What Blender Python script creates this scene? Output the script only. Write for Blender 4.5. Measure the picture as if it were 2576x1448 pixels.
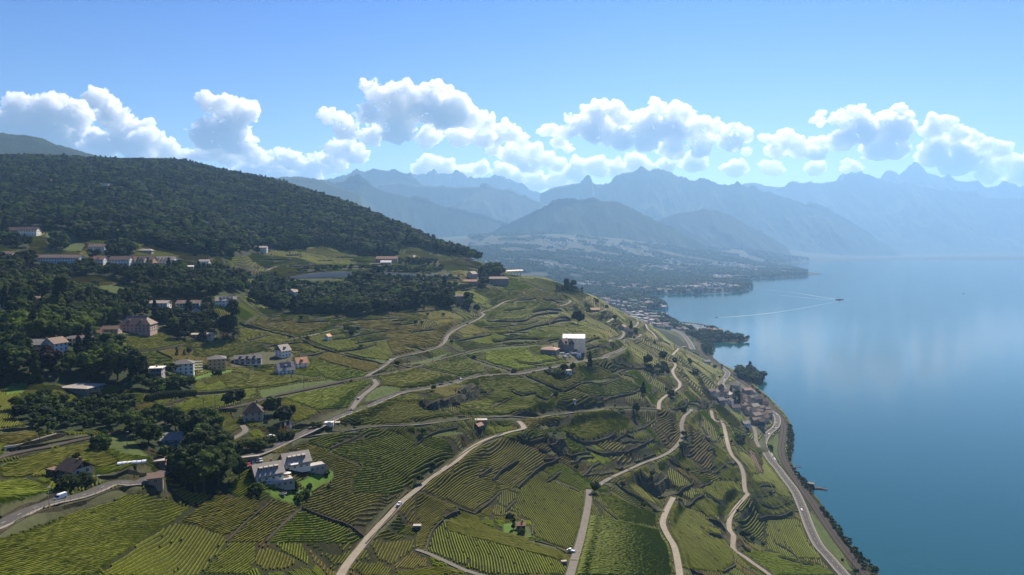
import math, random, time
import numpy as np
try:
    import bpy
except ImportError:
    bpy = None
T0 = time.time()
rng = np.random.default_rng(7)
random.seed(7)

# ------------------------------------------------------------------ camera model (photo grid 2576 x 1448)
CAM_H = 300.0
FOC = 1773.0
PITCH = math.radians(3.8)
CT, ST = math.cos(PITCH), math.sin(PITCH)
CX, CY = 1288.0, 724.0
SUN_EL = math.radians(43.0)
SUN_AZ = math.radians(16.0)          # to the right of straight ahead


def ray(px, py):
    """lateral tangent a = X/Y and rise s = dZ/Y of the sight line through a picture point."""
    u = (px - CX) / FOC
    v = (CY - py) / FOC
    fw = CT + v * ST
    return u / fw, (v * CT - ST) / fw


def proj(x, y, z):
    dz = z - CAM_H
    fw = y * CT - dz * ST
    up = y * ST + dz * CT
    fw = np.where(np.abs(fw) < 1e-3, 1e-3, fw)
    return CX + FOC * x / fw, CY - FOC * up / fw

# ------------------------------------------------------------------ camera, sky, sun, exposure
scene = bpy.context.scene
for o in list(bpy.data.objects):
    bpy.data.objects.remove(o)
cam_data = bpy.data.cameras.new("camera")
cam_data.sensor_width = 36.0
cam_data.lens = 36.0 * FOC / 2576.0
cam_data.clip_start = 1.0
cam_data.clip_end = 120000.0
cam = bpy.data.objects.new("camera", cam_data)
scene.collection.objects.link(cam)
cam.location = (0, 0, CAM_H)
cam.rotation_euler = (math.radians(90) - PITCH, 0, 0)
scene.camera = cam

SKY_STRENGTH = 0.045
SUN_STRENGTH = 5.0
EXPOSURE = 1.15
world = bpy.data.worlds.new("World")
scene.world = world
world.use_nodes = True
wn = world.node_tree
wn.nodes.clear()
w_out = wn.nodes.new("ShaderNodeOutputWorld")
w_bg = wn.nodes.new("ShaderNodeBackground")
w_sky = wn.nodes.new("ShaderNodeTexSky")
w_sky.sky_type = 'NISHITA'
w_sky.sun_disc = False
w_sky.sun_elevation = SUN_EL
w_sky.sun_rotation = SUN_AZ
w_sky.altitude = 300
w_sky.air_density = 1.0
w_sky.dust_density = 0.8
w_sky.ozone_density = 2.5
w_hs = wn.nodes.new("ShaderNodeHueSaturation")
w_hs.inputs['Saturation'].default_value = 1.3
w_hs.inputs['Value'].default_value = 1.0
wn.links.new(w_sky.outputs[0], w_hs.inputs['Color'])
# the air overhead is clearer and deeper blue than the haze near the horizon
w_tc = wn.nodes.new("ShaderNodeTexCoord")
w_sep = wn.nodes.new("ShaderNodeSeparateXYZ")
w_mr = wn.nodes.new("ShaderNodeMapRange")
w_mr.inputs[1].default_value = .04
w_mr.inputs[2].default_value = .32
w_mix = wn.nodes.new("ShaderNodeMix")
w_mix.data_type = 'RGBA'
w_mix.blend_type = 'MULTIPLY'
w_mix.inputs[7].default_value = (.12, .44, 1.0, 1)
wn.links.new(w_tc.outputs['Generated'], w_sep.inputs[0])
wn.links.new(w_sep.outputs[2], w_mr.inputs[0])
wn.links.new(w_mr.outputs[0], w_mix.inputs[0])
wn.links.new(w_hs.outputs[0], w_mix.inputs[6])
wn.links.new(w_mix.outputs[2], w_bg.inputs[0])
w_bg.inputs[1].default_value = SKY_STRENGTH
wn.links.new(w_bg.outputs[0], w_out.inputs[0])

sun_data = bpy.data.lights.new("sun", 'SUN')
sun_data.energy = SUN_STRENGTH
sun_data.angle = math.radians(0.53)
sun_data.color = (1.0, 0.87, 0.68)
sun = bpy.data.objects.new("sun", sun_data)
scene.collection.objects.link(sun)
from mathutils import Vector, Matrix
sun_dir = Vector((math.sin(SUN_AZ) * math.cos(SUN_EL), math.cos(SUN_AZ) * math.cos(SUN_EL), math.sin(SUN_EL)))
sun.rotation_euler = sun_dir.to_track_quat('Z', 'Y').to_euler()
sun.location = (0, 0, 3000)

scene.view_settings.view_transform = 'Standard'
scene.view_settings.look = 'None'
scene.view_settings.gamma = 1.0
scene.view_settings.exposure = EXPOSURE
scene.view_settings.use_curve_mapping = False
scene.render.engine = 'CYCLES'
scene.cycles.max_bounces = 6
scene.cycles.diffuse_bounces = 2
scene.cycles.glossy_bounces = 2
scene.cycles.transmission_bounces = 3
scene.cycles.volume_bounces = 12
scene.cycles.transparent_max_bounces = 8
scene.cycles.use_denoising = True
scene.cycles.caustics_reflective = False
scene.cycles.caustics_refractive = False
scene.cycles.sample_clamp_indirect = 4.0

# ------------------------------------------------------------------ picture crops the survey points were read in
CROP = {'p': (0, 0, 1.0), '1': (0, 322.0, .25), '2': (644.0, 469.6, .25), '3': (0, 603.7, .25), '4': (0, 939.1, .25),
        '5': (509.8, 1006.2, .25), '6': (576.9, 764.7, .25), '7': (1153.8, 764.7, .25), '8': (1609.9, 939.1, .25),
        'h': (1341.6, 603.7, .25), 'c': (1046.5, 1086.7, .25), 'r': (1609.9, 1086.7, .25), 'l': (0, 1086.7, .25)}


def C(k, *pts):
    ox, oy, s = CROP[k]
    return [(ox + x * s, oy + y * s) for x, y in pts]


# survey of the ground: picture x, picture y, distance ahead in metres
ANCH = [
    (0, 1448, 190), (0, 1310, 228), (150, 1262, 268), (400, 1448, 225), (700, 1448, 282), (400, 1320, 285), (900, 1400, 335),
    (860, 1448, 318), (640, 1300, 320), (300, 1215, 300), (195, 1200, 292), (420, 1205, 322), (670, 1215, 345), (740, 1180, 372),
    (0, 1160, 312), (310, 1085, 372), (450, 1048, 418), (640, 1010, 480), (860, 960, 552), (1090, 905, 690), (1230, 875, 800),
    (830, 1070, 432), (1000, 990, 540), (1160, 962, 605), (1440, 912, 712), (1565, 880, 875), (1500, 950, 743), (1510, 903, 794), (1385, 893, 745), (1430, 885, 785),
    (622, 1153, 365), (352, 1203, 300), (1010, 1271, 398), (1190, 1122, 480), (1315, 1080, 533), (1280, 1052, 560), (1060, 1067, 480),
    (1310, 1330, 385), (1150, 1300, 398), (1150, 1400, 340), (1250, 1200, 465), (1360, 1180, 505),
    (1450, 1448, 335), (1480, 1262, 465), (1510, 1215, 520), (1600, 1175, 610), (1712, 1100, 735), (1740, 1038, 835), (1660, 1030, 790),
    (1541, 1028, 672), (1450, 1040, 630), (1704, 980, 905), (1696, 945, 1000), (1700, 890, 1210), (1600, 940, 860), (1480, 980, 672), (1350, 1000, 600),
    (1682, 1272, 572), (1665, 1320, 528), (1710, 1447, 442), (1600, 1380, 415), (1600, 1300, 480),
    (1790, 1035, 990), (1870, 1150, 802), (1880, 1240, 705), (1833, 1320, 617), (1930, 1447, 540), (1780, 1200, 690), (1780, 1380, 510),
    (1900, 1340, 650), (1960, 1300, 705), (2000, 1400, 610),
    (1942, 1036, 1200), (1920, 1104, 1025), (1955, 1176, 895), (2000, 1237, 800), (2035, 1324, 705), (2085, 1404, 635), (2125, 1447, 597),
    (1830, 1010, 1130), (1880, 1030, 1160), (1880, 985, 1330), (1820, 955, 1400), (1760, 920, 1380), (1900, 1070, 1085), (1800, 1000, 1080),
    # right shoulder of the hill
    (1640, 900, 1080), (1650, 860, 1380), (1610, 830, 1440), (1610, 806, 1750), (1570, 790, 1500), (1545, 778, 1450), (1517, 757, 1410), (1467, 741, 1370), (1420, 722, 1350),
    (1380, 705, 1330), (1310, 697, 1330), (1480, 800, 1180), (1400, 760, 1180), (1300, 750, 1120), (1250, 790, 1000), (1400, 820, 950), (1300, 840, 860),
    (1712, 839, 2080), (1642, 811, 2560), (1604, 799, 2800), (1744, 881, 1740), (1660, 840, 1700),
    # left uplands
    (0, 1000, 400), (208, 1000, 430), (0, 900, 470), (150, 890, 480), (350, 845, 600), (250, 850, 560), (520, 850, 650), (470, 945, 520), (550, 930, 560), (380, 950, 470),
    (625, 925, 590), (712, 895, 640), (757, 925, 600), (727, 857, 700), (927, 822, 800), (800, 800, 820), (650, 800, 780), (1119, 860, 790), (1214, 787, 1000), (1284, 756, 1090),
    (1050, 800, 870), (950, 790, 880), (240, 735, 720), (400, 780, 690), (475, 775, 715), (572, 768, 740), (93, 760, 620), (0, 780, 580), (130, 720, 720), (600, 740, 830),
    (146, 668, 830), (0, 650, 800), (247, 635, 900), (400, 668, 880), (515, 668, 960), (640, 700, 1060), (740, 745, 960), (850, 740, 1010), (1155, 762, 1010), (1190, 712, 1180), (1253, 715, 1220),
    (860, 697, 1120), (1050, 692, 1180), (1250, 692, 1290), (700, 700, 1080), (600, 640, 1080), (700, 650, 1180), (850, 640, 1330), (968, 660, 1260), (1080, 645, 1420), (1200, 658, 1480), (950, 625, 1430),
    (70, 598, 960), (250, 575, 1080), (400, 620, 1020), (600, 600, 1300), (247, 478, 1500), (383, 500, 1500), (133, 468, 1500), (0, 500, 1350), (600, 520, 1650), (750, 580, 1450),
    (320, 416, 2250), (460, 420, 2300), (580, 449, 2300), (700, 470, 2180), (800, 503, 2020), (900, 537, 1880), (980, 570, 1780), (1050, 602, 1690), (1140, 638, 1570), (1200, 656, 1490), (150, 412, 2200), (0, 408, 2150), (-200, 415, 2100),
    (-250, 700, 700), (-250, 1000, 350), (-250, 1300, 200), (2000, 1500, 530), (500, 1560, 200), (1288, 1560, 270), (900, 1560, 250), (0, 1560, 150), (-250, 1560, 150),
    (1450, 1560, 285), (1720, 1560, 370), (1950, 1560, 450),
    # plain and inland slopes beyond
    (1600, 692, 5500), (1400, 715, 4300), (1750, 662, 7500), (1900, 645, 9300), (1500, 640, 7000), (1300, 645, 6300), (1350, 690, 4800),
    (1400, 596, 8300), (1700, 622, 9300), (1580, 604, 8800), (1230, 600, 8000), (1250, 640, 6500), (2000, 640, 11500), (1850, 625, 11000), (1100, 610, 8500),
]
# further ground behind the shoulder, given as lateral tangent, distance, height
ANCH_H = [(-.03, 1750, 150), (.02, 1800, 120), (.10, 1900, 70), (-.03, 2600, 60), (-.12, 2300, 150), (-.25, 2900, 330), (-.45, 3300, 480), (-.72, 3300, 500), (-.03, 3800, 40), (-.3, 5000, 300), (-.7, 5200, 500),
          (-.25, 8000, 350), (-.6, 9000, 500), (.0, 14000, 450), (-.4, 15000, 500), (.3, 15000, 300), (.12, 2400, 40), (.06, 2300, 70)]

SHORE = (C('r', (2600, 1640), (2410, 1440), (2200, 1240), (2050, 1050), (1930, 870), (1840, 760), (1740, 640), (1640, 500), (1570, 420), (1520, 310), (1540, 200), (1550, 60))
         + C('8', (1530, 550), (1480, 460), (1400, 360), (1280, 250), (1220, 190), (1165, 150), (1210, 115), (1262, 55))
         + C('h', (2330, 1380), (2240, 1330), (2150, 1300), (2060, 1318), (1985, 1312), (1930, 1275), (1870, 1232), (1820, 1195), (1800, 1150), (1810, 1080), (1825, 1040), (1900, 1030), (2000, 1045), (2150, 1025),
             (2180, 1000), (2100, 975), (1950, 935), (1850, 918), (1760, 922), (1700, 935), (1580, 925), (1480, 895), (1410, 845), (1330, 785), (1200, 755), (1150, 735), (1100, 710), (1200, 705),
             (1320, 695), (1340, 670), (1250, 620), (1100, 592), (980, 580), (1150, 550), (1400, 545), (1700, 540), (2100, 520), (2200, 480), (2190, 450), (2080, 400), (2300, 390), (2574, 375))
         + [(2075, 690.5), (2032, 685), (1995, 675), (1960, 667), (1985, 661), (2060, 656), (2300, 654), (2576, 654), (2900, 654)])
SHORE_W = []
for _x, _y in SHORE:
    _a, _s = ray(_x, _y)
    _Y = -CAM_H / _s
    SHORE_W.append((_a * _Y, _Y))
SHORE_W = np.array(SHORE_W)


def ab(a, Y):
    return np.stack([a * 2.2, np.log(Y / 100.0) * 0.9], -1)


def _kern(r):
    return np.where(r > 1e-9, r * r * np.log(np.maximum(r, 1e-9)), 0.0)


_A, _Z = [], []
for px_, py_, Y_ in ANCH:
    a_, s_ = ray(px_, py_)
    _A.append((a_, Y_)); _Z.append(CAM_H + s_ * Y_)
for a_, Y_, z_ in ANCH_H:
    _A.append((a_, Y_)); _Z.append(z_)
for i_ in range(1, len(SHORE_W) - 3, 2):
    if SHORE_W[i_][1] < 13000:
        _A.append((SHORE_W[i_][0] / SHORE_W[i_][1], SHORE_W[i_][1])); _Z.append(3.0 if SHORE_W[i_][1] < 3000 else 6.0)
_A = np.array(_A, float); _Z = np.array(_Z, float)
_P = ab(_A[:, 0], _A[:, 1])
_n = len(_P)
_K = _kern(np.linalg.norm(_P[:, None] - _P[None], axis=2)) + np.eye(_n) * 6e-5
_Q = np.c_[np.ones(_n), _P]
_M = np.block([[_K, _Q], [_Q.T, np.zeros((3, 3))]])
_W = np.linalg.solve(_M, np.r_[_Z, np.zeros(3)])


def rbf(a, Y):
    p = ab(a, Y)
    out = _W[_n] + p[..., 0] * _W[_n + 1] + p[..., 1] * _W[_n + 2]
    for i in range(_n):
        d2 = (p[..., 0] - _P[i, 0]) ** 2 + (p[..., 1] - _P[i, 1]) ** 2
        out = out + _W[i] * 0.5 * d2 * np.log(np.maximum(d2, 1e-14))
    return out


def interp2(x, y, xs, ys, G):
    """bilinear lookup on a rectilinear grid G[row(ys), col(xs)]"""
    i = np.clip(np.searchsorted(xs, x) - 1, 0, len(xs) - 2)
    j = np.clip(np.searchsorted(ys, y) - 1, 0, len(ys) - 2)
    tx = np.clip((x - xs[i]) / (xs[i + 1] - xs[i]), 0, 1)
    ty = np.clip((y - ys[j]) / (ys[j + 1] - ys[j]), 0, 1)
    return (G[j, i] * (1 - tx) + G[j, i + 1] * tx) * (1 - ty) + (G[j + 1, i] * (1 - tx) + G[j + 1, i + 1] * tx) * ty


# ground grid: columns fan out from the camera, rows spaced by distance
NA = 940
GA = np.linspace(-0.98, 0.98, NA)
GB = np.r_[np.linspace(math.log(110), math.log(2600), 640, endpoint=False), np.linspace(math.log(2600), math.log(17000), 130)]
GY = np.exp(GB)
_ca = np.linspace(-0.98, 0.98, 160)
_cb = np.linspace(math.log(110), math.log(17000), 200)
_cz = rbf(*np.meshgrid(_ca, np.exp(_cb)))
MA, MB_ = np.meshgrid(GA, GB)
GZ = interp2(MA, MB_, _ca, _cb, _cz)
MY = np.exp(MB_)
MX = MA * MY


def vnoise(x, y, seed=0):
    """smooth value noise, about -1..1"""
    xi = np.floor(x).astype(np.int64); yi = np.floor(y).astype(np.int64)
    fx = x - xi; fy = y - yi
    fx = fx * fx * (3 - 2 * fx); fy = fy * fy * (3 - 2 * fy)

    def h(i, j):
        n = (i * 374761393 + j * 668265263 + seed * 974711) & 0x7fffffff
        n = ((n ^ (n >> 13)) * 1274126177) & 0x7fffffff
        n = n ^ (n >> 16)
        return (n & 0xffff) / 32767.5 - 1
    return (h(xi, yi) * (1 - fx) + h(xi + 1, yi) * fx) * (1 - fy) + (h(xi, yi + 1) * (1 - fx) + h(xi + 1, yi + 1) * fx) * fy


def fbm(x, y, seed=0, octv=4):
    o = 0; a = 1; t = 0
    for k in range(octv):
        o = o + a * vnoise(x * 2 ** k, y * 2 ** k, seed + k); t += a; a *= .5
    return o / t


def inside(px, py, poly):
    poly = np.asarray(poly, float)
    r = np.zeros(np.shape(px), bool)
    n = len(poly)
    for i in range(n):
        x0, y0 = poly[i]; x1, y1 = poly[(i + 1) % n]
        if y0 == y1:
            continue
        c = ((y0 > py) != (y1 > py)) & (px < (x1 - x0) * (py - y0) / (y1 - y0) + x0)
        r ^= c
    return r


def seg_dist(x, y, P, with_side=False):
    """distance to polyline P, and which side (left +)"""
    best = np.full(np.shape(x), 1e18); side = np.zeros(np.shape(x)); par = np.zeros(np.shape(x)); acc = 0.0
    for i in range(len(P) - 1):
        ax, ay = P[i][:2]; bx, by = P[i + 1][:2]
        dx, dy = bx - ax, by - ay; L2 = dx * dx + dy * dy + 1e-9
        t = np.clip(((x - ax) * dx + (y - ay) * dy) / L2, 0, 1)
        d2 = (x - ax - t * dx) ** 2 + (y - ay - t * dy) ** 2
        m = d2 < best
        best = np.where(m, d2, best)
        if with_side:
            side = np.where(m, dx * (y - ay) - dy * (x - ax), side)
            par = np.where(m, acc + t * math.sqrt(L2), par)
        acc += math.sqrt(L2)
    if with_side:
        return np.sqrt(best), np.sign(side), par
    return np.sqrt(best)


# land and lake
LAND_POLY = list(map(tuple, SHORE_W)) + [(16000, 20000), (-30000, 20000), (-30000, -200), (SHORE_W[0][0], -200)]
ISLAND = inside(MX, MY, LAND_POLY)
SD = seg_dist(MX, MY, SHORE_W)
GZ = np.maximum(GZ, 2.0) + fbm(MX / 60, MY / 60, 3) * np.clip(SD / 100, 0, 1) * 1.6 * np.clip(MY / 600, .6, 3)
GZ = GZ + np.where(MY > 3000, np.clip((MY - 3000) / 3000, 0, 1) * np.clip(SD / 600, 0, 1) * (fbm(MX / 900, MY / 900, 9) * 28 + 10), 0)
_near = 0.6 + SD * 0.35 + np.maximum(SD - 12, 0) * 1.3
GZ = np.where(ISLAND, np.minimum(GZ, _near + 0), -np.minimum(1.2 + 0.3 * SD, 14))


def sample(x, y):
    x = np.asarray(x, float); y = np.maximum(np.asarray(y, float), 111.0)
    return interp2(x / y, np.log(y), GA, GB, GZ)


_MARCH = np.exp(np.linspace(math.log(112), math.log(16900), 3400))


def hit(px, py, ymin=0):
    """where the sight line through a picture point first meets the ground: X, Y, Z"""
    a, s = ray(px, py)
    Yv = _MARCH[_MARCH > ymin]
    z = interp2(np.full_like(Yv, a), np.log(Yv), GA, GB, GZ)
    zr = CAM_H + s * Yv
    below = np.nonzero(zr < np.maximum(z, 0))[0]
    if len(below) == 0:
        Yh = Yv[-1] if s >= 0 else -CAM_H / s
    else:
        k = below[0]
        if k == 0:
            Yh = Yv[0]
        else:
            f0 = zr[k - 1] - max(z[k - 1], 0); f1 = zr[k] - max(z[k], 0)
            Yh = Yv[k - 1] + (Yv[k] - Yv[k - 1]) * f0 / (f0 - f1)
    return a * Yh, Yh, max(float(sample(a * Yh, Yh)), 0.0)


def line_w(pts):
    return [hit(x, y) for x, y in pts]


def resample(P, step):
    P = np.array(P, float)
    # Catmull-Rom through the points, then even steps
    if len(P) > 2:
        Q = [P[0]]
        E = np.vstack([2 * P[0] - P[1], P, 2 * P[-1] - P[-2]])
        for i in range(1, len(E) - 2):
            p0, p1, p2, p3 = E[i - 1], E[i], E[i + 1], E[i + 2]
            for t in (.2, .4, .6, .8, 1.0):
                Q.append(.5 * ((2 * p1) + (-p0 + p2) * t + (2 * p0 - 5 * p1 + 4 * p2 - p3) * t * t + (-p0 + 3 * p1 - 3 * p2 + p3) * t ** 3))
        P = np.array(Q)
    d = np.r_[0, np.cumsum(np.linalg.norm(np.diff(P[:, :2], axis=0), axis=1))]
    n = max(2, int(d[-1] / step) + 1)
    t = np.linspace(0, d[-1], n)
    return np.stack([np.interp(t, d, P[:, k]) for k in range(P.shape[1])], 1)

# ------------------------------------------------------------------ roads, tracks and walls: survey lines
class Road:
    def __init__(self, name, label, pts, width, surf, step=4.0, cat='road'):
        self.name, self.label, self.width, self.surf, self.cat = name, label, width, surf, cat
        W = resample(line_w(pts), step)
        z = W[:, 2].copy()
        k = 9
        zp = np.r_[np.full(k, z[0]), z, np.full(k, z[-1])]
        W[:, 2] = np.convolve(zp, np.ones(2 * k + 1) / (2 * k + 1), 'valid')
        self.W = W


ROADS = [
    Road('corniche_road', '', C('l', (-260, 960), (-60, 920), (30, 895), (145, 860), (270, 817), (398, 776), (518, 738), (640, 700), (755, 663), (870, 628), (985, 594), (1095, 557), (1195, 530), (1305, 497), (1410, 466))
         + [(400, 1190), (470, 1174), (560, 1163), (622, 1150), (685, 1127), (727, 1110), (770, 1088), (810, 1062), (847, 1048), (885, 1037), (927, 1022), (967, 1005), (1002, 989), (1040, 981), (1077, 976), (1127, 967), (1164, 957), (1204, 948),
            (1254, 945), (1304, 941), (1369, 928), (1429, 915), (1479, 908), (1516, 902), (1529, 892), (1554, 883), (1569, 877)], 6.6, 'asphalt'),
    Road('vineyard_lane', '', C('6', (1215, 1075), (1290, 980), (1350, 920), (1430, 860), (1480, 815), (1450, 760), (1390, 722), (1500, 670), (1600, 590), (1650, 555), (1800, 520), (2000, 480), (2100, 445), (2170, 380), (2200, 320), (2300, 250), (2480, 170), (2560, 120), (2540, 92))
         + [(1214, 785), (1244, 775), (1269, 760), (1290, 754)], 4.2, 'concrete'),
    Road('vineyard_lane', '', C('6', (580, 365), (720, 345), (900, 300), (1080, 255), (1200, 235), (1400, 225)), 3.6, 'concrete'),
    Road('vineyard_lane', '', C('7', (480, 1148), (600, 1165), (655, 1240), (640, 1280), (500, 1318), (300, 1372), (130, 1430)) + C('c', (480, 215), (400, 300), (250, 388), (130, 462), (60, 540), (0, 605))
         + C('5', (2000, 1060), (1850, 1205), (1730, 1290), (1650, 1395)) + [(868, 1440), (835, 1490)], 4.4, 'pale'),
    Road('vineyard_lane', '', [(762, 1094), (800, 1092), (850, 1086), (900, 1081), (960, 1078), (1060, 1067), (1153, 1057), (1190, 1052), (1279, 1053), (1350, 1048), (1441, 1042), (1479, 1034), (1541, 1027), (1629, 1030), (1691, 1034)], 3.6, 'concrete'),
    Road('access_road', '', [(560, 1178), (600, 1165), (640, 1147), (690, 1130)], 3.5, 'concrete'),
    Road('vineyard_lane', '', [(1657, 1032), (1659, 1012), (1674, 997), (1704, 980), (1710, 967), (1698, 947), (1692, 933), (1699, 921), (1679, 907)], 4.0, 'pale'),
    Road('vineyard_lane', '', [(1692, 893), (1697, 888), (1707, 878)], 4.5, 'pale'),
    Road('vineyard_lane', '', [(1742, 1034), (1735, 1037), (1722, 1047), (1714, 1068), (1717, 1094), (1710, 1114), (1685, 1139), (1660, 1151), (1610, 1170), (1560, 1193), (1506, 1217)], 4.2, 'concrete'),
    Road('vineyard_lane', '', [(1481, 1234), (1480, 1262), (1471, 1312), (1459, 1362), (1444, 1412), (1434, 1447), (1420, 1490)], 4.0, 'concrete'),
    Road('vineyard_lane', '', [(1694, 1254), (1682, 1274), (1670, 1302), (1668, 1322), (1682, 1352), (1694, 1372), (1702, 1399), (1710, 1447), (1716, 1490)], 4.4, 'pale'),
    Road('vineyard_lane', '', C('8', (715, 378), (745, 450), (840, 550), (880, 700), (920, 800), (1000, 920), (1040, 1020), (1050, 1130), (1065, 1215)) + C('r', (1082, 660), (980, 750), (905, 870), (900, 980), (940, 1060), (940, 1130), (1050, 1240), (1150, 1330), (1280, 1440), (1360, 1520)), 4.2, 'pale'),
    Road('lakeside_road', '', C('h', (1050, 780), (1200, 830), (1350, 890), (1480, 940), (1540, 990), (1580, 1050), (1605, 1105)), 12, 'asphalt'),
    Road('lakeside_road', '', C('h', (1870, 1270), (1935, 1315), (1955, 1350), (1925, 1400), (1890, 1440)) + [(1816, 970), (1823, 984)], 11, 'asphalt'),
    Road('lakeside_road', '', C('8', (1310, 380), (1370, 430), (1385, 490), (1360, 550), (1290, 610), (1248, 680), (1245, 740), (1300, 850), (1385, 960), (1470, 1070)) + C('r', (1560, 600), (1640, 780), (1700, 950), (1790, 1130), (1900, 1270), (2060, 1440), (2140, 1520)), 9.5, 'asphalt'),
    Road('railway_track', '', C('h', (1650, 1030), (1690, 1130), (1760, 1200), (1850, 1262), (1960, 1330)) + [(1842, 943), (1882, 971), (1922, 1003), (1942, 1026), (1962, 1052), (1971, 1076), (1969, 1101), (1965, 1139), (1983, 1179), (2013, 1222), (2045, 1267), (2080, 1320), (2113, 1367), (2145, 1407), (2180, 1447), (2210, 1480)], 9.0, 'ballast'),
    Road('railway_track', '', C('4', (-200, 920), (0, 868), (250, 800), (500, 735), (750, 680), (1000, 640), (1250, 590), (1420, 545), (1600, 515), (1870, 455), (2050, 410), (2200, 375), (2330, 350)) + [(620, 1020), (700, 995), (800, 972), (864, 959), (930, 948), (1000, 935), (1046, 924), (1095, 908), (1150, 894), (1200, 882), (1260, 873), (1320, 867), (1375, 862)], 5.0, 'ballast'),
    Road('motorway', '', [(560, 706), (644, 704), (704, 703), (794, 701), (894, 699), (1019, 697), (1100, 696), (1169, 696), (1220, 694), (1256, 693)], 15, 'asphalt'),
    Road('farm_track', '', C('2', (560, 1050), (700, 1035), (850, 1022), (1000, 1015)), 3, 'pale'),
    Road('farm_track', '', C('2', (100, 860), (180, 815), (250, 785), (320, 780)), 4, 'concrete'),
    Road('farm_track', '', C('2', (1555, 740), (1590, 715), (1595, 695), (1570, 682)), 4, 'pale'),
    Road('access_road', '', C('3', (960, 340), (1020, 362), (1150, 385), (1280, 420), (1380, 445)), 4, 'concrete'),
    Road('access_road', '', C('5', (300, 510), (240, 440), (340, 370), (430, 310), (400, 250)), 3.4, 'concrete'),
    Road('farm_track', '', C('h', (1130, 850), (1150, 890), (1200, 940), (1240, 990)), 4, 'pale'),
    Road('vineyard_lane', '', C('h', (770, 1012), (860, 1005), (905, 970), (908, 935), (880, 905)), 4, 'concrete'),
    Road('vineyard_lane', '', C('h', (890, 1006), (1000, 996), (1080, 968), (1050, 945)), 4, 'concrete'),
    Road('vineyard_lane', '', C('h', (265, 670), (330, 650), (375, 632), (345, 590)), 4, 'concrete'),
    Road('vineyard_lane', '', C('h', (735, 832), (800, 802), (795, 790)), 4, 'pale'),
    Road('vineyard_lane', '', C('h', (1010, 885), (1050, 850), (1050, 825)), 5, 'concrete'),
    Road('vineyard_lane', '', C('h', (500, 750), (600, 740), (700, 715), (740, 690)), 4, 'concrete'),
    Road('farm_track', '', C('c', (0, 1205), (90, 1240), (270, 1300), (500, 1375), (720, 1440)), 2.2, 'concrete'),
    Road('farm_track', '', C('h', (1450, 1235), (1540, 1290), (1600, 1350), (1640, 1400)), 3, 'pale'),
    Road('access_road', '', C('8', (1115, 420), (1130, 500), (1160, 600), (1170, 680), (1200, 750)), 5, 'concrete'),
]


class Wall:
    def __init__(self, pts, h, kind='stone', step=5.0, world=None):
        self.h, self.kind = h, kind
        self.W = resample(line_w(pts) if world is None else world, step)


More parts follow.
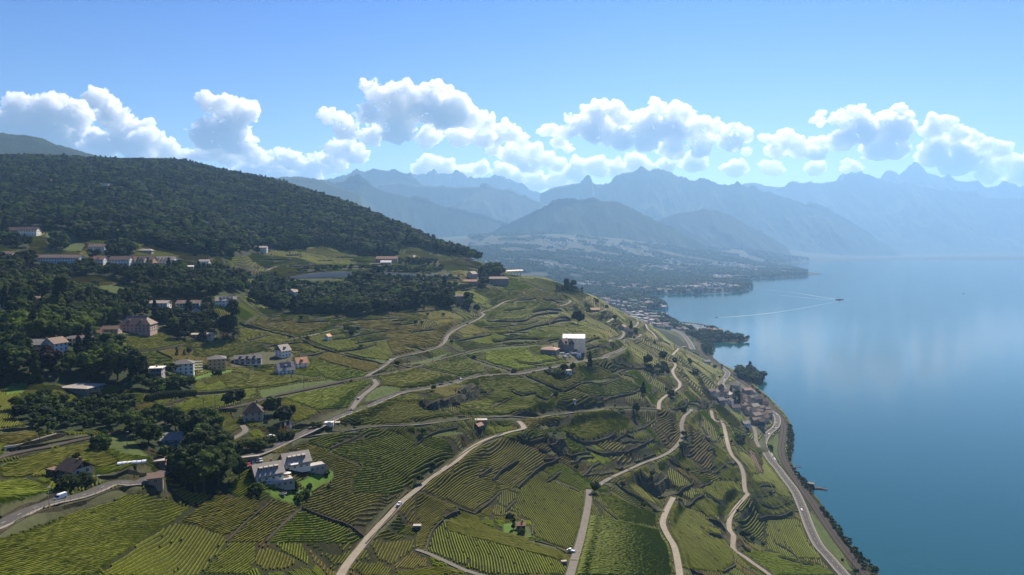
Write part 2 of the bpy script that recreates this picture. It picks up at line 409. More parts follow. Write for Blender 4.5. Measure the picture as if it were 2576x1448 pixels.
WALL_SRC = [
    ('6', 5.5, (640, 1245), (900, 1165), (1060, 1110), (1180, 1080)), ('6', 4, (1200, 1060), (1290, 930), (1420, 825)), ('6', 4, (330, 965), (700, 880), (1150, 800)), ('6', 3.5, (740, 365), (860, 430), (1000, 470), (1300, 550), (1590, 605)),
    ('6', 3.5, (100, 210), (380, 270), (660, 335)), ('6', 2.5, (790, 525), (880, 510), (990, 470)), ('6', 2.5, (1390, 705), (1500, 655), (1600, 585)), ('6', 2, (1650, 605), (1850, 640)),
    ('6', 3.5, (1670, 545), (2000, 465), (2130, 425), (2170, 330), (2280, 240), (2480, 150)), ('6', 3, (1790, 430), (2000, 470)), ('6', 9, (1930, 975), (2000, 1030), (2200, 995), (2350, 940), (2510, 870)),
    ('6', 3, (1780, 865), (2000, 840), (2200, 800), (2350, 765), (2520, 710)), ('6', 3, (1345, 1035), (1500, 960), (1720, 885)), ('6', 1.2, (1950, 645), (2150, 690), (2340, 745)), ('6', 2.5, (680, 190), (800, 185), (1010, 180)), ('6', 2.5, (1640, 170), (1800, 165)),
    ('6', 2.5, (1060, 240), (1340, 215)), ('6', 2, (1830, 290), (2050, 265)), ('6', 2, (1260, 405), (1600, 350)),
    ('5', 2, (1000, 1098), (1200, 1175), (1400, 1250), (1620, 1325)), ('5', 1.2, (990, 1100), (830, 1240), (640, 1435)), ('5', 1.2, (670, 1055), (450, 1230), (240, 1435)),
    ('5', 3.2, (900, 440), (1010, 395), (1280, 325), (1560, 300)), ('5', 3, (1300, 290), (1800, 262), (2100, 245), (2420, 200), (2574, 188)), ('5', 2, (2170, 450), (2300, 350), (2570, 290)), ('5', 2.5, (1280, 500), (1430, 430), (1640, 355)),
    ('5', 6, (1960, 1130), (1830, 1260), (1700, 1380), (1640, 1445)),
    ('7', 4.5, (90, 535), (340, 625), (560, 695)), ('7', 3, (575, 697), (800, 655), (1110, 600)), ('7', 3, (640, 715), (850, 800), (1030, 882)), ('7', 2.5, (1030, 885), (1130, 850), (1300, 795), (1630, 755)),
    ('7', 2.5, (340, 1032), (430, 990), (535, 955)), ('7', 5, (200, 1145), (480, 1142), (900, 1118), (1100, 1088), (1300, 1048), (1520, 1032), (1880, 1058), (2000, 1068)), ('7', 4.5, (2130, 1085), (2450, 1045), (2574, 990)),
    ('7', 2.5, (820, 1245), (980, 1222), (1110, 1182)), ('7', 5, (590, 1350), (700, 1405), (880, 1375), (900, 1440)), ('7', 12, (925, 1440), (1000, 1448), (1080, 1440)), ('7', 4, (1085, 1315), (1270, 1395), (1420, 1375), (1575, 1330)),
    ('7', 5, (280, 170), (640, 178), (760, 125), (1000, 95)), ('7', 5, (560, 280), (700, 250), (900, 200), (1130, 165)), ('7', 3, (0, 375), (150, 345), (330, 310)), ('7', 3, (380, 303), (700, 290)), ('7', 3, (250, 243), (580, 215)),
    ('7', 3, (340, 385), (820, 360)), ('7', 3.5, (860, 382), (1020, 352)), ('7', 3, (1280, 392), (1420, 347)), ('7', 3, (1290, 462), (1530, 412)), ('7', 4, (1460, 955), (1750, 905), (1860, 850)), ('7', 4, (1540, 695), (1780, 645), (1950, 640)),
    ('7', 2.5, (1620, 702), (1800, 752)), ('7', 3.5, (1500, 552), (1640, 492), (1672, 470)), ('7', 2.5, (530, 880), (640, 925), (780, 905)), ('7', 2.5, (770, 925), (880, 970), (960, 905)), ('7', 8, (0, 930), (90, 900), (200, 850)), ('7', 2, (170, 925), (350, 875)),
    ('7', 3, (1680, 1330), (1760, 1365)), ('7', 3, (1540, 1380), (1690, 1345)), ('7', 2.5, (1720, 1165), (1780, 1140)), ('7', 3, (1700, 1310), (1840, 1260), (1980, 1170)), ('7', 3, (1650, 1410), (1840, 1390), (1960, 1350)),
    ('c', 6.5, (870, 32), (600, 125), (345, 308), (150, 412), (10, 545)), ('5', 6.5, (2060, 920), (1990, 1000), (1880, 1090), (1750, 1210), (1640, 1320)), ('c', 5, (290, 865), (440, 800)), ('c', 2, (430, 770), (590, 825)), ('c', 2.5, (590, 828), (720, 740), (860, 605)), ('c', 2, (90, 1230), (155, 1010), (270, 892)),
    ('c', 3, (900, 800), (1010, 695)), ('c', 4.5, (1030, 565), (1250, 372), (1430, 285)), ('c', 4, (640, 450), (760, 385)), ('c', 5, (770, 485), (860, 410), (1030, 308)), ('c', 3, (1310, 512), (1380, 470), (1450, 405)), ('c', 2, (1380, 480), (1650, 602)),
    ('c', 2.5, (1240, 182), (1330, 212), (1370, 115)), ('c', 4.5, (1510, 35), (1690, 112), (1900, 82), (2000, 25)), ('c', 5, (1690, 135), (1890, 228), (2150, 195), (2400, 75)), ('c', 3, (1480, 175), (1600, 242), (1745, 212)), ('c', 3, (1560, 295), (1780, 252)),
    ('c', 3, (1670, 445), (1850, 305)), ('c', 2.5, (1690, 430), (1990, 385)), ('c', 3, (2010, 332), (2095, 350), (2200, 305)), ('c', 3, (2200, 270), (2410, 195)), ('c', 9, (2230, 490), (2380, 548), (2530, 485)), ('c', 2.5, (2060, 560), (2280, 690), (2500, 800)),
    ('c', 2.5, (1890, 500), (2150, 620), (2480, 790)), ('c', 1.2, (1840, 690), (1880, 770), (2030, 890)), ('c', 2, (1140, 1090), (1350, 1150), (1510, 1200)), ('c', 2, (1180, 930), (1170, 1040)), ('c', 3, (1290, 295), (1450, 262)),
    ('r', 9, (0, 440), (130, 570), (270, 475)), ('r', 5, (180, 612), (320, 622), (500, 562), (545, 500)), ('r', 5, (460, 745), (640, 645)), ('r', 2.5, (360, 702), (450, 732)), ('r', 4, (690, 1025), (920, 1085)), ('r', 6, (855, 870), (960, 775), (1030, 695)),
    ('r', 6, (985, 850), (1085, 775), (1105, 685)), ('r', 7, (700, 880), (860, 960)), ('r', 6, (1200, 885), (1280, 862), (1420, 865), (1535, 805)), ('r', 3, (1190, 722), (1360, 775), (1530, 692)), ('r', 4, (990, 1155), (1110, 1205)), ('r', 2.5, (840, 1420), (960, 1345), (940, 1262)),
    ('r', 2, (430, 1392), (640, 1440)), ('r', 1.5, (1400, 1262), (1560, 1310), (1740, 1345)), ('r', 3, (610, 420), (680, 400), (770, 330)), ('r', 3, (270, 310), (400, 350), (440, 385)), ('r', 3, (480, 260), (560, 215)), ('r', 3, (610, 320), (660, 265)), ('r', 3, (680, 190), (750, 165)),
    ('r', 3, (590, 570), (730, 510)), ('r', 3, (640, 610), (760, 700), (860, 735)), ('r', 3, (750, 420), (860, 340)), ('r', 3, (880, 330), (960, 290)), ('r', 3, (1180, 570), (1250, 545), (1350, 555)), ('r', 2.5, (1180, 660), (1280, 640), (1360, 600)), ('r', 3, (110, 370), (190, 300)),
    ('8', 3, (600, 760), (630, 690), (660, 640)), ('8', 4, (440, 320), (580, 300), (720, 292)), ('8', 4, (540, 385), (660, 345), (740, 330)), ('8', 3, (270, 200), (370, 150), (385, 100)), ('8', 3, (90, 210), (160, 180)),
    ('4', 3.5, (0, 585), (200, 570), (330, 545)), ('4', 5, (30, 775), (190, 748), (400, 690), (660, 625)), ('4', 4, (200, 750), (500, 690), (900, 640)), ('4', 5.5, (0, 1400), (250, 1330), (560, 1230)), ('4', 3, (990, 1055), (1250, 1005), (1520, 960)), ('l', 6.5, (-150, 1050), (0, 1005), (300, 900), (600, 800), (900, 705), (1200, 610), (1440, 520)),
    ('4', 3, (1960, 210), (2200, 195), (2400, 165)), ('4', 2.5, (1390, 390), (1650, 330), (1850, 270)), ('3', 2.5, (1220, 970), (1500, 935), (1700, 900)), ('3', 2, (1330, 1135), (1600, 1110), (1880, 1050)),
    ('h', 4, (100, 600), (230, 615), (350, 640)), ('h', 5, (150, 850), (270, 790), (380, 800)), ('h', 5, (0, 735), (150, 705), (280, 715)), ('h', 3, (750, 1000), (830, 995), (890, 960)), ('h', 3, (870, 1020), (1000, 1005), (1080, 985)), ('h', 3, (860, 1340), (1000, 1290), (1190, 1280)),
    ('h', 4, (1210, 1030), (1290, 1020), (1380, 1060)), ('h', 3, (730, 1180), (830, 1130), (920, 1115)), ('h', 5, (1700, 1170), (1620, 1140), (1560, 1100)), ('h', 4, (1480, 1395), (1530, 1370), (1560, 1400)), ('3', 3, (2420, 850), (2574, 905)),
]
WALLS = [Wall(C(w[0], *w[2:]), w[1] * (.52 if w[1] < 7 else .7), 'rock' if w[1] >= 7 else 'stone') for w in WALL_SRC]


def grad(x, y, e=4.0):
    return (sample(x + e, y) - sample(x - e, y)) / (2 * e), (sample(x, y + e) - sample(x, y - e)) / (2 * e)


# small terrace walls that follow the contour
AUTO_REG = [[(1180, 760), (1480, 740), (1600, 830), (1700, 900), (1790, 960), (1800, 1035), (1600, 1020), (1300, 1020), (1180, 930)],
            [(1300, 1060), (1700, 1060), (1700, 1240), (1450, 1210), (1330, 1150)],
            [(1760, 1060), (1880, 1100), (2000, 1300), (1960, 1380), (1850, 1250), (1700, 1240)],
            [(640, 760), (880, 790), (1180, 780), (1150, 860), (900, 900), (640, 850)],
            [(1060, 990), (1420, 940), (1640, 960), (1640, 1020), (1200, 1040)],
            [(640, 640), (860, 625), (1150, 650), (1240, 680), (1000, 688), (640, 690)]]
AUTO_W = []
for ri, (reg, cnt) in enumerate(zip(AUTO_REG, (14, 8, 18, 14, 6, 18))):
    xs_ = [p[0] for p in reg]; ys_ = [p[1] for p in reg]
    tries = 0
    made = 0
    while made < cnt and tries < cnt * 8:
        tries += 1
        px, py = rng.uniform(min(xs_), max(xs_)), rng.uniform(min(ys_), max(ys_))
        if not inside(px, py, reg):
            continue
        x, y, z = hit(px, py)
        if z < 4:
            continue
        P = [(x, y, z)]
        n = int(rng.integers(5, 15))
        ok = True
        sgn = 1 if rng.random() < .5 else -1
        for _ in range(n):
            gx, gy = grad(x, y, 8)
            L = math.hypot(gx, gy) + 1e-6
            x += sgn * -gy / L * 6; y += sgn * gx / L * 6
            P.append((x, y, float(sample(x, y))))
        Pw = np.array(P)
        mid = Pw[len(Pw) // 2]
        if any(np.min(np.linalg.norm(w_.W[:, :2] - mid[:2], axis=1)) < 14 for w_ in WALLS + AUTO_W):
            continue
        if any(np.min(np.linalg.norm(r_.W[:, None, :2] - Pw[None, :, :2], axis=2)) < r_.width + 2 for r_ in ROADS):
            continue
        AUTO_W.append(Wall(None, float(rng.uniform(.7, 1.5)), 'stone', world=Pw))
        made += 1

# terraces: the ground steps down in front of every wall
CELL = MY * (1.96 / (NA - 1) + 0.0050) * .5
for w in WALLS + AUTO_W:
    P = w.W
    mid = P[len(P) // 2]
    tx, ty = P[min(len(P) - 1, len(P) // 2 + 1)][:2] - P[max(0, len(P) // 2 - 1)][:2]
    L = math.hypot(tx, ty) + 1e-9
    nx, ny = -ty / L, tx / L
    up = 0
    for q in P[::max(1, len(P) // 6)]:
        gx, gy = grad(q[0], q[1])
        up += gx * nx + gy * ny
    # a wall whose uphill side is unclear faces the camera
    if abs(up) < 1e-3:
        up = nx * mid[0] + ny * mid[1]
    w.side = 1 if up > 0 else -1
    reach = 6 + 2.2 * w.h
    x0, x1 = P[:, 0].min() - reach * 2.5, P[:, 0].max() + reach * 2.5
    y0, y1 = P[:, 1].min() - reach * 2.5, P[:, 1].max() + reach * 2.5
    j0, j1 = np.searchsorted(GY, max(y0, 111)), np.searchsorted(GY, y1)
    if j1 <= j0:
        continue
    amin = min(x0 / max(y0, 111), x0 / y1); amax = max(x1 / max(y0, 111), x1 / y1)
    i0, i1 = np.searchsorted(GA, amin), np.searchsorted(GA, amax)
    sl = (slice(j0, j1), slice(i0, i1))
    gx_, gy_ = MX[sl], MY[sl]
    if gx_.size == 0:
        continue
    d, s, t = seg_dist(gx_, gy_, P, True)
    tot = np.sum(np.linalg.norm(np.diff(P[:, :2], axis=0), axis=1))
    taper = np.clip(t / 4 + .25, 0, 1) * np.clip((tot - t) / 4 + .25, 0, 1)
    cap = np.where((t <= 0) | (t >= tot - 1e-6), 0, 1)
    sg = s * w.side
    upside = (sg > 0) & (d > CELL[sl] * .55)
    dz = np.where(upside, .5, -.5) * w.h * np.exp(-d / reach) * taper * np.where(cap > 0, 1, np.exp(-d / 2.0))
    GZ[sl] += np.where(GZ[sl] > .5, dz, 0)

# cut the roads level into the slope
for r in ROADS:
    P = r.W
    P[:, 2] = np.maximum(P[:, 2], 2.2)
    hw = r.width / 2
    reach = hw + 9 + P[:, 1].mean() * .004
    for k in range(0, len(P) - 1, 12):
        S = P[k:k + 13]
        x0, x1 = S[:, 0].min() - reach, S[:, 0].max() + reach
        y0, y1 = S[:, 1].min() - reach, S[:, 1].max() + reach
        j0, j1 = np.searchsorted(GY, max(y0, 111)), np.searchsorted(GY, max(y1, 112))
        i0, i1 = np.searchsorted(GA, min(x0 / max(y0, 111), x0 / max(y1, 112))), np.searchsorted(GA, max(x1 / max(y0, 111), x1 / max(y1, 112)))
        sl = (slice(j0, j1), slice(i0, i1))
        if MX[sl].size == 0:
            continue
        best = np.full(MX[sl].shape, 1e9); zc = np.zeros(MX[sl].shape)
        for a_, b_ in zip(S[:-1], S[1:]):
            dx, dy = b_[0] - a_[0], b_[1] - a_[1]; L2 = dx * dx + dy * dy + 1e-9
            t = np.clip(((MX[sl] - a_[0]) * dx + (MY[sl] - a_[1]) * dy) / L2, 0, 1)
            d = np.hypot(MX[sl] - a_[0] - t * dx, MY[sl] - a_[1] - t * dy)
            m = d < best
            best = np.where(m, d, best); zc = np.where(m, a_[2] + t * (b_[2] - a_[2]), zc)
        cs = CELL[sl] * 1.2
        wgt = np.clip(1 - (best - hw - cs) / (4.0 + cs), 0, 1)
        wgt = wgt * wgt * (3 - 2 * wgt)
        GZ[sl] = np.where(GZ[sl] > .3, GZ[sl] * (1 - wgt) + (zc - .25 - CELL[sl] * .03) * wgt, GZ[sl])

# ------------------------------------------------------------------ what grows or stands where (regions read in the photo)
FOREST = [
    [(-400, 300), (0, 385), (320, 400), (460, 403), (700, 448), (900, 512), (1050, 578), (1140, 612), (1205, 632), (1218, 662), (1144, 647), (1094, 641), (1044, 620), (1000, 630), (990, 652), (956, 647), (919, 642), (869, 630),
     (819, 615), (744, 630), (669, 632), (600, 648), (525, 642), (425, 630), (325, 606), (235, 606), (175, 614), (112, 597), (112, 575), (25, 575), (-400, 600)],
]
GROVE = {   # region: (list of outlines, spacing m, height range)
    'upper': ([C('3', (-200, 200), (300, 210), (850, 270), (950, 260), (1600, 280), (1800, 300), (2100, 300), (2480, 400), (2480, 560), (2150, 570), (2000, 600), (1500, 590), (1360, 450), (1000, 360), (700, 380), (550, 470), (-200, 460)),
               C('3', (860, 110), (1300, 60), (1370, 130), (1330, 170), (900, 190)), C('3', (0, 0), (290, 0), (280, 100), (60, 90)), C('1', (480, 1150), (680, 1170), (680, 1240), (500, 1240))], 9.0, (10, 17)),
    'park': ([C('3', (-200, 500), (450, 500), (560, 540), (700, 590), (1080, 670), (1420, 610), (1500, 660), (1650, 750), (1560, 790), (1400, 770), (1220, 850), (1050, 870), (950, 960), (1010, 1000), (1250, 1070), (1320, 1130),
                (1220, 1170), (1060, 1200), (1200, 1330), (1430, 1300), (1480, 1390), (1640, 1340), (1740, 1260), (1760, 1390), (1950, 1440), (1950, 1500), (1480, 1560), (1000, 1430), (640, 1480), (300, 1440), (-200, 1500))], 10.0, (13, 22)),
    'garden': ([C('4', (250, 260), (620, 240), (700, 330), (1000, 260), (1240, 270), (1390, 400), (1380, 470), (1240, 570), (880, 590), (500, 600), (200, 480), (140, 430)), C('4', (1450, 130), (1700, 40), (1950, 140), (1920, 200), (1480, 260))], 6.2, (4, 8)),
    'clump': ([C('4', (1560, 900), (1700, 800), (1950, 680), (2080, 640), (2310, 780), (2330, 930), (2290, 1180), (1950, 1210), (1720, 1060))], 7.5, (14, 20)),
    'copse': ([C('4', (1270, 580), (1500, 460), (1680, 440), (1860, 600), (1640, 640), (1640, 780), (1430, 740)), C('6', (240, 1150), (450, 1060), (560, 1100), (630, 1200), (590, 1250), (310, 1240)), C('6', (40, 1050), (140, 1040), (130, 1130), (50, 1150)), C('3', (1650, 750), (1850, 700), (2150, 720), (2230, 1000), (2100, 1040), (1900, 990), (1650, 900))], 8.5, (8, 14)),
    'band': ([C('2', (0, 1010), (120, 960), (300, 1010), (420, 1110), (500, 1150), (860, 1060), (1000, 960), (1250, 910), (1280, 1030), (1600, 1060), (1800, 1040), (1920, 1040), (2000, 1190), (2200, 1180), (2210, 1240), (1900, 1240), (1720, 1180), (1650, 1230), (1150, 1290), (1100, 1320), (800, 1290), (400, 1290), (0, 1190)),
              C('2', (2260, 870), (2440, 850), (2500, 960), (2480, 1030), (2300, 1010))], 9.5, (12, 20)),
    'hedge': ([C('2', (400, 872), (1000, 840), (1500, 870), (1600, 885), (1900, 872), (1900, 830), (1600, 840), (1200, 825), (500, 835)), C('2', (1280, 962), (2050, 955), (2050, 920), (1300, 925)), C('2', (100, 975), (1000, 1000), (1000, 1020), (120, 1030)),
               C('2', (1400, 760), (1640, 740), (1820, 760), (1820, 800), (1450, 790)), C('2', (1290, 1030), (2000, 1000), (2330, 1020), (2100, 1060), (1300, 1060))], 8.0, (5, 9)),
    'shore': ([C('h', (900, 610), (1150, 600), (1250, 610), (1335, 665), (1200, 688), (1100, 698), (1130, 750), (960, 735), (880, 700)), C('h', (1170, 762), (1250, 765), (1380, 822), (1410, 880), (1380, 890), (1250, 810)), C('h', (1400, 890), (1500, 940), (1700, 940), (1900, 940), (1950, 960), (2100, 985), (2165, 1003), (2150, 1018), (1830, 1035), (1800, 1100), (1790, 1180), (1690, 1120), (1700, 1040), (1600, 985), (1480, 930)),
               C('h', (2010, 1330), (2060, 1325), (2160, 1310), (2230, 1345), (2330, 1385), (2320, 1440), (2180, 1440)), C('8', (940, 10), (1200, 10), (1250, 55), (1200, 110), (1100, 110))], 13, (9, 17)),
    'bank': ([C('8', (1110, 130), (1160, 160), (1230, 215), (1200, 215)), C('8', (1490, 510), (1525, 560), (1535, 650), (1515, 800), (1500, 880), (1480, 800), (1480, 640)), C('r', (1520, 330), (1600, 480), (1590, 480), (1510, 360)),
              C('r', (1760, 700), (1850, 790), (1950, 930), (2060, 1090), (2180, 1250), (2280, 1390), (2250, 1390), (2050, 1110), (1850, 840)), C('8', (1500, 500), (1545, 560), (1560, 660), (1540, 900), (1500, 900), (1510, 700)), C('r', (1560, 400), (1640, 480), (1760, 640), (1700, 640), (1600, 500)), C('r', (1850, 780), (2000, 960), (2180, 1200), (2420, 1440), (2330, 1440), (2120, 1200), (1930, 960))], 4.5, (2, 5)),
    'bushes': ([C('r', (950, 970), (1080, 1040), (1250, 1120), (1240, 1170), (1080, 1100), (950, 1020)), C('8', (440, 640), (520, 660), (500, 780), (400, 800)), C('8', (960, 640), (1040, 640), (1040, 740), (970, 720)), C('r', (960, 50), (1050, 60), (1040, 150), (970, 130)), C('8', (1190, 640), (1010, 560), (1080, 540), (1110, 600)),
                C('7', (2080, 850), (2200, 900), (2190, 1000), (2120, 980)), C('7', (1840, 650), (2100, 640), (2140, 720), (1900, 730)), C('7', (860, 640), (1020, 700), (1030, 760), (880, 700)), C('r', (1300, 130), (1350, 160), (1340, 210), (1300, 180)), C('6', (1150, 250), (1300, 260), (1330, 330), (1230, 350)), C('7', (900, 1290), (1040, 1290), (1040, 1400), (920, 1400))], 7, (3, 7)),
}
GRASS = [C('3', (500, 500), (700, 480), (1340, 445), (1500, 520), (1420, 600), (1340, 640), (1080, 660), (700, 590)), C('1', (450, 1040), (700, 1040), (860, 1180), (820, 1240), (690, 1250), (480, 1150)), C('1', (830, 600), (1150, 610), (1250, 650), (900, 650)),
         C('1', (1370, 690), (1560, 700), (1560, 720), (1380, 715)), C('4', (1090, 620), (1230, 600), (1330, 650), (1420, 780), (1500, 850), (1200, 800), (1080, 740)), C('6', (1350, 990), (1420, 870), (1540, 830), (1740, 840), (1720, 880), (1500, 960)),
         C('5', (960, 830), (1220, 700), (1310, 720), (1310, 800), (1080, 930)), C('5', (620, 910), (720, 990), (960, 1060), (1130, 940), (1010, 900), (850, 920)), C('2', (0, 940), (700, 925), (1050, 930), (1000, 950), (400, 970), (0, 990)), C('2', (1280, 975), (2050, 965), (2150, 1000), (1900, 1020), (1300, 1005)),
         C('6', (300, 870), (700, 800), (1150, 750), (1150, 800), (700, 870), (330, 960)), C('r', (1290, 100), (1390, 10), (1400, 200), (1500, 380), (1440, 350), (1300, 180)), C('r', (1700, 780), (1760, 850), (2000, 1150), (2130, 1400), (2050, 1380), (1850, 1150), (1760, 980)), C('c', (880, 930), (1000, 900), (1140, 960), (1180, 1060), (1050, 1070), (880, 1010)),
         C('4', (50, 160), (120, 100), (290, 100), (240, 190), (60, 220)), C('6', (1950, 1350), (2200, 1290), (2400, 1300)), C('3', (1940, 1390), (2200, 1310), (2400, 1310), (1960, 1410)), C('6', (870, 390), (1200, 440), (1590, 560), (1560, 590), (1300, 530), (1000, 450)), C('6', (1690, 590), (1800, 600), (1990, 560), (2230, 480), (2100, 570), (1850, 620)),
         C('7', (900, 420), (680, 440), (400, 470), (100, 520), (0, 540), (60, 500), (400, 420), (680, 400)), C('c', (1460, 180), (1620, 270), (1780, 250), (1740, 215), (1600, 240), (1560, 200), (1460, 150)), C('4', (0, 920), (350, 830), (400, 800), (420, 850), (60, 950))]
YARD = [C('5', (310, 690), (460, 600), (660, 540), (830, 540), (700, 640), (430, 720)), C('7', (830, 430), (1020, 380), (1290, 440), (1290, 560), (1130, 590), (1000, 530), (830, 510)), C('8', (700, 180), (1000, 60), (1150, 140), (1320, 330), (1330, 480), (1200, 620), (1010, 420), (780, 320)), C('6', (0, 540), (340, 480), (640, 500), (640, 600), (30, 640)),
        C('h', (1640, 990), (1740, 1010), (1740, 1080), (1700, 1060)), C('4', (580, 110), (1010, 90), (1040, 160), (830, 250)), C('3', (1200, 850), (1560, 800), (1740, 890), (1230, 970))]
PINF = lambda l: np.asarray(l, float)


# ------------------------------------------------------------------ small helpers for building
COL = scene.collection


def tag(o, label=None, cat=None, group=None, kind=None):
    if label: o['label'] = label
    if cat: o['category'] = cat
    if group: o['group'] = group
    if kind: o['kind'] = kind
    return o


def link(name, data, parent=None):
    o = bpy.data.objects.new(name, data)
    COL.objects.link(o)
    if parent is not None:
        o.parent = parent
    return o


def empty(name, loc, rz=0.0):
    o = link(name, None)
    o.location = loc
    o.rotation_euler = (0, 0, rz)
    o.empty_display_size = 1
    return o


class MB:
    """collects boxes, prisms and strips for one mesh"""

    def __init__(self):
        self.v = []; self.f = []; self.m = []

    def add(self, vs, fs, mi=0):
        n = len(self.v)
        self.v.extend(vs)
        self.f.extend([tuple(i + n for i in f) for f in fs])
        self.m.extend([mi] * len(fs))

    def box(self, x0, x1, y0, y1, z0, z1, mi=0):
        self.add([(x0, y0, z0), (x1, y0, z0), (x1, y1, z0), (x0, y1, z0), (x0, y0, z1), (x1, y0, z1), (x1, y1, z1), (x0, y1, z1)],
                 [(0, 3, 2, 1), (4, 5, 6, 7), (0, 1, 5, 4), (1, 2, 6, 5), (2, 3, 7, 6), (3, 0, 4, 7)], mi)

    def bar(self, a, b, r, n=5, r2=None, mi=0):
        a = np.array(a, float); b = np.array(b, float)
        d = b - a; L = np.linalg.norm(d) + 1e-9; d /= L
        u = np.cross(d, (0, 0, 1.0)) if abs(d[2]) < .95 else np.cross(d, (1.0, 0, 0))
        u /= np.linalg.norm(u); w = np.cross(d, u)
        r2 = r if r2 is None else r2
        vs = []
        for c, rr in ((a, r), (b, r2)):
            for k in range(n):
                t = 2 * math.pi * k / n
                vs.append(tuple(c + rr * (math.cos(t) * u + math.sin(t) * w)))
        fs = [(k, (k + 1) % n, n + (k + 1) % n, n + k) for k in range(n)] + [tuple(range(n))[::-1], tuple(range(n, 2 * n))]
        self.add(vs, fs, mi)

    def mesh(self, name, mats):
        me = bpy.data.meshes.new(name)
        me.from_pydata(self.v, [], self.f)
        for m in (mats if isinstance(mats, (list, tuple)) else [mats]):
            me.materials.append(m)
        if any(self.m):
            me.polygons.foreach_set('material_index', self.m)
        me.update()
        return me

    def build(self, name, mats, parent=None):
        return link(name, self.mesh(name, mats), parent)


def np_mesh(name, V, F, mats=None, smooth=False):
    """V (n,3), F (m,4) or (m,3)"""
    V = np.ascontiguousarray(V, np.float32); F = np.ascontiguousarray(F, np.int32)
    me = bpy.data.meshes.new(name)
    me.vertices.add(len(V)); me.vertices.foreach_set('co', V.ravel())
    k = F.shape[1]
    me.loops.add(F.size); me.loops.foreach_set('vertex_index', F.ravel())
    me.polygons.add(len(F))
    me.polygons.foreach_set('loop_start', np.arange(0, F.size, k, dtype=np.int32))
    me.polygons.foreach_set('loop_total', np.full(len(F), k, np.int32))
    me.polygons.foreach_set('use_smooth', np.full(len(F), smooth))
    if mats is not None:
        me.materials.append(mats)
    me.update()
    me.validate()
    return me


def vcol(me, name, rgb):
    at = me.color_attributes.new(name, 'FLOAT_COLOR', 'POINT')
    c = np.ones((len(me.vertices), 4), np.float32)
    c[:, :3] = rgb
    at.data.foreach_set('color', c.ravel())


def material(name, base, rough=.8, noise=None, spec=.3, bump=None, trans=None, metal=0.0, attr=None, var=None):
    """principled material; noise=(scale, second colour, detail), bump=(scale, strength, distance), trans=translucent colour, attr=vertex colour"""
    m = bpy.data.materials.new(name)
    m.use_nodes = True
    nt = m.node_tree; N = nt.nodes; L = nt.links
    b = N['Principled BSDF']
    b.inputs['Roughness'].default_value = rough
    b.inputs['Specular IOR Level'].default_value = spec
    b.inputs['Metallic'].default_value = metal
    col = None
    if attr:
        a = N.new('ShaderNodeVertexColor'); a.layer_name = attr
        col = a.outputs['Color']
    else:
        rgb = N.new('ShaderNodeRGB'); rgb.outputs[0].default_value = (*base, 1)
        col = rgb.outputs[0]
    tc = N.new('ShaderNodeNewGeometry')
    if noise:
        for sc, c2, fac in ([noise] if not isinstance(noise, list) else noise):
            n = N.new('ShaderNodeTexNoise'); n.inputs['Scale'].default_value = sc; n.inputs['Detail'].default_value = 4
            L.new(tc.outputs['Position'], n.inputs['Vector'])
            mr = N.new('ShaderNodeMapRange'); mr.inputs[1].default_value = .35; mr.inputs[2].default_value = .65; mr.inputs[3].default_value = 0; mr.inputs[4].default_value = fac
            L.new(n.outputs['Fac'], mr.inputs[0])
            mx = N.new('ShaderNodeMix'); mx.data_type = 'RGBA'
            if isinstance(c2, (int, float)):
                mul = N.new('ShaderNodeMix'); mul.data_type = 'RGBA'; mul.blend_type = 'MULTIPLY'; mul.inputs[0].default_value = 1
                L.new(col, mul.inputs[6]); mul.inputs[7].default_value = (c2, c2, c2, 1)
                L.new(mul.outputs[2], mx.inputs[7])
            else:
                mx.inputs[7].default_value = (*c2, 1)
            L.new(mr.outputs[0], mx.inputs[0]); L.new(col, mx.inputs[6])
            col = mx.outputs[2]
    if var:
        oi = N.new('ShaderNodeObjectInfo')
        mr = N.new('ShaderNodeMapRange'); mr.inputs[3].default_value = 1 - var; mr.inputs[4].default_value = 1 + var
        L.new(oi.outputs['Random'], mr.inputs[0])
        vm = N.new('ShaderNodeVectorMath'); vm.operation = 'SCALE'
        L.new(col, vm.inputs[0]); L.new(mr.outputs[0], vm.inputs['Scale'])
        col = vm.outputs[0]
    L.new(col, b.inputs['Base Color'])
    if bump:
        n = N.new('ShaderNodeTexNoise'); n.inputs['Scale'].default_value = bump[0]; n.inputs['Detail'].default_value = 3
        L.new(tc.outputs['Position'], n.inputs['Vector'])
        bp = N.new('ShaderNodeBump'); bp.inputs['Strength'].default_value = bump[1]; bp.inputs['Distance'].default_value = bump[2]
        L.new(n.outputs['Fac'], bp.inputs['Height']); L.new(bp.outputs[0], b.inputs['Normal'])
    if trans:
        t = N.new('ShaderNodeBsdfTranslucent')
        vm = N.new('ShaderNodeVectorMath'); vm.operation = 'MULTIPLY'; vm.inputs[1].default_value = trans[1]
        L.new(col, vm.inputs[0]); L.new(vm.outputs[0], t.inputs['Color'])
        ms = N.new('ShaderNodeMixShader'); ms.inputs[0].default_value = trans[0]
        L.new(b.outputs[0], ms.inputs[1]); L.new(t.outputs[0], ms.inputs[2])
        L.new(ms.outputs[0], N['Material Output'].inputs['Surface'])
    return m


# ------------------------------------------------------------------ region map of the ground, used when colouring and planting
MW, MH = 1288, 724


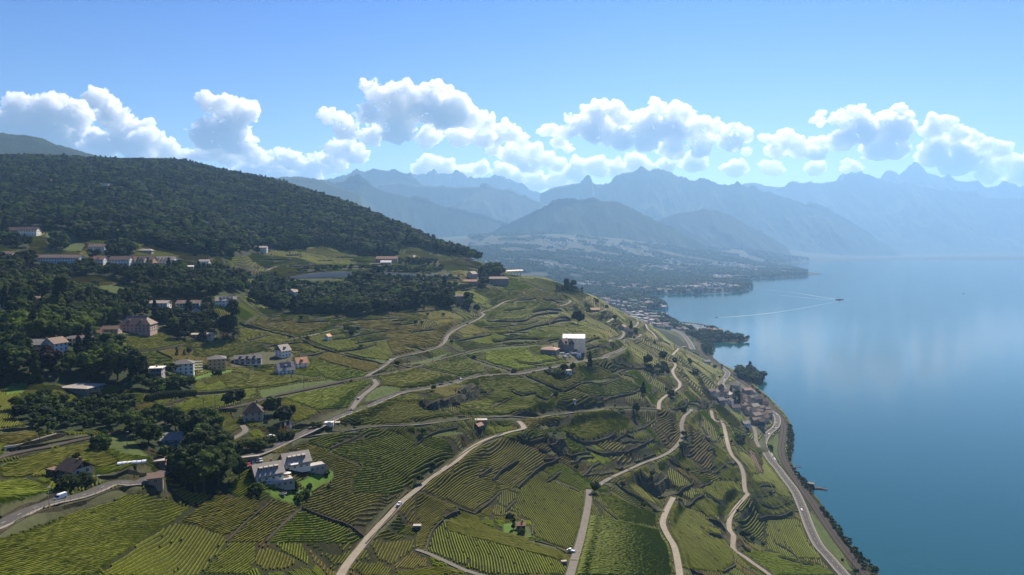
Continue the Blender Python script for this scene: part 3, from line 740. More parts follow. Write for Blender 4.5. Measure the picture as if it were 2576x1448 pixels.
class RegionMap:
    def __init__(self):
        self.a = np.zeros((MH + 80, MW + 200), np.int16)      # margin of 100 left/right, 80 below

    def fill(self, poly, val, only=None):
        P = np.asarray(poly, float) / 2.0 + np.array([100, 0])
        x0, x1 = int(max(0, P[:, 0].min() - 1)), int(min(self.a.shape[1], P[:, 0].max() + 2))
        y0, y1 = int(max(0, P[:, 1].min() - 1)), int(min(self.a.shape[0], P[:, 1].max() + 2))
        if x1 <= x0 or y1 <= y0:
            return
        X, Y = np.meshgrid(np.arange(x0, x1) + .5, np.arange(y0, y1) + .5)
        m = inside(X, Y, P)
        s = self.a[y0:y1, x0:x1]
        if only is not None:
            m &= np.isin(s, only)
        s[m] = val

    def get(self, px, py):
        i = np.clip((px / 2 + 100).astype(int), 0, self.a.shape[1] - 1)
        j = np.clip((py / 2).astype(int), 0, self.a.shape[0] - 1)
        return self.a[j, i]


LAWN = 8
V_AUTO, FOR, GRS, GRV, YRD, ROADC, WALLC, PLAIN = 0, 1, 2, 3, 4, 5, 6, 7
RM = RegionMap()
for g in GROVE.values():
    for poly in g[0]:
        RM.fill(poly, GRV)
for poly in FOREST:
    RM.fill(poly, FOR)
for poly in GRASS:
    RM.fill(poly, GRS)
for poly in (C('5', (960, 830), (1220, 700), (1310, 720), (1310, 800), (1080, 930)), C('5', (620, 910), (720, 990), (960, 1060), (1130, 940), (1010, 900), (850, 920)), C('4', (50, 160), (120, 100), (290, 100), (240, 190), (60, 220)), C('c', (880, 930), (960, 920), (980, 1010), (890, 1010)), C('3', (1940, 1390), (2200, 1310), (2400, 1310), (1960, 1410))):
    RM.fill(poly, LAWN)
for poly in YARD:
    RM.fill(poly, YRD)

# vineyard plots read one by one: outline, row direction (two picture points), colour key, spacing, label
PLOTS = [
    (C('l', (-100, 1010), (0, 1015), (300, 935), (700, 790), (1000, 700), (1280, 600), (1440, 640), (1560, 620), (1890, 780), (1760, 900), (1500, 1050), (1160, 1290), (950, 1460), (-100, 1480)), (C('l', (200, 1100), (1500, 850))), 'green', 2.3, 'broad dense green vine plot below the road with the white van'),
    (C('l', (1560, 1010), (1760, 930), (1960, 950), (2240, 1050), (2280, 1100), (2200, 1230), (2100, 1330), (2010, 1460), (1000, 1460), (1160, 1330)), (C('l', (1100, 1400), (1750, 1100))), 'green', 2.3, 'dark green vine plot with wide slanting rows at the bottom left edge of the slope'),
    (C('l', (1790, 900), (2080, 740), (2500, 650), (2600, 640), (2600, 800), (2270, 1070), (1960, 940)), (C('l', (1800, 960), (2500, 740))), 'tan', 2.2, 'vine plot with tan rows just below the big shaded tree clump'),
    (C('5', (560, 1010), (700, 1030), (800, 1010), (960, 1090), (800, 1240), (600, 1448), (260, 1448), (450, 1240), (680, 1060)), (C('5', (300, 1400), (850, 1100))), 'tan', 2.2, 'vine plot with tan rows between two pale stone strips below the white duplex'),
    (C('l', (2330, 1120), (2576, 930), (2576, 1300), (2480, 1440), (2050, 1440), (2120, 1330)), (C('l', (2100, 1420), (2500, 1150))), 'green', 2.0, 'small green vine plot wedged against a pale stone strip at the bottom edge'),
    (C('5', (1010, 1110), (1200, 1180), (1400, 1260), (1610, 1330), (1580, 1448), (640, 1448), (840, 1240)), (C('5', (760, 1400), (1500, 1280))), 'bright', 2.3, 'lush bright green square vine plot left of the pale lane'),
    (C('5', (880, 950), (1080, 950), (1320, 850), (1320, 700), (1130, 580), (1000, 530), (860, 520), (1030, 430), (1200, 500), (1600, 680), (1500, 800), (1500, 950), (1960, 960), (1880, 1060), (1760, 1180), (1620, 1300), (1400, 1235), (1200, 1155), (1000, 1080)), (C('5', (1100, 1040), (1950, 780))), 'tan', 2.2, 'wide vine plot with tan slanting rows right of the bright lawn'),
    (C('5', (1040, 420), (1300, 345), (1750, 290), (1900, 320), (2180, 450), (1900, 560), (1620, 660), (1220, 500)), (C('5', (1100, 450), (1700, 320))), 'green', 2.0, 'green vine plot just below the long dark lane wall'),
    (C('5', (1620, 670), (1900, 560), (2190, 460), (2574, 560), (2300, 700), (2120, 810), (2060, 900), (1960, 960), (1520, 940), (1520, 800)), (C('5', (1600, 900), (2400, 600))), 'green', 2.2, 'large green vine plot of curving rows left of the stone lined pale lane'),
    (C('5', (1340, 220), (1640, 90), (1840, 20), (2200, 20), (2340, 100), (2574, 170), (2400, 195), (2060, 235), (1600, 270), (1360, 280)), (C('5', (1500, 200), (2300, 60))), 'olive', 2.0, 'pointed vine plot in the fork between main road and walled lane'),
    (C('6', (1080, 1180), (1300, 1080), (1600, 970), (1860, 905), (1960, 960), (2080, 1080), (2400, 1140), (2150, 1180), (1780, 1205), (1300, 1235), (1100, 1240)), (C('6', (1200, 1180), (2000, 980))), 'olive', 2.0, 'fan shaped vine plot below the sweep of the main road'),
    (C('6', (590, 930), (1150, 810), (1440, 790), (1420, 820), (1310, 900), (1210, 1000), (1180, 1060), (900, 1080), (570, 960)), (C('6', (700, 1000), (1400, 820))), 'bright', 2.0, 'bright vine plot under the railway embankment left of the walled lane'),
    (C('6', (310, 990), (560, 970), (890, 1090), (1040, 1060), (640, 1200), (560, 1040), (380, 1010)), (C('6', (400, 1030), (860, 1140))), 'olive', 1.8, 'vine plot directly behind the dark roofed farmhouse trees'),
    (C('6', (930, 500), (990, 480), (1300, 560), (1570, 610), (1400, 695), (1020, 600), (880, 545)), (C('6', (950, 520), (1450, 640))), 'brown', 1.8, 'brown vine plot bounded by a dark wall beside the railway bridge'),
    (C('6', (790, 540), (880, 550), (1020, 610), (1390, 700), (1370, 750), (1160, 790), (980, 760), (840, 640)), (C('6', (850, 700), (1350, 560))), 'bright', 3.2, 'bright vine plot with bold pale rows right of the orange roofed house'),
    (C('6', (60, 730), (430, 680), (560, 750), (780, 760), (980, 740), (640, 800), (300, 850), (0, 870), (-100, 760)), (C('6', (100, 800), (900, 680))), 'olive', 1.9, 'vine plot below the white modern villa'),
    (C('6', (80, 250), (200, 250), (600, 340), (580, 370), (720, 360), (960, 460), (880, 500), (650, 450), (340, 400), (100, 400)), (C('6', (150, 350), (900, 450))), 'olive', 2.0, 'vine plot above the white chalets right of the tall dark tree'),
    (C('6', (140, 180), (640, 150), (700, 200), (1010, 200), (900, 270), (690, 310), (380, 255)), (C('6', (200, 200), (850, 260))), 'brown', 2.0, 'brownish vine plot under the dark wooded bank'),
    (C('6', (1050, 200), (1460, 150), (1640, 180), (1850, 210), (1960, 260), (2200, 200), (2280, 200), (2160, 330), (2110, 420), (1990, 460), (1640, 540), (1580, 380), (1480, 260), (1100, 230)), (C('6', (1300, 250), (2100, 330))), 'brown', 2.0, 'brown tinted vine slope left of the climbing lane'),
    (C('6', (760, 350), (960, 300), (1100, 270), (1220, 380), (1600, 370), (1700, 480), (1590, 570), (1300, 540), (1000, 450)), (C('6', (1000, 400), (1600, 520))), 'green', 2.2, 'green vine plot behind the curved dark wall above the railway'),
    (C('6', (1860, 640), (2200, 560), (2574, 480), (2574, 700), (2350, 740), (2150, 680)), (C('6', (1900, 620), (2400, 560))), 'green', 2.0, 'vine plot just below the railway line left of the chateau slope'),
    (C('6', (1500, 730), (1850, 650), (2150, 700), (2340, 750), (2000, 830), (1790, 860), (1560, 820)), (C('6', (1550, 780), (2300, 740))), 'olive', 2.0, 'triangular vine plot between the railway and the main road'),
    (C('7', (110, 520), (400, 470), (680, 450), (760, 530), (880, 520), (1090, 590), (800, 645), (570, 660), (340, 600)), (C('7', (250, 540), (1000, 600))), 'bright', 2.0, 'bright vine plot in front of the reddish flat roofed building'),
    (C('7', (230, 80), (400, 0), (900, 0), (1010, 40), (760, 90), (640, 160), (290, 160)), (C('7', (300, 100), (900, 50))), 'green', 2.0, 'high green vine plot resting on a dark bushy wall inside the lane bend'),
    (C('7', (660, 720), (860, 690), (1040, 790), (1190, 730), (1200, 620), (1440, 640), (1620, 740), (1300, 780), (1120, 845), (1030, 870), (840, 790)), (C('7', (750, 740), (1500, 720))), 'olive', 2.0, 'vine plot wrapped around the walled garden with a terrace'),
    (C('7', (1350, 600), (1500, 560), (1700, 620), (1860, 620), (1740, 650), (1550, 685), (1440, 640)), (C('7', (1400, 620), (1800, 600))), 'green', 2.0, 'vine plot between the poplar and the round dark tree'),
    (C('7', (220, 760), (560, 730), (850, 830), (1010, 900), (960, 1080), (500, 1130), (200, 1130), (0, 1100), (0, 950), (200, 930)), (C('7', (150, 1000), (900, 1050))), 'green', 2.2, 'great sweeping vine slope above the long lane wall'),
    (C('7', (1040, 890), (1150, 870), (1450, 970), (1520, 1020), (1280, 1035), (1000, 1080), (960, 1080), (1010, 920)), (C('7', (1030, 1000), (1450, 960))), 'olive', 2.2, 'vine plot with a lone small white hut above the lane wall'),
    (C('7', (1140, 850), (1300, 800), (1640, 760), (1840, 840), (1750, 895), (1450, 950)), (C('7', (1200, 840), (1800, 800))), 'green', 2.1, 'green vine plot with fine rows below the round dark tree'),
    (C('7', (610, 1160), (880, 1130), (1110, 1160), (980, 1210), (820, 1240), (690, 1250)), (C('7', (650, 1190), (1080, 1190))), 'brown', 2.0, 'small brown tinted vine plot right of the pale lane fork'),
    (C('7', (1120, 1150), (1300, 1080), (1500, 1060), (1740, 1160), (1700, 1260), (1570, 1310), (1400, 1360), (1270, 1380), (1090, 1300), (1000, 1240)), (C('7', (1300, 1080), (1650, 1250))), 'olive', 2.0, 'rounded olive vine plot on a tall curved retaining wall'),
    (C('7', (690, 1270), (1000, 1250), (1040, 1280), (860, 1360), (700, 1395), (600, 1340)), (C('7', (650, 1330), (1000, 1270))), 'green', 1.7, 'smooth dense green plot beside the rocky outcrop'),
    (C('c', (870, 60), (1100, 100), (1300, 240), (1400, 270), (1230, 360), (1020, 560), (870, 600), (700, 730), (590, 800), (440, 750), (60, 600), (150, 480), (400, 330), (620, 140)), (C('c', (150, 560), (900, 130))), 'tan', 2.2, 'large vine plot of long slanting rows right of the pale lane'),
    (C('c', (1100, 480), (1250, 380), (1400, 480), (1640, 600), (1690, 640), (1690, 800), (1620, 1150), (1500, 1190), (1200, 1060), (1160, 900), (960, 800)), (C('c', (1100, 560), (1500, 1150))), 'green', 2.2, 'tall green vine plot of steep rows above the small brown hut'),
    (C('c', (320, 860), (460, 800), (620, 860), (660, 930), (860, 1010), (1120, 1080), (1350, 1160), (1560, 1260), (1560, 1320), (1480, 1300), (300, 1000)), (C('c', (330, 900), (1500, 1280))), 'olive', 1.7, 'band of dense rows crossing diagonally below the small brown hut'),
    (C('c', (190, 1000), (290, 900), (560, 1030), (1500, 1330), (1520, 1444), (720, 1444), (500, 1360), (100, 1225)), (C('c', (800, 1200), (900, 1420))), 'bright', 2.6, 'bright vine plot of near upright rows at the bottom edge'),
    (C('c', (0, 620), (60, 610), (430, 770), (290, 860), (250, 890), (150, 1000), (80, 1200), (0, 1180)), (C('c', (0, 900), (260, 700))), 'tan', 2.2, 'narrow vine strip between the pale lane and a curved low wall'),
    (C('c', (1730, 840), (2030, 890), (2440, 990), (2560, 1150), (2576, 1444), (1620, 1444), (1680, 1100)), (C('c', (1750, 950), (2500, 1200))), 'dense', 1.6, 'dense lush green plot between the two lower lanes'),
    (C('c', (1830, 630), (1960, 640), (2200, 760), (2440, 830), (2440, 970), (2040, 880)), (C('c', (1850, 680), (2400, 930))), 'green', 2.0, 'vine plot of fine slanting rows below the lone roadside tree'),
    (C('c', (1470, 120), (1510, 60), (1690, 130), (1740, 190), (1590, 220)), (C('c', (1480, 130), (1700, 180))), 'green', 2.2, 'little vine terrace shaped like a wedge above a low stone wall'),
    (C('r', (320, 730), (460, 760), (690, 900), (700, 1010), (620, 1060), (850, 1090), (930, 1200), (940, 1330), (830, 1420), (440, 1380), (370, 1200), (300, 980)), (C('r', (350, 900), (900, 1380))), 'green', 1.8, 'vine plot filling the slope between the two pale winding lanes'),
    (C('r', (480, 750), (640, 660), (960, 760), (860, 850), (700, 860)), (C('r', (560, 740), (640, 820))), 'green', 2.2, 'vine terrace above the shaded rock recess beside the winding lane'),
    (C('r', (540, 590), (720, 700), (980, 770), (1030, 660), (1010, 500), (760, 500)), (C('r', (700, 560), (760, 700))), 'bright', 2.2, 'small bright vine terraces left of the winding lane'),
    (C('r', (1280, 870), (1600, 890), (1700, 1100), (1830, 1290), (1500, 1270), (1280, 1190), (1270, 1000)), (C('r', (1400, 950), (1500, 1250))), 'bright', 2.3, 'vine plot with upright rows left of the lakeside road'),
    (C('r', (1120, 1200), (1400, 1230), (1800, 1350), (1980, 1444), (1300, 1444), (1000, 1200)), (C('r', (1200, 1300), (1800, 1444))), 'bright', 1.8, 'bright green lowest plot beside the lakeside road'),
    (C('r', (1100, 180), (1150, 210), (1240, 420), (1200, 410), (1120, 280)), (C('r', (1110, 200), (1220, 420))), 'soil', 3.0, 'narrow strip of bare brown soil among the vines above the road'),
    (C('r', (1220, 200), (1330, 330), (1400, 430), (1540, 620), (1500, 680), (1200, 560), (1100, 440), (1240, 420)), (C('r', (1200, 300), (1500, 650))), 'bright', 2.0, 'bright vine slope falling to the lakeside road'),
    (C('4', (0, 200), (140, 170), (220, 240), (200, 400), (120, 440), (230, 520), (0, 580), (-100, 590), (-100, 200)), (C('4', (20, 480), (200, 280))), 'green', 2.0, 'shaded vine plot left of the bushy garden'),
    (C('4', (0, 610), (200, 580), (380, 600), (390, 680), (190, 730), (0, 710)), (C('4', (10, 680), (350, 620))), 'brown', 2.0, 'rough brown vine terrace above the white wall'),
    (C('4', (0, 1100), (150, 1060), (340, 1090), (560, 1200), (300, 1290), (0, 1390), (-80, 1400), (-80, 1120)), (C('4', (0, 1230), (500, 1230))), 'bright', 2.4, 'vine plot with bright curved rows left of the dark chalet'),
    (C('4', (0, 940), (420, 800), (900, 700), (960, 740), (1180, 880), (1200, 920), (980, 960), (860, 900), (600, 920), (400, 1000), (200, 1060), (0, 1050)), (C('4', (100, 1000), (1000, 780))), 'olive', 2.2, 'rough terraced vine plot behind the dark brown chalet'),
    (C('4', (1540, 420), (1900, 280), (2574, 150), (2574, 210), (2200, 340), (1900, 400), (1640, 460)), (C('4', (1600, 430), (2400, 200))), 'bright', 2.3, 'long bright vine strip above the railway line'),
    (C('4', (1960, 160), (2300, 70), (2574, 20), (2574, 100), (2200, 180), (1980, 200)), (C('4', (2000, 180), (2500, 60))), 'bright', 2.0, 'bright vine plot right of the dark clipped hedge'),
    (C('4', (1870, 480), (2260, 400), (2440, 540), (2240, 660), (2090, 640), (1910, 580)), (C('4', (1900, 540), (2300, 440))), 'olive', 1.9, 'vine plot between the railway and the driveway left of the farmhouse'),
    (C('3', (1240, 980), (1500, 945), (1660, 940), (1760, 1010), (1880, 1040), (1600, 1100), (1330, 1125), (1280, 1060)), (C('3', (1300, 1060), (1800, 1020))), 'olive', 2.0, 'vine plot just below the big pink mansion'),
    (C('3', (1340, 1150), (1570, 1120), (1740, 1220), (1440, 1290), (1230, 1210)), (C('3', (1300, 1200), (1650, 1220))), 'green', 2.0, 'small vine plot left of the scaffolded block'),
    (C('3', (1900, 1050), (2400, 1000), (2574, 900), (2574, 1110), (2340, 1170), (2100, 1190), (1930, 1170), (1960, 1120)), (C('3', (2000, 1120), (2500, 1000))), 'olive', 1.9, 'vine plot behind the ochre apartment block'),
]
for i, p in enumerate(PLOTS):
    RM.fill(p[0], 100 + i, only=[V_AUTO, GRS] if i != 20 else None)


def ribbon_pts(W, hw):
    d = np.gradient(W[:, :2], axis=0)
    d /= np.linalg.norm(d, axis=1)[:, None] + 1e-9
    n = np.stack([-d[:, 1], d[:, 0]], 1)
    return n, W[:, :2] + n * hw, W[:, :2] - n * hw


for r in ROADS:
    n, A, B = ribbon_pts(r.W, r.width / 2 + .8)
    pa = np.stack(proj(A[:, 0], A[:, 1], r.W[:, 2]), 1); pb = np.stack(proj(B[:, 0], B[:, 1], r.W[:, 2]), 1)
    for k in range(0, len(pa) - 1, 3):
        e = min(len(pa), k + 4)
        RM.fill(list(pa[k:e]) + list(pb[k:e][::-1]), ROADC)
for w in WALLS + AUTO_W:
    P = w.W
    if P[:, 1].max() < 111: continue
    x0, y0 = proj(P[:, 0], P[:, 1], P[:, 2] - w.h * .6 - .5); x1, y1 = proj(P[:, 0], P[:, 1], P[:, 2] + w.h * .6 + .3)
    RM.fill(list(zip(x0, y0 + 1)) + list(zip(x1, y1))[::-1], WALLC, only=[V_AUTO] + list(range(100, 200)))

# ------------------------------------------------------------------ ground colours
TINT = {'olive': (.095, .098, .030), 'green': (.060, .078, .022), 'tan': (.150, .125, .058), 'bright': (.085, .115, .022), 'brown': (.120, .095, .048), 'dense': (.045, .075, .020), 'soil': (.13, .085, .06)}
LEAF = {'olive': (.122, .150, .022), 'green': (.110, .145, .020), 'tan': (.130, .145, .028), 'bright': (.130, .180, .016), 'brown': (.122, .126, .030), 'dense': (.100, .145, .020), 'soil': (.06, .08, .02)}
LEAF = {k: (v[0] * 1.58, v[1] * 1.36, v[2] * .90) for k, v in LEAF.items()}
gpx, gpy = proj(MX, MY, GZ)
reg = RM.get(gpx, gpy)
col = np.zeros(MX.shape + (3,), np.float32)
nz = fbm(MX / 55, MY / 55, 21)[..., None]; nf = fbm(MX / 9, MY / 9, 31)[..., None]
# automatic parcels
SEEDS = []
for _ in range(900):
    Y = math.exp(rng.uniform(math.log(250), math.log(1700)))
    SEEDS.append((rng.uniform(-.8, .6) * Y, Y))
SEEDS = np.array(SEEDS)
KEYS = ['olive', 'green', 'green', 'bright', 'olive', 'brown', 'tan', 'green']
SEED_KEY = [KEYS[i] for i in rng.integers(0, len(KEYS), len(SEEDS))]


def seed_of(x, y):
    """index of the parcel a point belongs to (nearest seed, distances stretched)"""
    best = np.full(np.shape(x), 1e18); idx = np.zeros(np.shape(x), np.int32)
    wx = x + 9 * vnoise(x / 30, y / 30, 5); wy = y + 9 * vnoise(x / 30, y / 30, 6)
    for i, (sx, sy) in enumerate(SEEDS):
        d = (wx - sx) ** 2 + (wy - sy) ** 2
        m = d < best
        best[m] = d[m]; idx[m] = i
    return idx


landm = (GZ > -.5) & (MY < 1900)
col[:] = (.045, .06, .02)
sub = landm & (reg == V_AUTO)
sid = np.zeros(MX.shape, np.int32)
sid[sub] = seed_of(MX[sub], MY[sub])
TINT = {k: tuple(np.array(v) * (.24, .24, .22)) for k, v in TINT.items()}  # vine ground darkened: the shade between rows is put into its colour
tints = np.array([TINT[k] for k in SEED_KEY])
col[sub] = tints[sid[sub]]
for i, p in enumerate(PLOTS):
    col[reg == 100 + i] = TINT[p[2]]
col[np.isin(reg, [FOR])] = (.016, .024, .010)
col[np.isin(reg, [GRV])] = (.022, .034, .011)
col[np.isin(reg, [GRS])] = (.060, .085, .022)
col[reg == LAWN] = (.070, .135, .018)
col[np.isin(reg, [YRD])] = (.075, .078, .042)
col[np.isin(reg, [ROADC, WALLC])] = (.055, .062, .028)
slope = np.hypot(*np.gradient(GZ)[::-1]) / np.maximum(CELL, .1)
rocky = np.clip((slope - .9) / .8, 0, 1)[..., None] * (MY < 1800)[..., None]
col = col * (1 - rocky * .7) + np.array((.06, .056, .038)) * rocky * .7
far = np.clip((MY - 1900) / 500, 0, 1)[..., None]
pat = fbm(MX / 260, MY / 260, 41)[..., None]
farc = np.where(pat > .12, (.020, .028, .015), np.where(pat < -.12, (.014, .022, .012), (.017, .022, .015)))
hillm = (reg == FOR)[..., None] | (GZ > 330)[..., None]
farc = np.where(hillm, (.020, .034, .014), farc)
col = col * (1 - far) + farc * far
col = col * (1 + .16 * nz + .16 * nf)
shore_m = np.clip(1 - SD / 2.5, 0, 1)[..., None] * (MY < 3000)[..., None]
col = col * (1 - shore_m) + np.array((.09, .085, .07)) * shore_m
col = np.clip(col, .003, 1)

V = np.stack([MX, MY, GZ], -1).reshape(-1, 3)
nr, nc = MX.shape
idx = np.arange(nr * nc).reshape(nr, nc)
F = np.stack([idx[:-1, :-1], idx[:-1, 1:], idx[1:, 1:], idx[1:, :-1]], -1).reshape(-1, 4)
zf = GZ.reshape(-1)
keep = zf[F].max(1) > -2.5
F = F[keep]
used = np.zeros(len(V), bool); used[F.ravel()] = True
remap = np.cumsum(used) - 1
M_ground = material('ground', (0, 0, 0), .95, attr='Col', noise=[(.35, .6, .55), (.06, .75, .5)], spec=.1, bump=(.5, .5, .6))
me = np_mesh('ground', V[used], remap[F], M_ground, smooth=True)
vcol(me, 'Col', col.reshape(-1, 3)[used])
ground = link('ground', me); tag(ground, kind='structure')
print('ground', len(F), time.time() - T0)

# ------------------------------------------------------------------ lake
M_lake = material('lake_water', (.007, .052, .062), .06, spec=.5)
nt = M_lake.node_tree; N = nt.nodes; L = nt.links
b = N['Principled BSDF']
b.inputs['IOR'].default_value = 1.33
geo = N.new('ShaderNodeNewGeometry')
mp = N.new('ShaderNodeMapping'); mp.inputs['Scale'].default_value = (1.0, 2.4, 1.0); mp.inputs['Rotation'].default_value = (0, 0, .35)
L.new(geo.outputs['Position'], mp.inputs['Vector'])
n1 = N.new('ShaderNodeTexNoise'); n1.inputs['Scale'].default_value = .055; n1.inputs['Detail'].default_value = 5; n1.inputs['Roughness'].default_value = .6
n2 = N.new('ShaderNodeTexNoise'); n2.inputs['Scale'].default_value = .6; n2.inputs['Detail'].default_value = 2
L.new(mp.outputs[0], n1.inputs['Vector']); L.new(mp.outputs[0], n2.inputs['Vector'])
b1 = N.new('ShaderNodeBump'); b1.inputs['Strength'].default_value = .07; b1.inputs['Distance'].default_value = 1.6
b2 = N.new('ShaderNodeBump'); b2.inputs['Strength'].default_value = .045; b2.inputs['Distance'].default_value = .5
L.new(n1.outputs['Fac'], b1.inputs['Height']); L.new(n2.outputs['Fac'], b2.inputs['Height']); L.new(b1.outputs[0], b2.inputs['Normal'])
L.new(b2.outputs[0], b.inputs['Normal'])
mb = MB(); mb.add([(-9000, 60, 0), (23500, 60, 0), (23500, 17500, 0), (-9000, 17500, 0)], [(0, 1, 2, 3)])
tag(mb.build('lake', M_lake), kind='structure')

# ------------------------------------------------------------------ haze
HAZE = 5.3e-5
mh = bpy.data.materials.new('haze_air'); mh.use_nodes = True
nt = mh.node_tree; nt.nodes.clear()
o_ = nt.nodes.new('ShaderNodeOutputMaterial'); v_ = nt.nodes.new('ShaderNodeVolumePrincipled')
v_.inputs['Color'].default_value = (.33, .61, 1.0, 1)
v_.inputs['Density'].default_value = HAZE
v_.inputs['Anisotropy'].default_value = .32
nt.links.new(v_.outputs[0], o_.inputs['Volume'])
mb = MB(); mb.box(-24000, 24000, -600, 23500, -16, 2480)
hz = mb.build('haze', mh); tag(hz, kind='stuff')

# ------------------------------------------------------------------ road surfaces
M_asph = material('asphalt', (.062, .060, .058), .9, noise=(.25, .75, .7), spec=.12)
M_conc = material('lane_concrete', (.135, .126, .11), .9, noise=(.3, .72, .7), spec=.12)
M_pale = material('pale_concrete', (.225, .20, .16), .9, noise=(.3, .75, .7), spec=.12)
M_ball = material('ballast', (.042, .037, .032), .95, noise=(1.2, .6, .8), spec=.05)
M_white = material('white_paint', (.42, .42, .40), .9, spec=.1)
M_pave = material('pavement', (.19, .175, .155), .9, noise=(.5, .8, .6), spec=.1)
M_steel = material('steel', (.10, .085, .075), .8, spec=.1)
M_stone = material('dry_stone', (.070, .056, .040), .95, spec=.1, noise=[(1.3, .45, .8), (.25, (.045, .055, .022), .6)], bump=(1.2, .8, .3))
M_rock = material('rock', (.070, .060, .043), .95, spec=.1, noise=[(.5, .45, .8), (.15, (.03, .045, .02), .8)], bump=(.5, 1.0, 1.0))
M_parapet = material('parapet', (.15, .135, .11), .9, noise=(.6, .7, .7), spec=.1)
SURF = {'asphalt': M_asph, 'concrete': M_conc, 'pale': M_pale, 'ballast': M_ball}
ROAD_LABELS = {}


def ribbon(W, hw, lift, skirt=0.0, off=0.0, thick=0.0):
    n, _, _ = ribbon_pts(W, 1)
    c = W[:, :2] + n * off
    A = c + n * hw; B = c - n * hw
    z = W[:, 2] + lift
    k = len(W)
    if skirt > 0:
        V = np.concatenate([np.c_[A + n * .15, z - skirt], np.c_[A, z], np.c_[B, z], np.c_[B - n * .15, z - skirt]])
        F = []
        for r_ in range(3):
            i = np.arange(k - 1)
            F.append(np.stack([r_ * k + i, (r_ + 1) * k + i, (r_ + 1) * k + i + 1, r_ * k + i + 1], 1))
        return V, np.concatenate(F)
    V = np.concatenate([np.c_[A, z], np.c_[B, z]])
    i = np.arange(k - 1)
    return V, np.stack([i, k + i, k + i + 1, i + 1], 1)


def join(parts):
    Vs, Fs, n = [], [], 0
    for V, F in parts:
        Vs.append(V); Fs.append(F + n); n += len(V)
    return np.concatenate(Vs), np.concatenate(Fs)


for r in ROADS:
    lift = .10 + r.W[:, 1].mean() * .00012
    root = link(r.name, np_mesh(r.name, *ribbon(r.W, r.width / 2, lift, 1.2), SURF[r.surf]))
    tag(root, kind='structure')
    if r.surf == 'asphalt' and r.width > 6:
        # painted lines and pavements
        hw = r.width / 2
        dash = []
        W = resample(r.W, 3.0)
        for k in range(0, len(W) - 2, 4):
            dash.append(ribbon(W[k:k + 2], .08, lift + .02))
        if dash:
            link('centre_marking', np_mesh('centre_marking', *join(dash), M_white), root)['kind'] = 'stuff'
        if r.name == 'lakeside_road':
            for s in (-1, 1):
                link('pavement_strip', np_mesh('pavement_strip', *ribbon(W, .7, lift + .13, .2, s * (hw - .4)), M_pave), root)
                link('edge_line', np_mesh('edge_line', *ribbon(W, .06, lift + .02, 0, s * (hw - 2.0)), M_white), root)
        elif r.name == 'corniche_road':
            link('pavement_strip', np_mesh('pavement_strip', *ribbon(W, .6, lift + .12, .2, -(hw + .3)), M_pave), root)
        if r.name == 'motorway':
            link('edge_line', np_mesh('edge_line', *ribbon(W, .2, lift + .02, 0, hw - 1.0), M_white), root)
            link('central_barrier', np_mesh('central_barrier', *ribbon(W, .3, lift + .9, .9, 0), M_pave), root)
    if r.surf == 'ballast':
        W = resample(r.W, 3.0)
        offs = (-2.1, 2.1) if r.width > 6 else (0,)
        for o_ in offs:
            for s in (-.75, .75):
                link('rail', np_mesh('rail', *ribbon(W, .07, lift + .18, .15, o_ + s), M_steel), root)
    if r.surf in ('pale', 'concrete') and len(r.W) > 40 and r.W[:, 1].mean() < 1000:
        n, _, _ = ribbon_pts(r.W, 1)
        gx, gy = grad(r.W[:, 0], r.W[:, 1], 3)
        s = -1 if np.mean(gx * n[:, 0] + gy * n[:, 1]) > 0 else 1
        o_ = s * (r.width / 2 + .15)
        link('kerb', np_mesh('kerb', *ribbon(r.W, .18, lift + .55, 2.4, o_), M_parapet), root)


# ------------------------------------------------------------------ walls
def wall_mesh(w):
    P = w.W
    d = np.gradient(P[:, :2], axis=0); d /= np.linalg.norm(d, axis=1)[:, None] + 1e-9
    n = np.stack([-d[:, 1], d[:, 0]], 1) * w.side
    c = P[:, 1] * .0045
    zu = sample(P[:, 0] + n[:, 0] * (c * .8 + .3), P[:, 1] + n[:, 1] * (c * .8 + .3))
    zd = sample(P[:, 0] - n[:, 0] * (c * .2 + .5), P[:, 1] - n[:, 1] * (c * .2 + .5))
    jag = (.5 if w.kind == 'rock' else .12)
    rn = rng.normal(0, 1, (len(P), 4))
    zt = np.maximum(zu, zd + .5) + .22 + rn[:, 0] * jag * .6
    zt = np.minimum(zt, zd + w.h * 1.25 + .5)
    zb = np.minimum(zd, zt - .6) - 1.2
    th = .7 if w.kind == 'rock' else .35
    A = P[:, :2] - n * (th + rn[:, 1:2] * jag * .4); B = P[:, :2] + n * th
    bat = .12 * np.maximum(zt - zb, 0)[:, None] if w.kind != 'rock' else .3 * np.maximum(zt - zb, 0)[:, None]
    k = len(P)
    mid = (zt + zb) / 2
    Am = A - n * (bat * .5 + rn[:, 2:3] * jag * (1.6 if w.kind == 'rock' else .5))
    V = np.concatenate([np.c_[A - n * bat, zb], np.c_[Am, mid], np.c_[A, zt], np.c_[B, zt], np.c_[B, zb]])
    F = []
    i = np.arange(k - 1)
    for r_ in range(4):
        F.append(np.stack([r_ * k + i, r_ * k + i + 1, (r_ + 1) * k + i + 1, (r_ + 1) * k + i], 1))
    F = np.concatenate(F)
    caps = np.array([[0, k, 2 * k, 3 * k], [0, 3 * k, 4 * k, 4 * k], [k - 1, 4 * k - 1, 3 * k - 1, 2 * k - 1]])
    F = np.concatenate([F, caps[[0, 2]]])
    return V, F, float(np.mean(zt - zd))


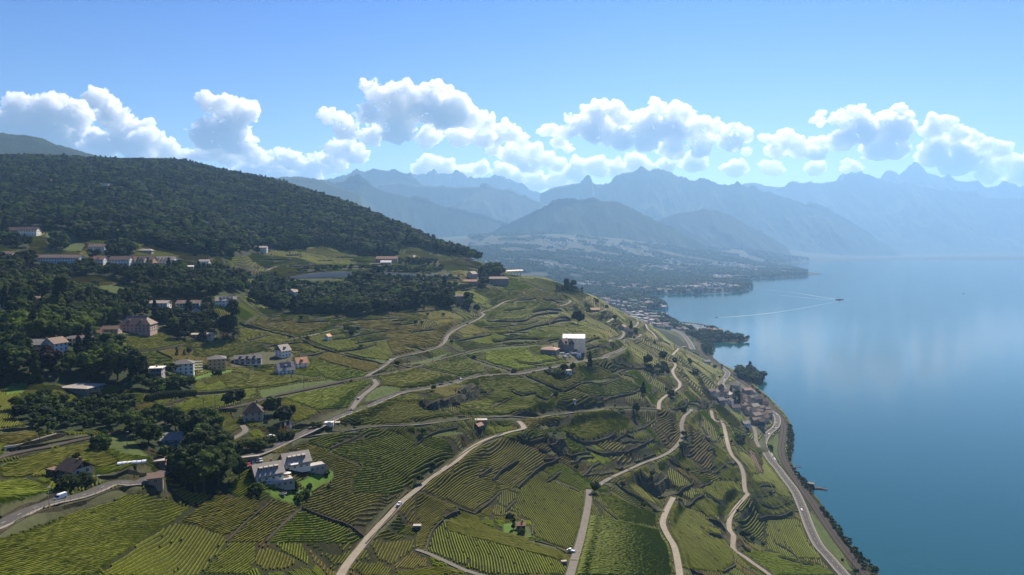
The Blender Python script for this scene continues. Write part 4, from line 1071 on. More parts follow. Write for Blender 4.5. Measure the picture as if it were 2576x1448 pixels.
AUTOLAB = []      # things that get their label from what they stand beside
for w in WALLS + AUTO_W:
    if w.W[:, 1].max() < 130:
        continue
    V, F, hh = wall_mesh(w)
    o = link('rock_face' if w.kind == 'rock' else 'retaining_wall', np_mesh('wall', V - np.array([*w.W[len(w.W) // 2]]), F, M_rock if w.kind == 'rock' else M_stone))
    o.location = w.W[len(w.W) // 2]
    Lw = np.sum(np.linalg.norm(np.diff(w.W[:, :2], axis=0), axis=1))
    adj = ('tall ' if w.h >= 4.5 else 'low ' if w.h < 2.3 else '') + ('long ' if Lw > 90 else 'short ' if Lw < 35 else '')
    tag(o, None, 'rock face' if w.kind == 'rock' else 'wall', 'shaded rock faces' if w.kind == 'rock' else 'stone terrace walls', 'thing')
    mid = w.W[len(w.W) // 2]
    AUTOLAB.append((o, ('shaded rock face' if w.kind == 'rock' else adj + 'stone terrace wall'), tuple(mid)))
print('walls', time.time() - T0)

# ------------------------------------------------------------------ mountains beyond the lake
F2 = lambda *p: [(1274.6 + x * .5052, 375.7 + y * .5052) for x, y in p]
F1 = lambda *p: [(644 + x * .3336, 375.7 + y * .3336) for x, y in p]
M_mount = material('mountain_forest', (.020, .036, .024), .95, noise=[(.0022, (.045, .062, .034), .5), (.012, .55, .6)], spec=.05)
M_peak = material('mountain_rock', (.075, .085, .07), .95, noise=[(.002, (.16, .15, .14), .6), (.01, .6, .6)], spec=.05)
M_hill = material('hill_woods', (.018, .032, .018), .95, noise=[(.012, (.040, .055, .026), .5), (.06, .5, .7)], spec=.05, bump=(.05, 1.0, 8))
RIDGES = [
    ('wooded_hill', [(-420, 370), (-200, 330), (-100, 332), (0, 341), (60, 347), (95, 352), (130, 359), (200, 377), (250, 391), (300, 405), (340, 415), (420, 440)], 4300, .32, M_hill, .25),
    ('mountain_ridge', F2((165, 215), (230, 180), (310, 165), (360, 158), (378, 160), (393, 134), (405, 129), (417, 132), (431, 165), (470, 166), (520, 160), (550, 121), (620, 110), (700, 103), (745, 98), (770, 93), (790, 98), (820, 110), (860, 135), (900, 145), (960, 150), (1060, 165), (1120, 172), (1200, 185), (1350, 220), (1500, 275), (1600, 310), (1700, 365), (1800, 420), (1850, 455), (1900, 480), (1960, 520)), 14000, .75, M_mount, 1.0),
    ('mountain_ridge', F2((900, 190), (1155, 170), (1180, 163), (1220, 157), (1260, 162), (1280, 172), (1350, 180), (1450, 170), (1600, 155), (1700, 135), (1740, 131), (1870, 153), (1930, 160), (2000, 165), (2060, 180), (2120, 182), (2250, 215), (2350, 225), (2450, 235), (2576, 240), (2800, 262), (3100, 300)), 17500, .7, M_mount, 1.0),
    ('mountain_ridge', F2((1500, 200), (1650, 150), (1750, 134), (1860, 135), (1875, 118), (1890, 104), (1915, 96), (1935, 108), (1948, 126), (1960, 131), (1975, 128), (1992, 106), (2005, 92), (2022, 86), (2040, 90), (2070, 108), (2130, 115), (2180, 140), (2230, 145), (2300, 155), (2335, 165), (2370, 178), (2430, 185), (2455, 174), (2480, 168), (2500, 172), (2520, 175), (2600, 182), (2800, 200), (3100, 240)), 19500, .8, M_peak, .8),
    ('mountain_ridge', F1((900, 260), (1130, 212), (1160, 192), (1220, 194), (1280, 192), (1310, 184), (1345, 170), (1365, 180), (1400, 200), (1440, 206), (1480, 210), (1492, 196), (1515, 190), (1535, 198), (1575, 212), (1590, 221), (1620, 225), (1700, 236), (1760, 242), (1775, 225), (1795, 215), (1820, 219), (1850, 211), (1870, 216), (1900, 235), (1950, 248), (2000, 265), (2060, 300), (2130, 330), (2180, 345), (2400, 400)), 17000, .8, M_mount, .8),
    ('mountain_ridge', F1((300, 260), (480, 240), (560, 220), (640, 208), (700, 190), (755, 182), (790, 168), (830, 175), (880, 172), (940, 168), (1000, 175), (1040, 176), (1080, 190), (1130, 212), (1300, 275), (1380, 300), (1500, 330), (1700, 400)), 13500, .7, M_mount, .7),
    ('mountain_ridge', F1((-200, 220), (0, 222), (80, 215), (200, 213), (300, 226), (400, 232), (480, 240), (600, 270), (800, 330)), 8200, .4, M_mount, .5),
    ('mountain_ridge', F1((900, 255), (1100, 252), (1300, 262), (1500, 270), (1650, 268), (1800, 285), (1950, 320), (2100, 375), (2200, 410), (2400, 430), (2576, 460), (2700, 520)), 12500, .65, M_mount, .8),
    ('mountain_ridge', F1((100, 300), (350, 270), (480, 246), (520, 240), (600, 232), (650, 228), (700, 235), (770, 240), (830, 250), (900, 275), (1000, 310), (1100, 340), (1250, 380), (1330, 400), (1500, 460), (1650, 500), (1750, 518), (1850, 560), (2000, 620), (2100, 660), (2250, 720)), 10200, .62, M_hill, .8),
    ('mountain_ridge', F2((-100, 420), (60, 360), (190, 290), (230, 268), (290, 262), (340, 258), (390, 255), (440, 250), (480, 251), (520, 260), (560, 268), (600, 285), (640, 300), (680, 320), (760, 360), (830, 395), (880, 425), (940, 450), (1000, 480)), 9300, .62, M_hill, .8),
    ('mountain_ridge', F2((650, 430), (720, 370), (780, 335), (850, 310), (960, 298), (1010, 302), (1060, 310), (1150, 348), (1200, 375), (1250, 400), (1330, 445), (1400, 490)), 11000, .6, M_hill, .8),
]
for ri, (nm, sil, Y0, slope, mm, amp) in enumerate(RIDGES):
    A, Zc = [], []
    for x, y in sil:
        a, s = ray(x, y); A.append(a); Zc.append(CAM_H + s * Y0)
    A, Zc = np.array(A), np.array(Zc)
    na = 520
    aa = np.linspace(A[0], A[-1], na)
    zc = np.interp(aa, A, Zc)
    zc = zc + fbm(aa * Y0 / 140, np.zeros(na) + ri * 7.3, 50 + ri, 4) * 11 * amp * (Y0 / 13000)
    edge = np.minimum(1, np.minimum(np.arange(na), np.arange(na)[::-1]) / 8.0)
    depth = np.maximum((zc - 0) / slope, 300)
    tt = np.r_[np.linspace(-1, 0, 46), np.linspace(0.03, .6, 10)]
    T, AA = np.meshgrid(tt, aa, indexing='ij')
    DY = T * depth[None, :] * np.where(T < 0, 1, 1.3)
    Yg = Y0 + DY
    Xg = AA * Y0 + DY * 0.1 * 0
    prof = np.where(T < 0, (1 + T) ** 1.25, 1 - T * 1.1)
    gully = fbm(Xg / 420 + 1.3 * fbm(Xg / 900, Yg / 900, 7), Yg / 1500, 90 + ri, 5)
    gul2 = fbm(Xg / 150, Yg / 260, 190 + ri, 4)
    mask = np.where(T < 0, np.clip(-T * 2.6, 0, 1), 1) * np.clip((1 + T) * 2.5, 0, 1)
    Zg = np.maximum(zc, 20)[None, :] * prof + (gully * 190 + gul2 * 55) * amp * mask * np.clip(zc / 900, .2, 1.3)[None, :]
    base = -4 if Y0 < 30000 else 0
    Zg = np.maximum(Zg, -4 + 0 * Zg)
    # the slope may not hide its own crest from where the photo was taken
    lim = CAM_H + (zc - CAM_H)[None, :] / Y0 * Yg
    Zg = np.where(np.abs(T) > .005, np.minimum(Zg, lim - 6), Zg)
    Zg[:, 0] = -5; Zg[:, -1] = -5
    V = np.stack([Xg, Yg, Zg], -1).reshape(-1, 3)
    n1_, n2_ = T.shape
    ii = np.arange(n1_ * n2_).reshape(n1_, n2_)
    F = np.stack([ii[:-1, :-1], ii[:-1, 1:], ii[1:, 1:], ii[1:, :-1]], -1).reshape(-1, 4)
    o = link(nm, np_mesh(nm, V, F, mm, smooth=True)); tag(o, kind='structure')

# ------------------------------------------------------------------ cumulus clouds over the mountains
def ico(sub):
    t = (1 + 5 ** .5) / 2
    v = [(-1, t, 0), (1, t, 0), (-1, -t, 0), (1, -t, 0), (0, -1, t), (0, 1, t), (0, -1, -t), (0, 1, -t), (t, 0, -1), (t, 0, 1), (-t, 0, -1), (-t, 0, 1)]
    v = [tuple(np.array(p) / np.linalg.norm(p)) for p in v]
    f = [(0, 11, 5), (0, 5, 1), (0, 1, 7), (0, 7, 10), (0, 10, 11), (1, 5, 9), (5, 11, 4), (11, 10, 2), (10, 7, 6), (7, 1, 8), (3, 9, 4), (3, 4, 2), (3, 2, 6), (3, 6, 8), (3, 8, 9), (4, 9, 5), (2, 4, 11), (6, 2, 10), (8, 6, 7), (9, 8, 1)]
    for _ in range(sub):
        cache = {}; nf_ = []

        def mid(a, b):
            k = (min(a, b), max(a, b))
            if k not in cache:
                m = np.array(v[a]) + np.array(v[b]); m /= np.linalg.norm(m); v.append(tuple(m)); cache[k] = len(v) - 1
            return cache[k]
        for a, b, c in f:
            ab_, bc, ca = mid(a, b), mid(b, c), mid(c, a)
            nf_ += [(a, ab_, ca), (b, bc, ab_), (c, ca, bc), (ab_, bc, ca)]
        f = nf_
    return np.array(v), np.array(f)


ICO1, ICO2, ICO3 = ico(1), ico(2), ico(3)
CLOUD_DENS = .0048
M_cloud = bpy.data.materials.new('cloud'); M_cloud.use_nodes = True
nt = M_cloud.node_tree; N = nt.nodes; L = nt.links; N.clear()
co = N.new('ShaderNodeOutputMaterial'); pv = N.new('ShaderNodeVolumePrincipled')
pv.inputs['Color'].default_value = (.985, .99, 1, 1); pv.inputs['Density'].default_value = CLOUD_DENS; pv.inputs['Anisotropy'].default_value = .35
L.new(pv.outputs[0], co.inputs['Volume'])
M_tmp = bpy.data.materials.new('cloud_skin')

# cloud banks: main puffs (picture x, y, radius in picture points); distance
CLOUDS = [
    (34000, [(30, 330, 50), (90, 300, 46), (140, 290, 44), (190, 300, 42), (120, 350, 60), (200, 360, 55), (20, 310, 26), (60, 310, 36), (-60, 330, 60)]),
    (33000, [(258, 255, 26), (285, 272, 30), (310, 300, 34), (270, 300, 40), (340, 335, 36), (300, 350, 50), (380, 365, 38), (420, 385, 30), (240, 370, 40), (350, 390, 40), (455, 395, 20)]),
    (33500, [(530, 270, 32), (560, 262, 26), (605, 272, 30), (630, 300, 26), (555, 310, 44), (600, 330, 42), (545, 355, 46), (610, 372, 40), (510, 385, 32), (640, 400, 32), (575, 400, 40), (465, 326, 9), (500, 320, 12)]),
    (37000, [(660, 420, 36), (700, 405, 30), (740, 410, 34), (780, 415, 36), (820, 420, 30), (640, 440, 40), (700, 440, 40), (760, 445, 40)]),
    (32000, [(935, 225, 26), (945, 205, 12), (960, 245, 36), (1000, 250, 34), (1040, 258, 34), (1095, 243, 26), (1125, 245, 30), (1075, 290, 44), (1000, 300, 56), (930, 300, 34), (1130, 300, 50), (1180, 300, 36), (1225, 315, 26), (1210, 285, 10), (860, 310, 28), (830, 305, 22), (820, 300, 14), (880, 335, 36), (930, 345, 34), (1000, 345, 36), (1070, 350, 34), (1150, 345, 36), (1210, 345, 34), (870, 300, 14)]),
    (35000, [(830, 370, 30), (870, 385, 34), (900, 400, 26), (840, 410, 30)]),
    (34500, [(1250, 350, 26), (1280, 345, 28), (1310, 362, 24), (1340, 385, 26), (1370, 405, 24), (1400, 420, 20), (1240, 380, 20), (1290, 390, 34), (1330, 420, 28)]),
    (38000, [(1060, 435, 26), (1095, 415, 24), (1120, 430, 28), (1170, 440, 26), (1210, 430, 24), (1260, 440, 28), (1300, 450, 30), (1350, 460, 30), (1400, 460, 30), (1450, 440, 34), (1500, 430, 26)]),
    (33000, [(1385, 335, 22), (1420, 340, 22), (1370, 340, 12), (1405, 360, 20), (1430, 375, 14), (1460, 320, 26), (1490, 285, 22), (1515, 275, 20), (1545, 285, 26), (1560, 305, 22), (1500, 320, 40), (1540, 345, 36), (1490, 350, 24), (1560, 370, 20), (1430, 305, 14)]),
    (33000, [(1620, 305, 26), (1650, 288, 24), (1690, 282, 24), (1725, 295, 22), (1760, 320, 26), (1800, 330, 22), (1840, 335, 22), (1870, 350, 22), (1700, 330, 46), (1640, 340, 36), (1770, 355, 34), (1590, 350, 30), (1620, 370, 28), (1700, 375, 34), (1830, 370, 28), (1880, 385, 14), (1760, 385, 24)]),
    (35000, [(1925, 355, 18), (1945, 375, 22), (1975, 355, 20), (1995, 375, 24), (1960, 385, 24), (2015, 385, 20)]),
    (34000, [(2065, 288, 14), (2070, 305, 16), (2110, 300, 24), (2140, 290, 20), (2175, 300, 22), (2215, 300, 18), (2255, 285, 16), (2270, 300, 20), (2290, 325, 26), (2150, 340, 44), (2220, 345, 46), (2270, 360, 30), (2110, 360, 36), (2200, 385, 36), (2060, 370, 24), (2040, 395, 24), (2260, 385, 30)]),
    (36000, [(2350, 310, 16), (2375, 318, 18), (2345, 335, 26), (2400, 345, 24), (2440, 350, 18), (2380, 370, 34), (2440, 380, 28), (2480, 370, 20), (2510, 385, 20), (2540, 405, 24), (2480, 410, 34), (2420, 410, 34), (2575, 425, 30), (2330, 400, 34), (2620, 430, 40), (2380, 420, 40), (2500, 440, 30), (2560, 450, 30)]),
    (40000, [(1600, 420, 30), (1750, 415, 30), (1850, 430, 26), (1950, 430, 26), (2050, 430, 26), (2150, 425, 24), (1550, 430, 26), (1680, 415, 26)]),
]
crng = np.random.default_rng(11)
for Yc, puffs in CLOUDS:
    Vs, Fs, nV = [], [], 0

    def puff(c, r, lv):
        global nV
        v, f = (ICO3, ICO2, ICO1)[lv]
        q = v * r
        q = q * (1 + .22 * vnoise(v[:, 0] * 2.1 + c[0] * .01, v[:, 1] * 2.1 + v[:, 2] * 2.7 + c[2] * .01, 3) + .12 * vnoise(v[:, 0] * 5.1 + c[0], v[:, 2] * 5.3 + v[:, 1] * 4, 5))[:, None]
        q[:, 2] = np.where(q[:, 2] < 0, q[:, 2] * .65, q[:, 2])
        Vs.append(q + c); Fs.append(f + nV); nV += len(v)

    def rough(c, r, lv, n):
        puff(c, r, lv)
        if lv < 2:
            for _ in range(n):
                d = crng.normal(0, 1, 3); d[2] = abs(d[2]) * .9 - .15; d /= np.linalg.norm(d)
                if lv == 1 or d[2] > -.2:
                    rr = r * crng.uniform(.26, .50)
                    rough(np.array(c) + d * r * crng.uniform(.72, 1.0), rr, lv + 1, 11)
    for x, y, r in puffs:
        a, s = ray(x, y)
        R = r / FOC * Yc * .92
        rough(np.array([a * Yc, Yc + crng.uniform(-1.2, 1.2) * R, CAM_H + s * Yc]), R, 0, 16)
    V = np.concatenate(Vs); F = np.concatenate(Fs)
    o = link('cloud_bank', np_mesh('cloud_bank', V, F, M_cloud, smooth=True))
    md = o.modifiers.new('remesh', 'REMESH'); md.mode = 'VOXEL'; md.voxel_size = 40 * Yc / 33000; md.use_smooth_shade = True
    dg = bpy.context.evaluated_depsgraph_get()
    me2 = bpy.data.meshes.new_from_object(o.evaluated_get(dg))
    o.modifiers.clear(); o.data = me2
    cv_ = np.empty(len(me2.vertices) * 3, np.float32); me2.vertices.foreach_get('co', cv_); cv_ = cv_.reshape(-1, 3)
    nv_ = np.empty(len(me2.vertices) * 3, np.float32); me2.vertices.foreach_get('normal', nv_); nv_ = nv_.reshape(-1, 3)
    dd_ = 0
    for wl, am in ((800, 130), (340, 95), (150, 62), (75, 30)):
        q_ = cv_ / wl
        dd_ = dd_ + am * (1.1 - 2.0 * np.abs(vnoise(q_[:, 0] + .7 * q_[:, 1], q_[:, 2], 3)) - np.abs(vnoise(q_[:, 1] - .4 * q_[:, 0], q_[:, 2] + 31.7, 5)))
    dd_ = np.where(nv_[:, 2] < -.3, dd_ * .4, dd_)
    cv_ = cv_ + nv_ * dd_[:, None]
    me2.vertices.foreach_set('co', cv_.astype(np.float32).ravel()); me2.update()
    me2.materials.clear(); me2.materials.append(M_cloud)
    tag(o, kind='structure')
print('clouds', time.time() - T0)

# ------------------------------------------------------------------ buildings
M_glass = material('window_glass', (.02, .025, .03), .12, spec=.6)
M_frame = material('window_frame', (.55, .54, .52), .6)
M_shut = material('shutter', (.10, .13, .10), .7)
WALLM = {k: material('plaster_' + k, c, .85, noise=(.6, .85, .5)) for k, c in {'white': (.78, .76, .72), 'cream': (.50, .44, .33), 'ochre': (.52, .33, .15), 'pink': (.42, .30, .25), 'grey': (.33, .31, .28), 'stone': (.26, .22, .18), 'wood': (.045, .028, .018), 'dark': (.06, .055, .05)}.items()}
ROOFM = {k: material('roof_' + k, c, .75, noise=[(1.5, .7, .7), (.2, .75, .5)]) for k, c in {'brown': (.16, .105, .080), 'grey': (.33, .305, .265), 'red': (.28, .14, .09), 'orange': (.52, .26, .14), 'dark': (.055, .040, .034), 'pale': (.34, .30, .25), 'slate': (.10, .095, .10), 'white': (.62, .61, .60)}.items()}
M_solar = material('solar_panel', (.06, .065, .08), .18, spec=.8)
M_sky = material('skylight_glass', (.35, .38, .42), .1, spec=.8)
M_metal = material('pale_metal', (.55, .56, .57), .4, metal=.3)
M_brick = material('chimney_brick', (.20, .11, .08), .9)
M_rail = material('balcony_rail', (.20, .22, .22), .5)
HOUSE_SITES = []


def win_mesh(w, h):
    mb = MB()
    mb.box(-w / 2 - .08, w / 2 + .08, -.05, .02, -h / 2 - .08, h / 2 + .08, 0)
    mb.box(-w / 2, w / 2, -.07, -.04, -h / 2, h / 2, 1)
    mb.box(-.035, .035, -.09, -.06, -h / 2, h / 2, 0)
    return mb.mesh('window', [M_frame, M_glass])


WINM = {'n': win_mesh(1.1, 1.4), 'w': win_mesh(2.2, 1.5), 's': win_mesh(.8, .9), 'd': win_mesh(2.6, 2.1)}


def place_win(parent, x, y, z, side, kind='n', name='window'):
    """side 0 front(-y) 1 right(+x) 2 back 3 left"""
    o = link(name, WINM[kind], parent)
    o.location = (x, y, z)
    o.rotation_euler = (0, 0, (0, math.pi / 2, math.pi, -math.pi / 2)[side])
    return o


def house(px, py, L, W, H, rh, yaw, wall, roof, style='gable', floors=2, label=None, name='house', cat='house', chim=1, dorm=0, sky=0, solar=0, balcony=0, eave=.7, nw=None, world=None, sink=3.0, group=None, ridge_off=0, detail=True, base=0):
    """footprint L x W (ridge along local x), wall height H, roof rise rh, yaw in degrees (0 = long side square to the camera's right)"""
    x, y, z = hit(px, py) if world is None else world
    root = empty(name, (x, y, z + base), math.radians(yaw))
    HOUSE_SITES.append((x, y, math.hypot(L, W) / 2 + 2.5))
    tag(root, label, cat, group)
    a, b = L / 2, W / 2
    mb = MB()
    wm = WALLM[wall] if isinstance(wall, str) else WALLM[wall[0]]
    mb.box(-a, a, -b, b, -sink, H)
    if style == 'gable':
        mb.add([(-a, -b, H), (-a, b, H), (-a, 0, H + rh - .05), (a, -b, H), (a, b, H), (a, 0, H + rh - .05)], [(0, 2, 1), (3, 4, 5)], 1 if isinstance(wall, tuple) else 0)
    mb.build('wall', [wm, WALLM[wall[1]]] if isinstance(wall, tuple) else wm, root)
    rm = ROOFM[roof]
    e = eave; t = .28
    R = MB()
    k = rh / b if b else 1
    if style == 'gable':
        for s in (-1, 1):
            yo, zo = s * (b + e), H - e * k
            R.add([(-a - e, yo, zo), (a + e, yo, zo), (a + e, 0, H + rh), (-a - e, 0, H + rh), (-a - e, yo, zo + t), (a + e, yo, zo + t), (a + e, 0, H + rh + t), (-a - e, 0, H + rh + t)],
                  [(0, 1, 2, 3), (4, 7, 6, 5), (0, 4, 5, 1), (1, 5, 6, 2), (3, 2, 6, 7), (0, 3, 7, 4)] if s < 0 else [(0, 3, 2, 1), (4, 5, 6, 7), (0, 1, 5, 4), (1, 2, 6, 5), (3, 7, 6, 2), (0, 4, 7, 3)])
    elif style == 'hip':
        q = max(a - b, .4)
        R.add([(-a - e, -b - e, H), (a + e, -b - e, H), (a + e, b + e, H), (-a - e, b + e, H), (-q, 0, H + rh), (q, 0, H + rh), (-a - e, -b - e, H - .25), (a + e, -b - e, H - .25), (a + e, b + e, H - .25), (-a - e, b + e, H - .25)],
              [(0, 1, 5, 4), (1, 2, 5), (2, 3, 4, 5), (3, 0, 4), (6, 7, 1, 0), (7, 8, 2, 1), (8, 9, 3, 2), (9, 6, 0, 3), (9, 8, 7, 6)])
    else:
        R.box(-a - e, a + e, -b - e, b + e, H, H + .35)
        R.box(-a - e, a + e, -b - e, -b - e + .3, H + .35, H + .6)
    ro = R.build('roof', rm, root)

    def rz_(yy):
        return H + rh - abs(yy) * k + t if style == 'gable' else H + rh * (1 - abs(yy) / b) + .1 if style == 'hip' else H + .35
    if detail:
        for i in range(chim):
            c = MB(); cx = a * (.35 - .7 * i); cy = b * .25
            c.box(cx - .4, cx + .4, cy - .35, cy + .35, rz_(cy) - 1, H + rh + 1.1 if style != 'flat' else H + 2.0)
            c.box(cx - .5, cx + .5, cy - .45, cy + .45, (H + rh + 1.1 if style != 'flat' else H + 2.0), (H + rh + 1.25 if style != 'flat' else H + 2.15))
            c.build('chimney', M_brick, ro)
        for i in range(dorm):
            xx = -a * .75 + (i + .5) * (1.5 * a / dorm); yy = -b * .55
            d = MB(); zb = rz_(yy) - .3
            d.box(xx - .8, xx + .8, yy - .9, yy + 1.5, zb - .8, zb + 1.1)
            d.build('dormer', WALLM['grey'], ro)
            d = MB(); d.box(xx - 1.0, xx + 1.0, yy - 1.1, yy + 1.8, zb + 1.1, zb + 1.28); d.build('dormer_roof', rm, ro)
            o = place_win(ro, xx, yy - .9, zb + .35, 0, 's')
        for i in range(sky):
            xx = -a * .6 + (i + .5) * (1.2 * a / sky); yy = -b * .45
            s_ = MB(); s_.add([(xx - .5, yy - .6, rz_(yy - .6) + .06), (xx + .5, yy - .6, rz_(yy - .6) + .06), (xx + .5, yy + .6, rz_(yy + .6) + .06), (xx - .5, yy + .6, rz_(yy + .6) + .06),
                               (xx - .5, yy - .6, rz_(yy - .6) - .1), (xx + .5, yy - .6, rz_(yy - .6) - .1), (xx + .5, yy + .6, rz_(yy + .6) - .1), (xx - .5, yy + .6, rz_(yy + .6) - .1)], [(0, 1, 2, 3), (0, 4, 5, 1), (1, 5, 6, 2), (2, 6, 7, 3), (3, 7, 4, 0)])
            s_.build('skylight', M_sky, ro)
        if solar:
            for i in range(solar):
                for j in range(2):
                    x0 = -a * .7 + i * 1.4 * a / solar; x1 = x0 + 1.3 * a / solar; y0 = -b * (.75 - .36 * j); y1 = y0 + b * .33
                    s_ = MB(); s_.add([(x0, y0, rz_(y0) + .08), (x1, y0, rz_(y0) + .08), (x1, y1, rz_(y1) + .08), (x0, y1, rz_(y1) + .08)], [(0, 1, 2, 3)])
                    s_.build('solar_panel', M_solar, ro)
        n_front = nw if nw is not None else max(2, int(L / 3.2))
        n_side = max(1, int(W / 3.8))
        fh = H / floors
        for f in range(floors):
            zc = fh * f + fh * .56
            for i in range(n_front):
                xx = -a + (i + .5) * L / n_front
                place_win(root, xx, -b, zc, 0, 'd' if (balcony and fh > 2.4) else 'n')
            for i in range(n_side):
                yy = -b + (i + .5) * W / n_side
                place_win(root, a, yy, zc, 1)
                place_win(root, -a, yy, zc, 3)
        if style == 'gable' and rh > 2:
            place_win(root, a, 0, H + rh * .35, 1, 's'); place_win(root, -a, 0, H + rh * .35, 3, 's')
        for i in range(balcony):
            zb = fh * (floors - 1 - i)
            s_ = MB(); s_.box(-a * .9, a * .9, -b - 1.5, -b - .02, zb - .15, zb + .02)
            bo = s_.build('balcony', M_frame, root)
            s_ = MB(); s_.box(-a * .9, a * .9, -b - 1.5, -b - 1.44, zb + .02, zb + 1.0); s_.build('railing', M_rail, bo)
    return root


H = house
H(*C('4', (765, 1015))[0], 9.5, 8, 3.4, 2.7, -28, ('cream', 'wood'), 'dark', label='dark brown wooden chalet with a wide gable roof above the road', name='chalet', floors=1, balcony=1, eave=1.3)
H(*C('4', (560, 1020))[0], 6, 4, 2.2, .4, -20, 'wood', 'brown', 'flat', 1, label='low brown roofed shed left of the dark wooden chalet', name='shed', cat='shed', chim=0, eave=.3, nw=1)
H(*C('4', (1745, 720))[0], 9, 8.5, 4.0, 2.5, 12, 'white', 'grey', label='white house with a grey brown gable roof and a glazed front between the trees', floors=2, balcony=1, eave=1.0)
H(*C('4', (1570, 1105))[0], 5.6, 6.2, 3.2, 1.3, 24, 'stone', 'brown', label='old stone barn with a brown roof at the edge of the tree clump', name='barn', cat='barn', floors=1, chim=0, nw=1)
H(*C('4', (1600, 925))[0], 6, 4, 2.2, .3, 20, 'stone', 'pale', 'flat', 1, label='small flat roofed garage under the left side of the tree clump', name='garage', cat='garage', chim=0, nw=1)
H(*C('4', (830, 175))[0], 19, 13, 3.0, 1.4, -12, 'stone', 'grey', 'hip', 1, label='wide low bungalow with a grey roof and one brown chimney', name='bungalow', balcony=0, eave=1.2)
H(*C('5', (650, 770))[0], 13.4, 11.2, 3.0, 4.0, 33, 'white', 'grey', label='left house of the white duplex with four dormers and white parasols', dorm=4, floors=2, sky=0, balcony=1, eave=.9)
H(*C('5', (930, 655))[0], 13.4, 11.2, 3.0, 4.0, 33, 'white', 'grey', label='right house of the white duplex with four dormers and roof windows', dorm=4, floors=2, sky=2, balcony=1, eave=.9)
H(*C('6', (245, 1165))[0], 11, 9.5, 5.5, 5.2, 15, 'cream', 'dark', 'hip', 2, label='old farmhouse with a steep dark hipped roof beside a bushy tree', name='farmhouse')
H(*C('6', (190, 600))[0], 22, 10, 5.0, 2.2, 18, 'white', 'slate', 'gable', 2, label='long white modern villa with a slate roof and glass front', name='villa', cat='villa', dorm=3, balcony=1, nw=5)
H(*C('6', (540, 530))[0], 10, 10, 6.0, 4.8, 55, ('white', 'dark'), 'pale', label='white house with a dark gable, topmost of the three slope houses', dorm=1)
H(*C('6', (560, 705))[0], 13, 10, 4.0, 5.6, 35, 'white', 'grey', label='white gabled house with solar panels, lowest of the three slope houses', solar=5, dorm=1)
H(*C('6', (722, 640))[0], 9.5, 9.5, 4.5, 4.2, 35, 'white', 'orange', label='white house with a bright orange roof on the vine slope', dorm=1)
H(*C('3', (2185, 1295))[0], 13, 12, 8.5, 2.4, 22, 'ochre', 'slate', 'hip', 3, label='ochre apartment block with a slate hipped roof', name='apartment_block', cat='building')
H(*C('3', (1850, 1345))[0], 14, 11, 8.0, 2.6, 22, 'white', 'slate', 'hip', 3, label='white apartment block wrapped in scaffolding at its right side', name='apartment_block', cat='building')
H(*C('3', (1540, 1370))[0], 13, 9, 5.5, .5, 12, 'grey', 'white', 'flat', 2, label='flat roofed house with a pale terrace roof above the bushes', balcony=1)
H(*C('3', (1390, 925))[0], 26, 16, 6.8, 7.5, 6, 'pink', 'brown', 'hip', 3, label='big pink mansion with a brown roof and solar panels', name='mansion', cat='mansion', solar=3, chim=2, dorm=2)
H(*C('3', (1125, 935))[0], 13, 8, 3.4, 2.2, 6, 'pink', 'brown', label='small pink annex with a brown roof left of the mansion', name='annex', floors=1, chim=0)
H(*C('3', (980, 965))[0], 7, 5, 2.8, 1.6, 6, 'cream', 'red', label='little red roofed outbuilding left of the pink annex', floors=1, chim=0, nw=1)
H(*C('3', (560, 1120))[0], 10, 11, 6.0, 3.4, 70, 'white', 'brown', label='white house half hidden behind dark garden trees')
H(*C('3', (430, 1110))[0], 12, 9, 4.5, 3.0, 10, 'cream', 'pale', label='house with two skylights on a pale roof among dark trees', sky=2)
H(*C('3', (780, 1060))[0], 17, 10, 5.5, 1.6, 14, 'white', 'slate', 'hip', 2, label='long house with a grey mansard roof behind the garden trees', balcony=1)
H(*C('3', (2030, 980))[0], 21, 11, 3.2, .8, 6, 'cream', 'pale', 'hip', 1, label='low pavilion with a wide pale roof and a conifer in front', name='pavilion', cat='pavilion')
H(*C('3', (1590, 680))[0], 22, 10, 4.5, 2.2, 3, 'white', 'pale', label='long house with a pale brown roof left of the skylight house')
H(*C('3', (1910, 690))[0], 23, 11, 5.5, 2.6, 3, 'white', 'brown', label='long house with four skylights above the dark conifers', sky=4, balcony=1)
H(*C('3', (2280, 665))[0], 20, 11, 6.0, 3.6, 12, 'white', 'pale', label='white house with dormers and a pale roof right of a round tree', dorm=2, solar=2)
H(*C('3', (90, 180))[0], 13, 10, 4.5, 2.6, 5, 'cream', 'brown', label='cream house cut by the left edge above the woods')
H(*C('3', (990, 105))[0], 20, 11, 4.6, 3.2, 5, 'white', 'brown', label='white house with a broad brown roof above the row houses', sky=2)
H(*C('3', (1470, 135))[0], 17, 8, 3.6, 2.2, 5, 'grey', 'grey', 'hip', 1, label='small shaded house at the foot of the dark forest')
H(*C('3', (2060, 250))[0], 13, 9, 4.4, 2.4, 8, 'white', 'pale', label='white house with roof windows beside the upper vine terraces', sky=2)
H(*C('3', (1900, 290))[0], 13, 7, 2.6, 1.2, 8, 'grey', 'white', label='low house with a bright white roof below the row houses', floors=1, chim=0)
H(*C('1', (300, 1085))[0], 24, 12, 7.0, 4.8, 5, 'white', 'brown', label='white farmhouse with a broad roof on the left hillside', sky=1)
H(*C('1', (165, 1060))[0], 16, 11, 4.0, 4.0, 5, 'stone', 'brown', label='brown roofed barn attached left of the hillside farmhouse', name='barn', cat='barn', floors=1, chim=0)
H(*C('1', (980, 600))[0], 52, 13, 8.5, .8, 3, 'white', 'slate', 'flat', 2, label='long white flat roofed building alone in the forest', name='institute', cat='building', nw=14, chim=0)
H(*C('1', (1530, 700))[0], 17, 10, 3.5, 3.0, 5, 'stone', 'red', label='small red roofed farmhouse in a forest clearing', floors=1)
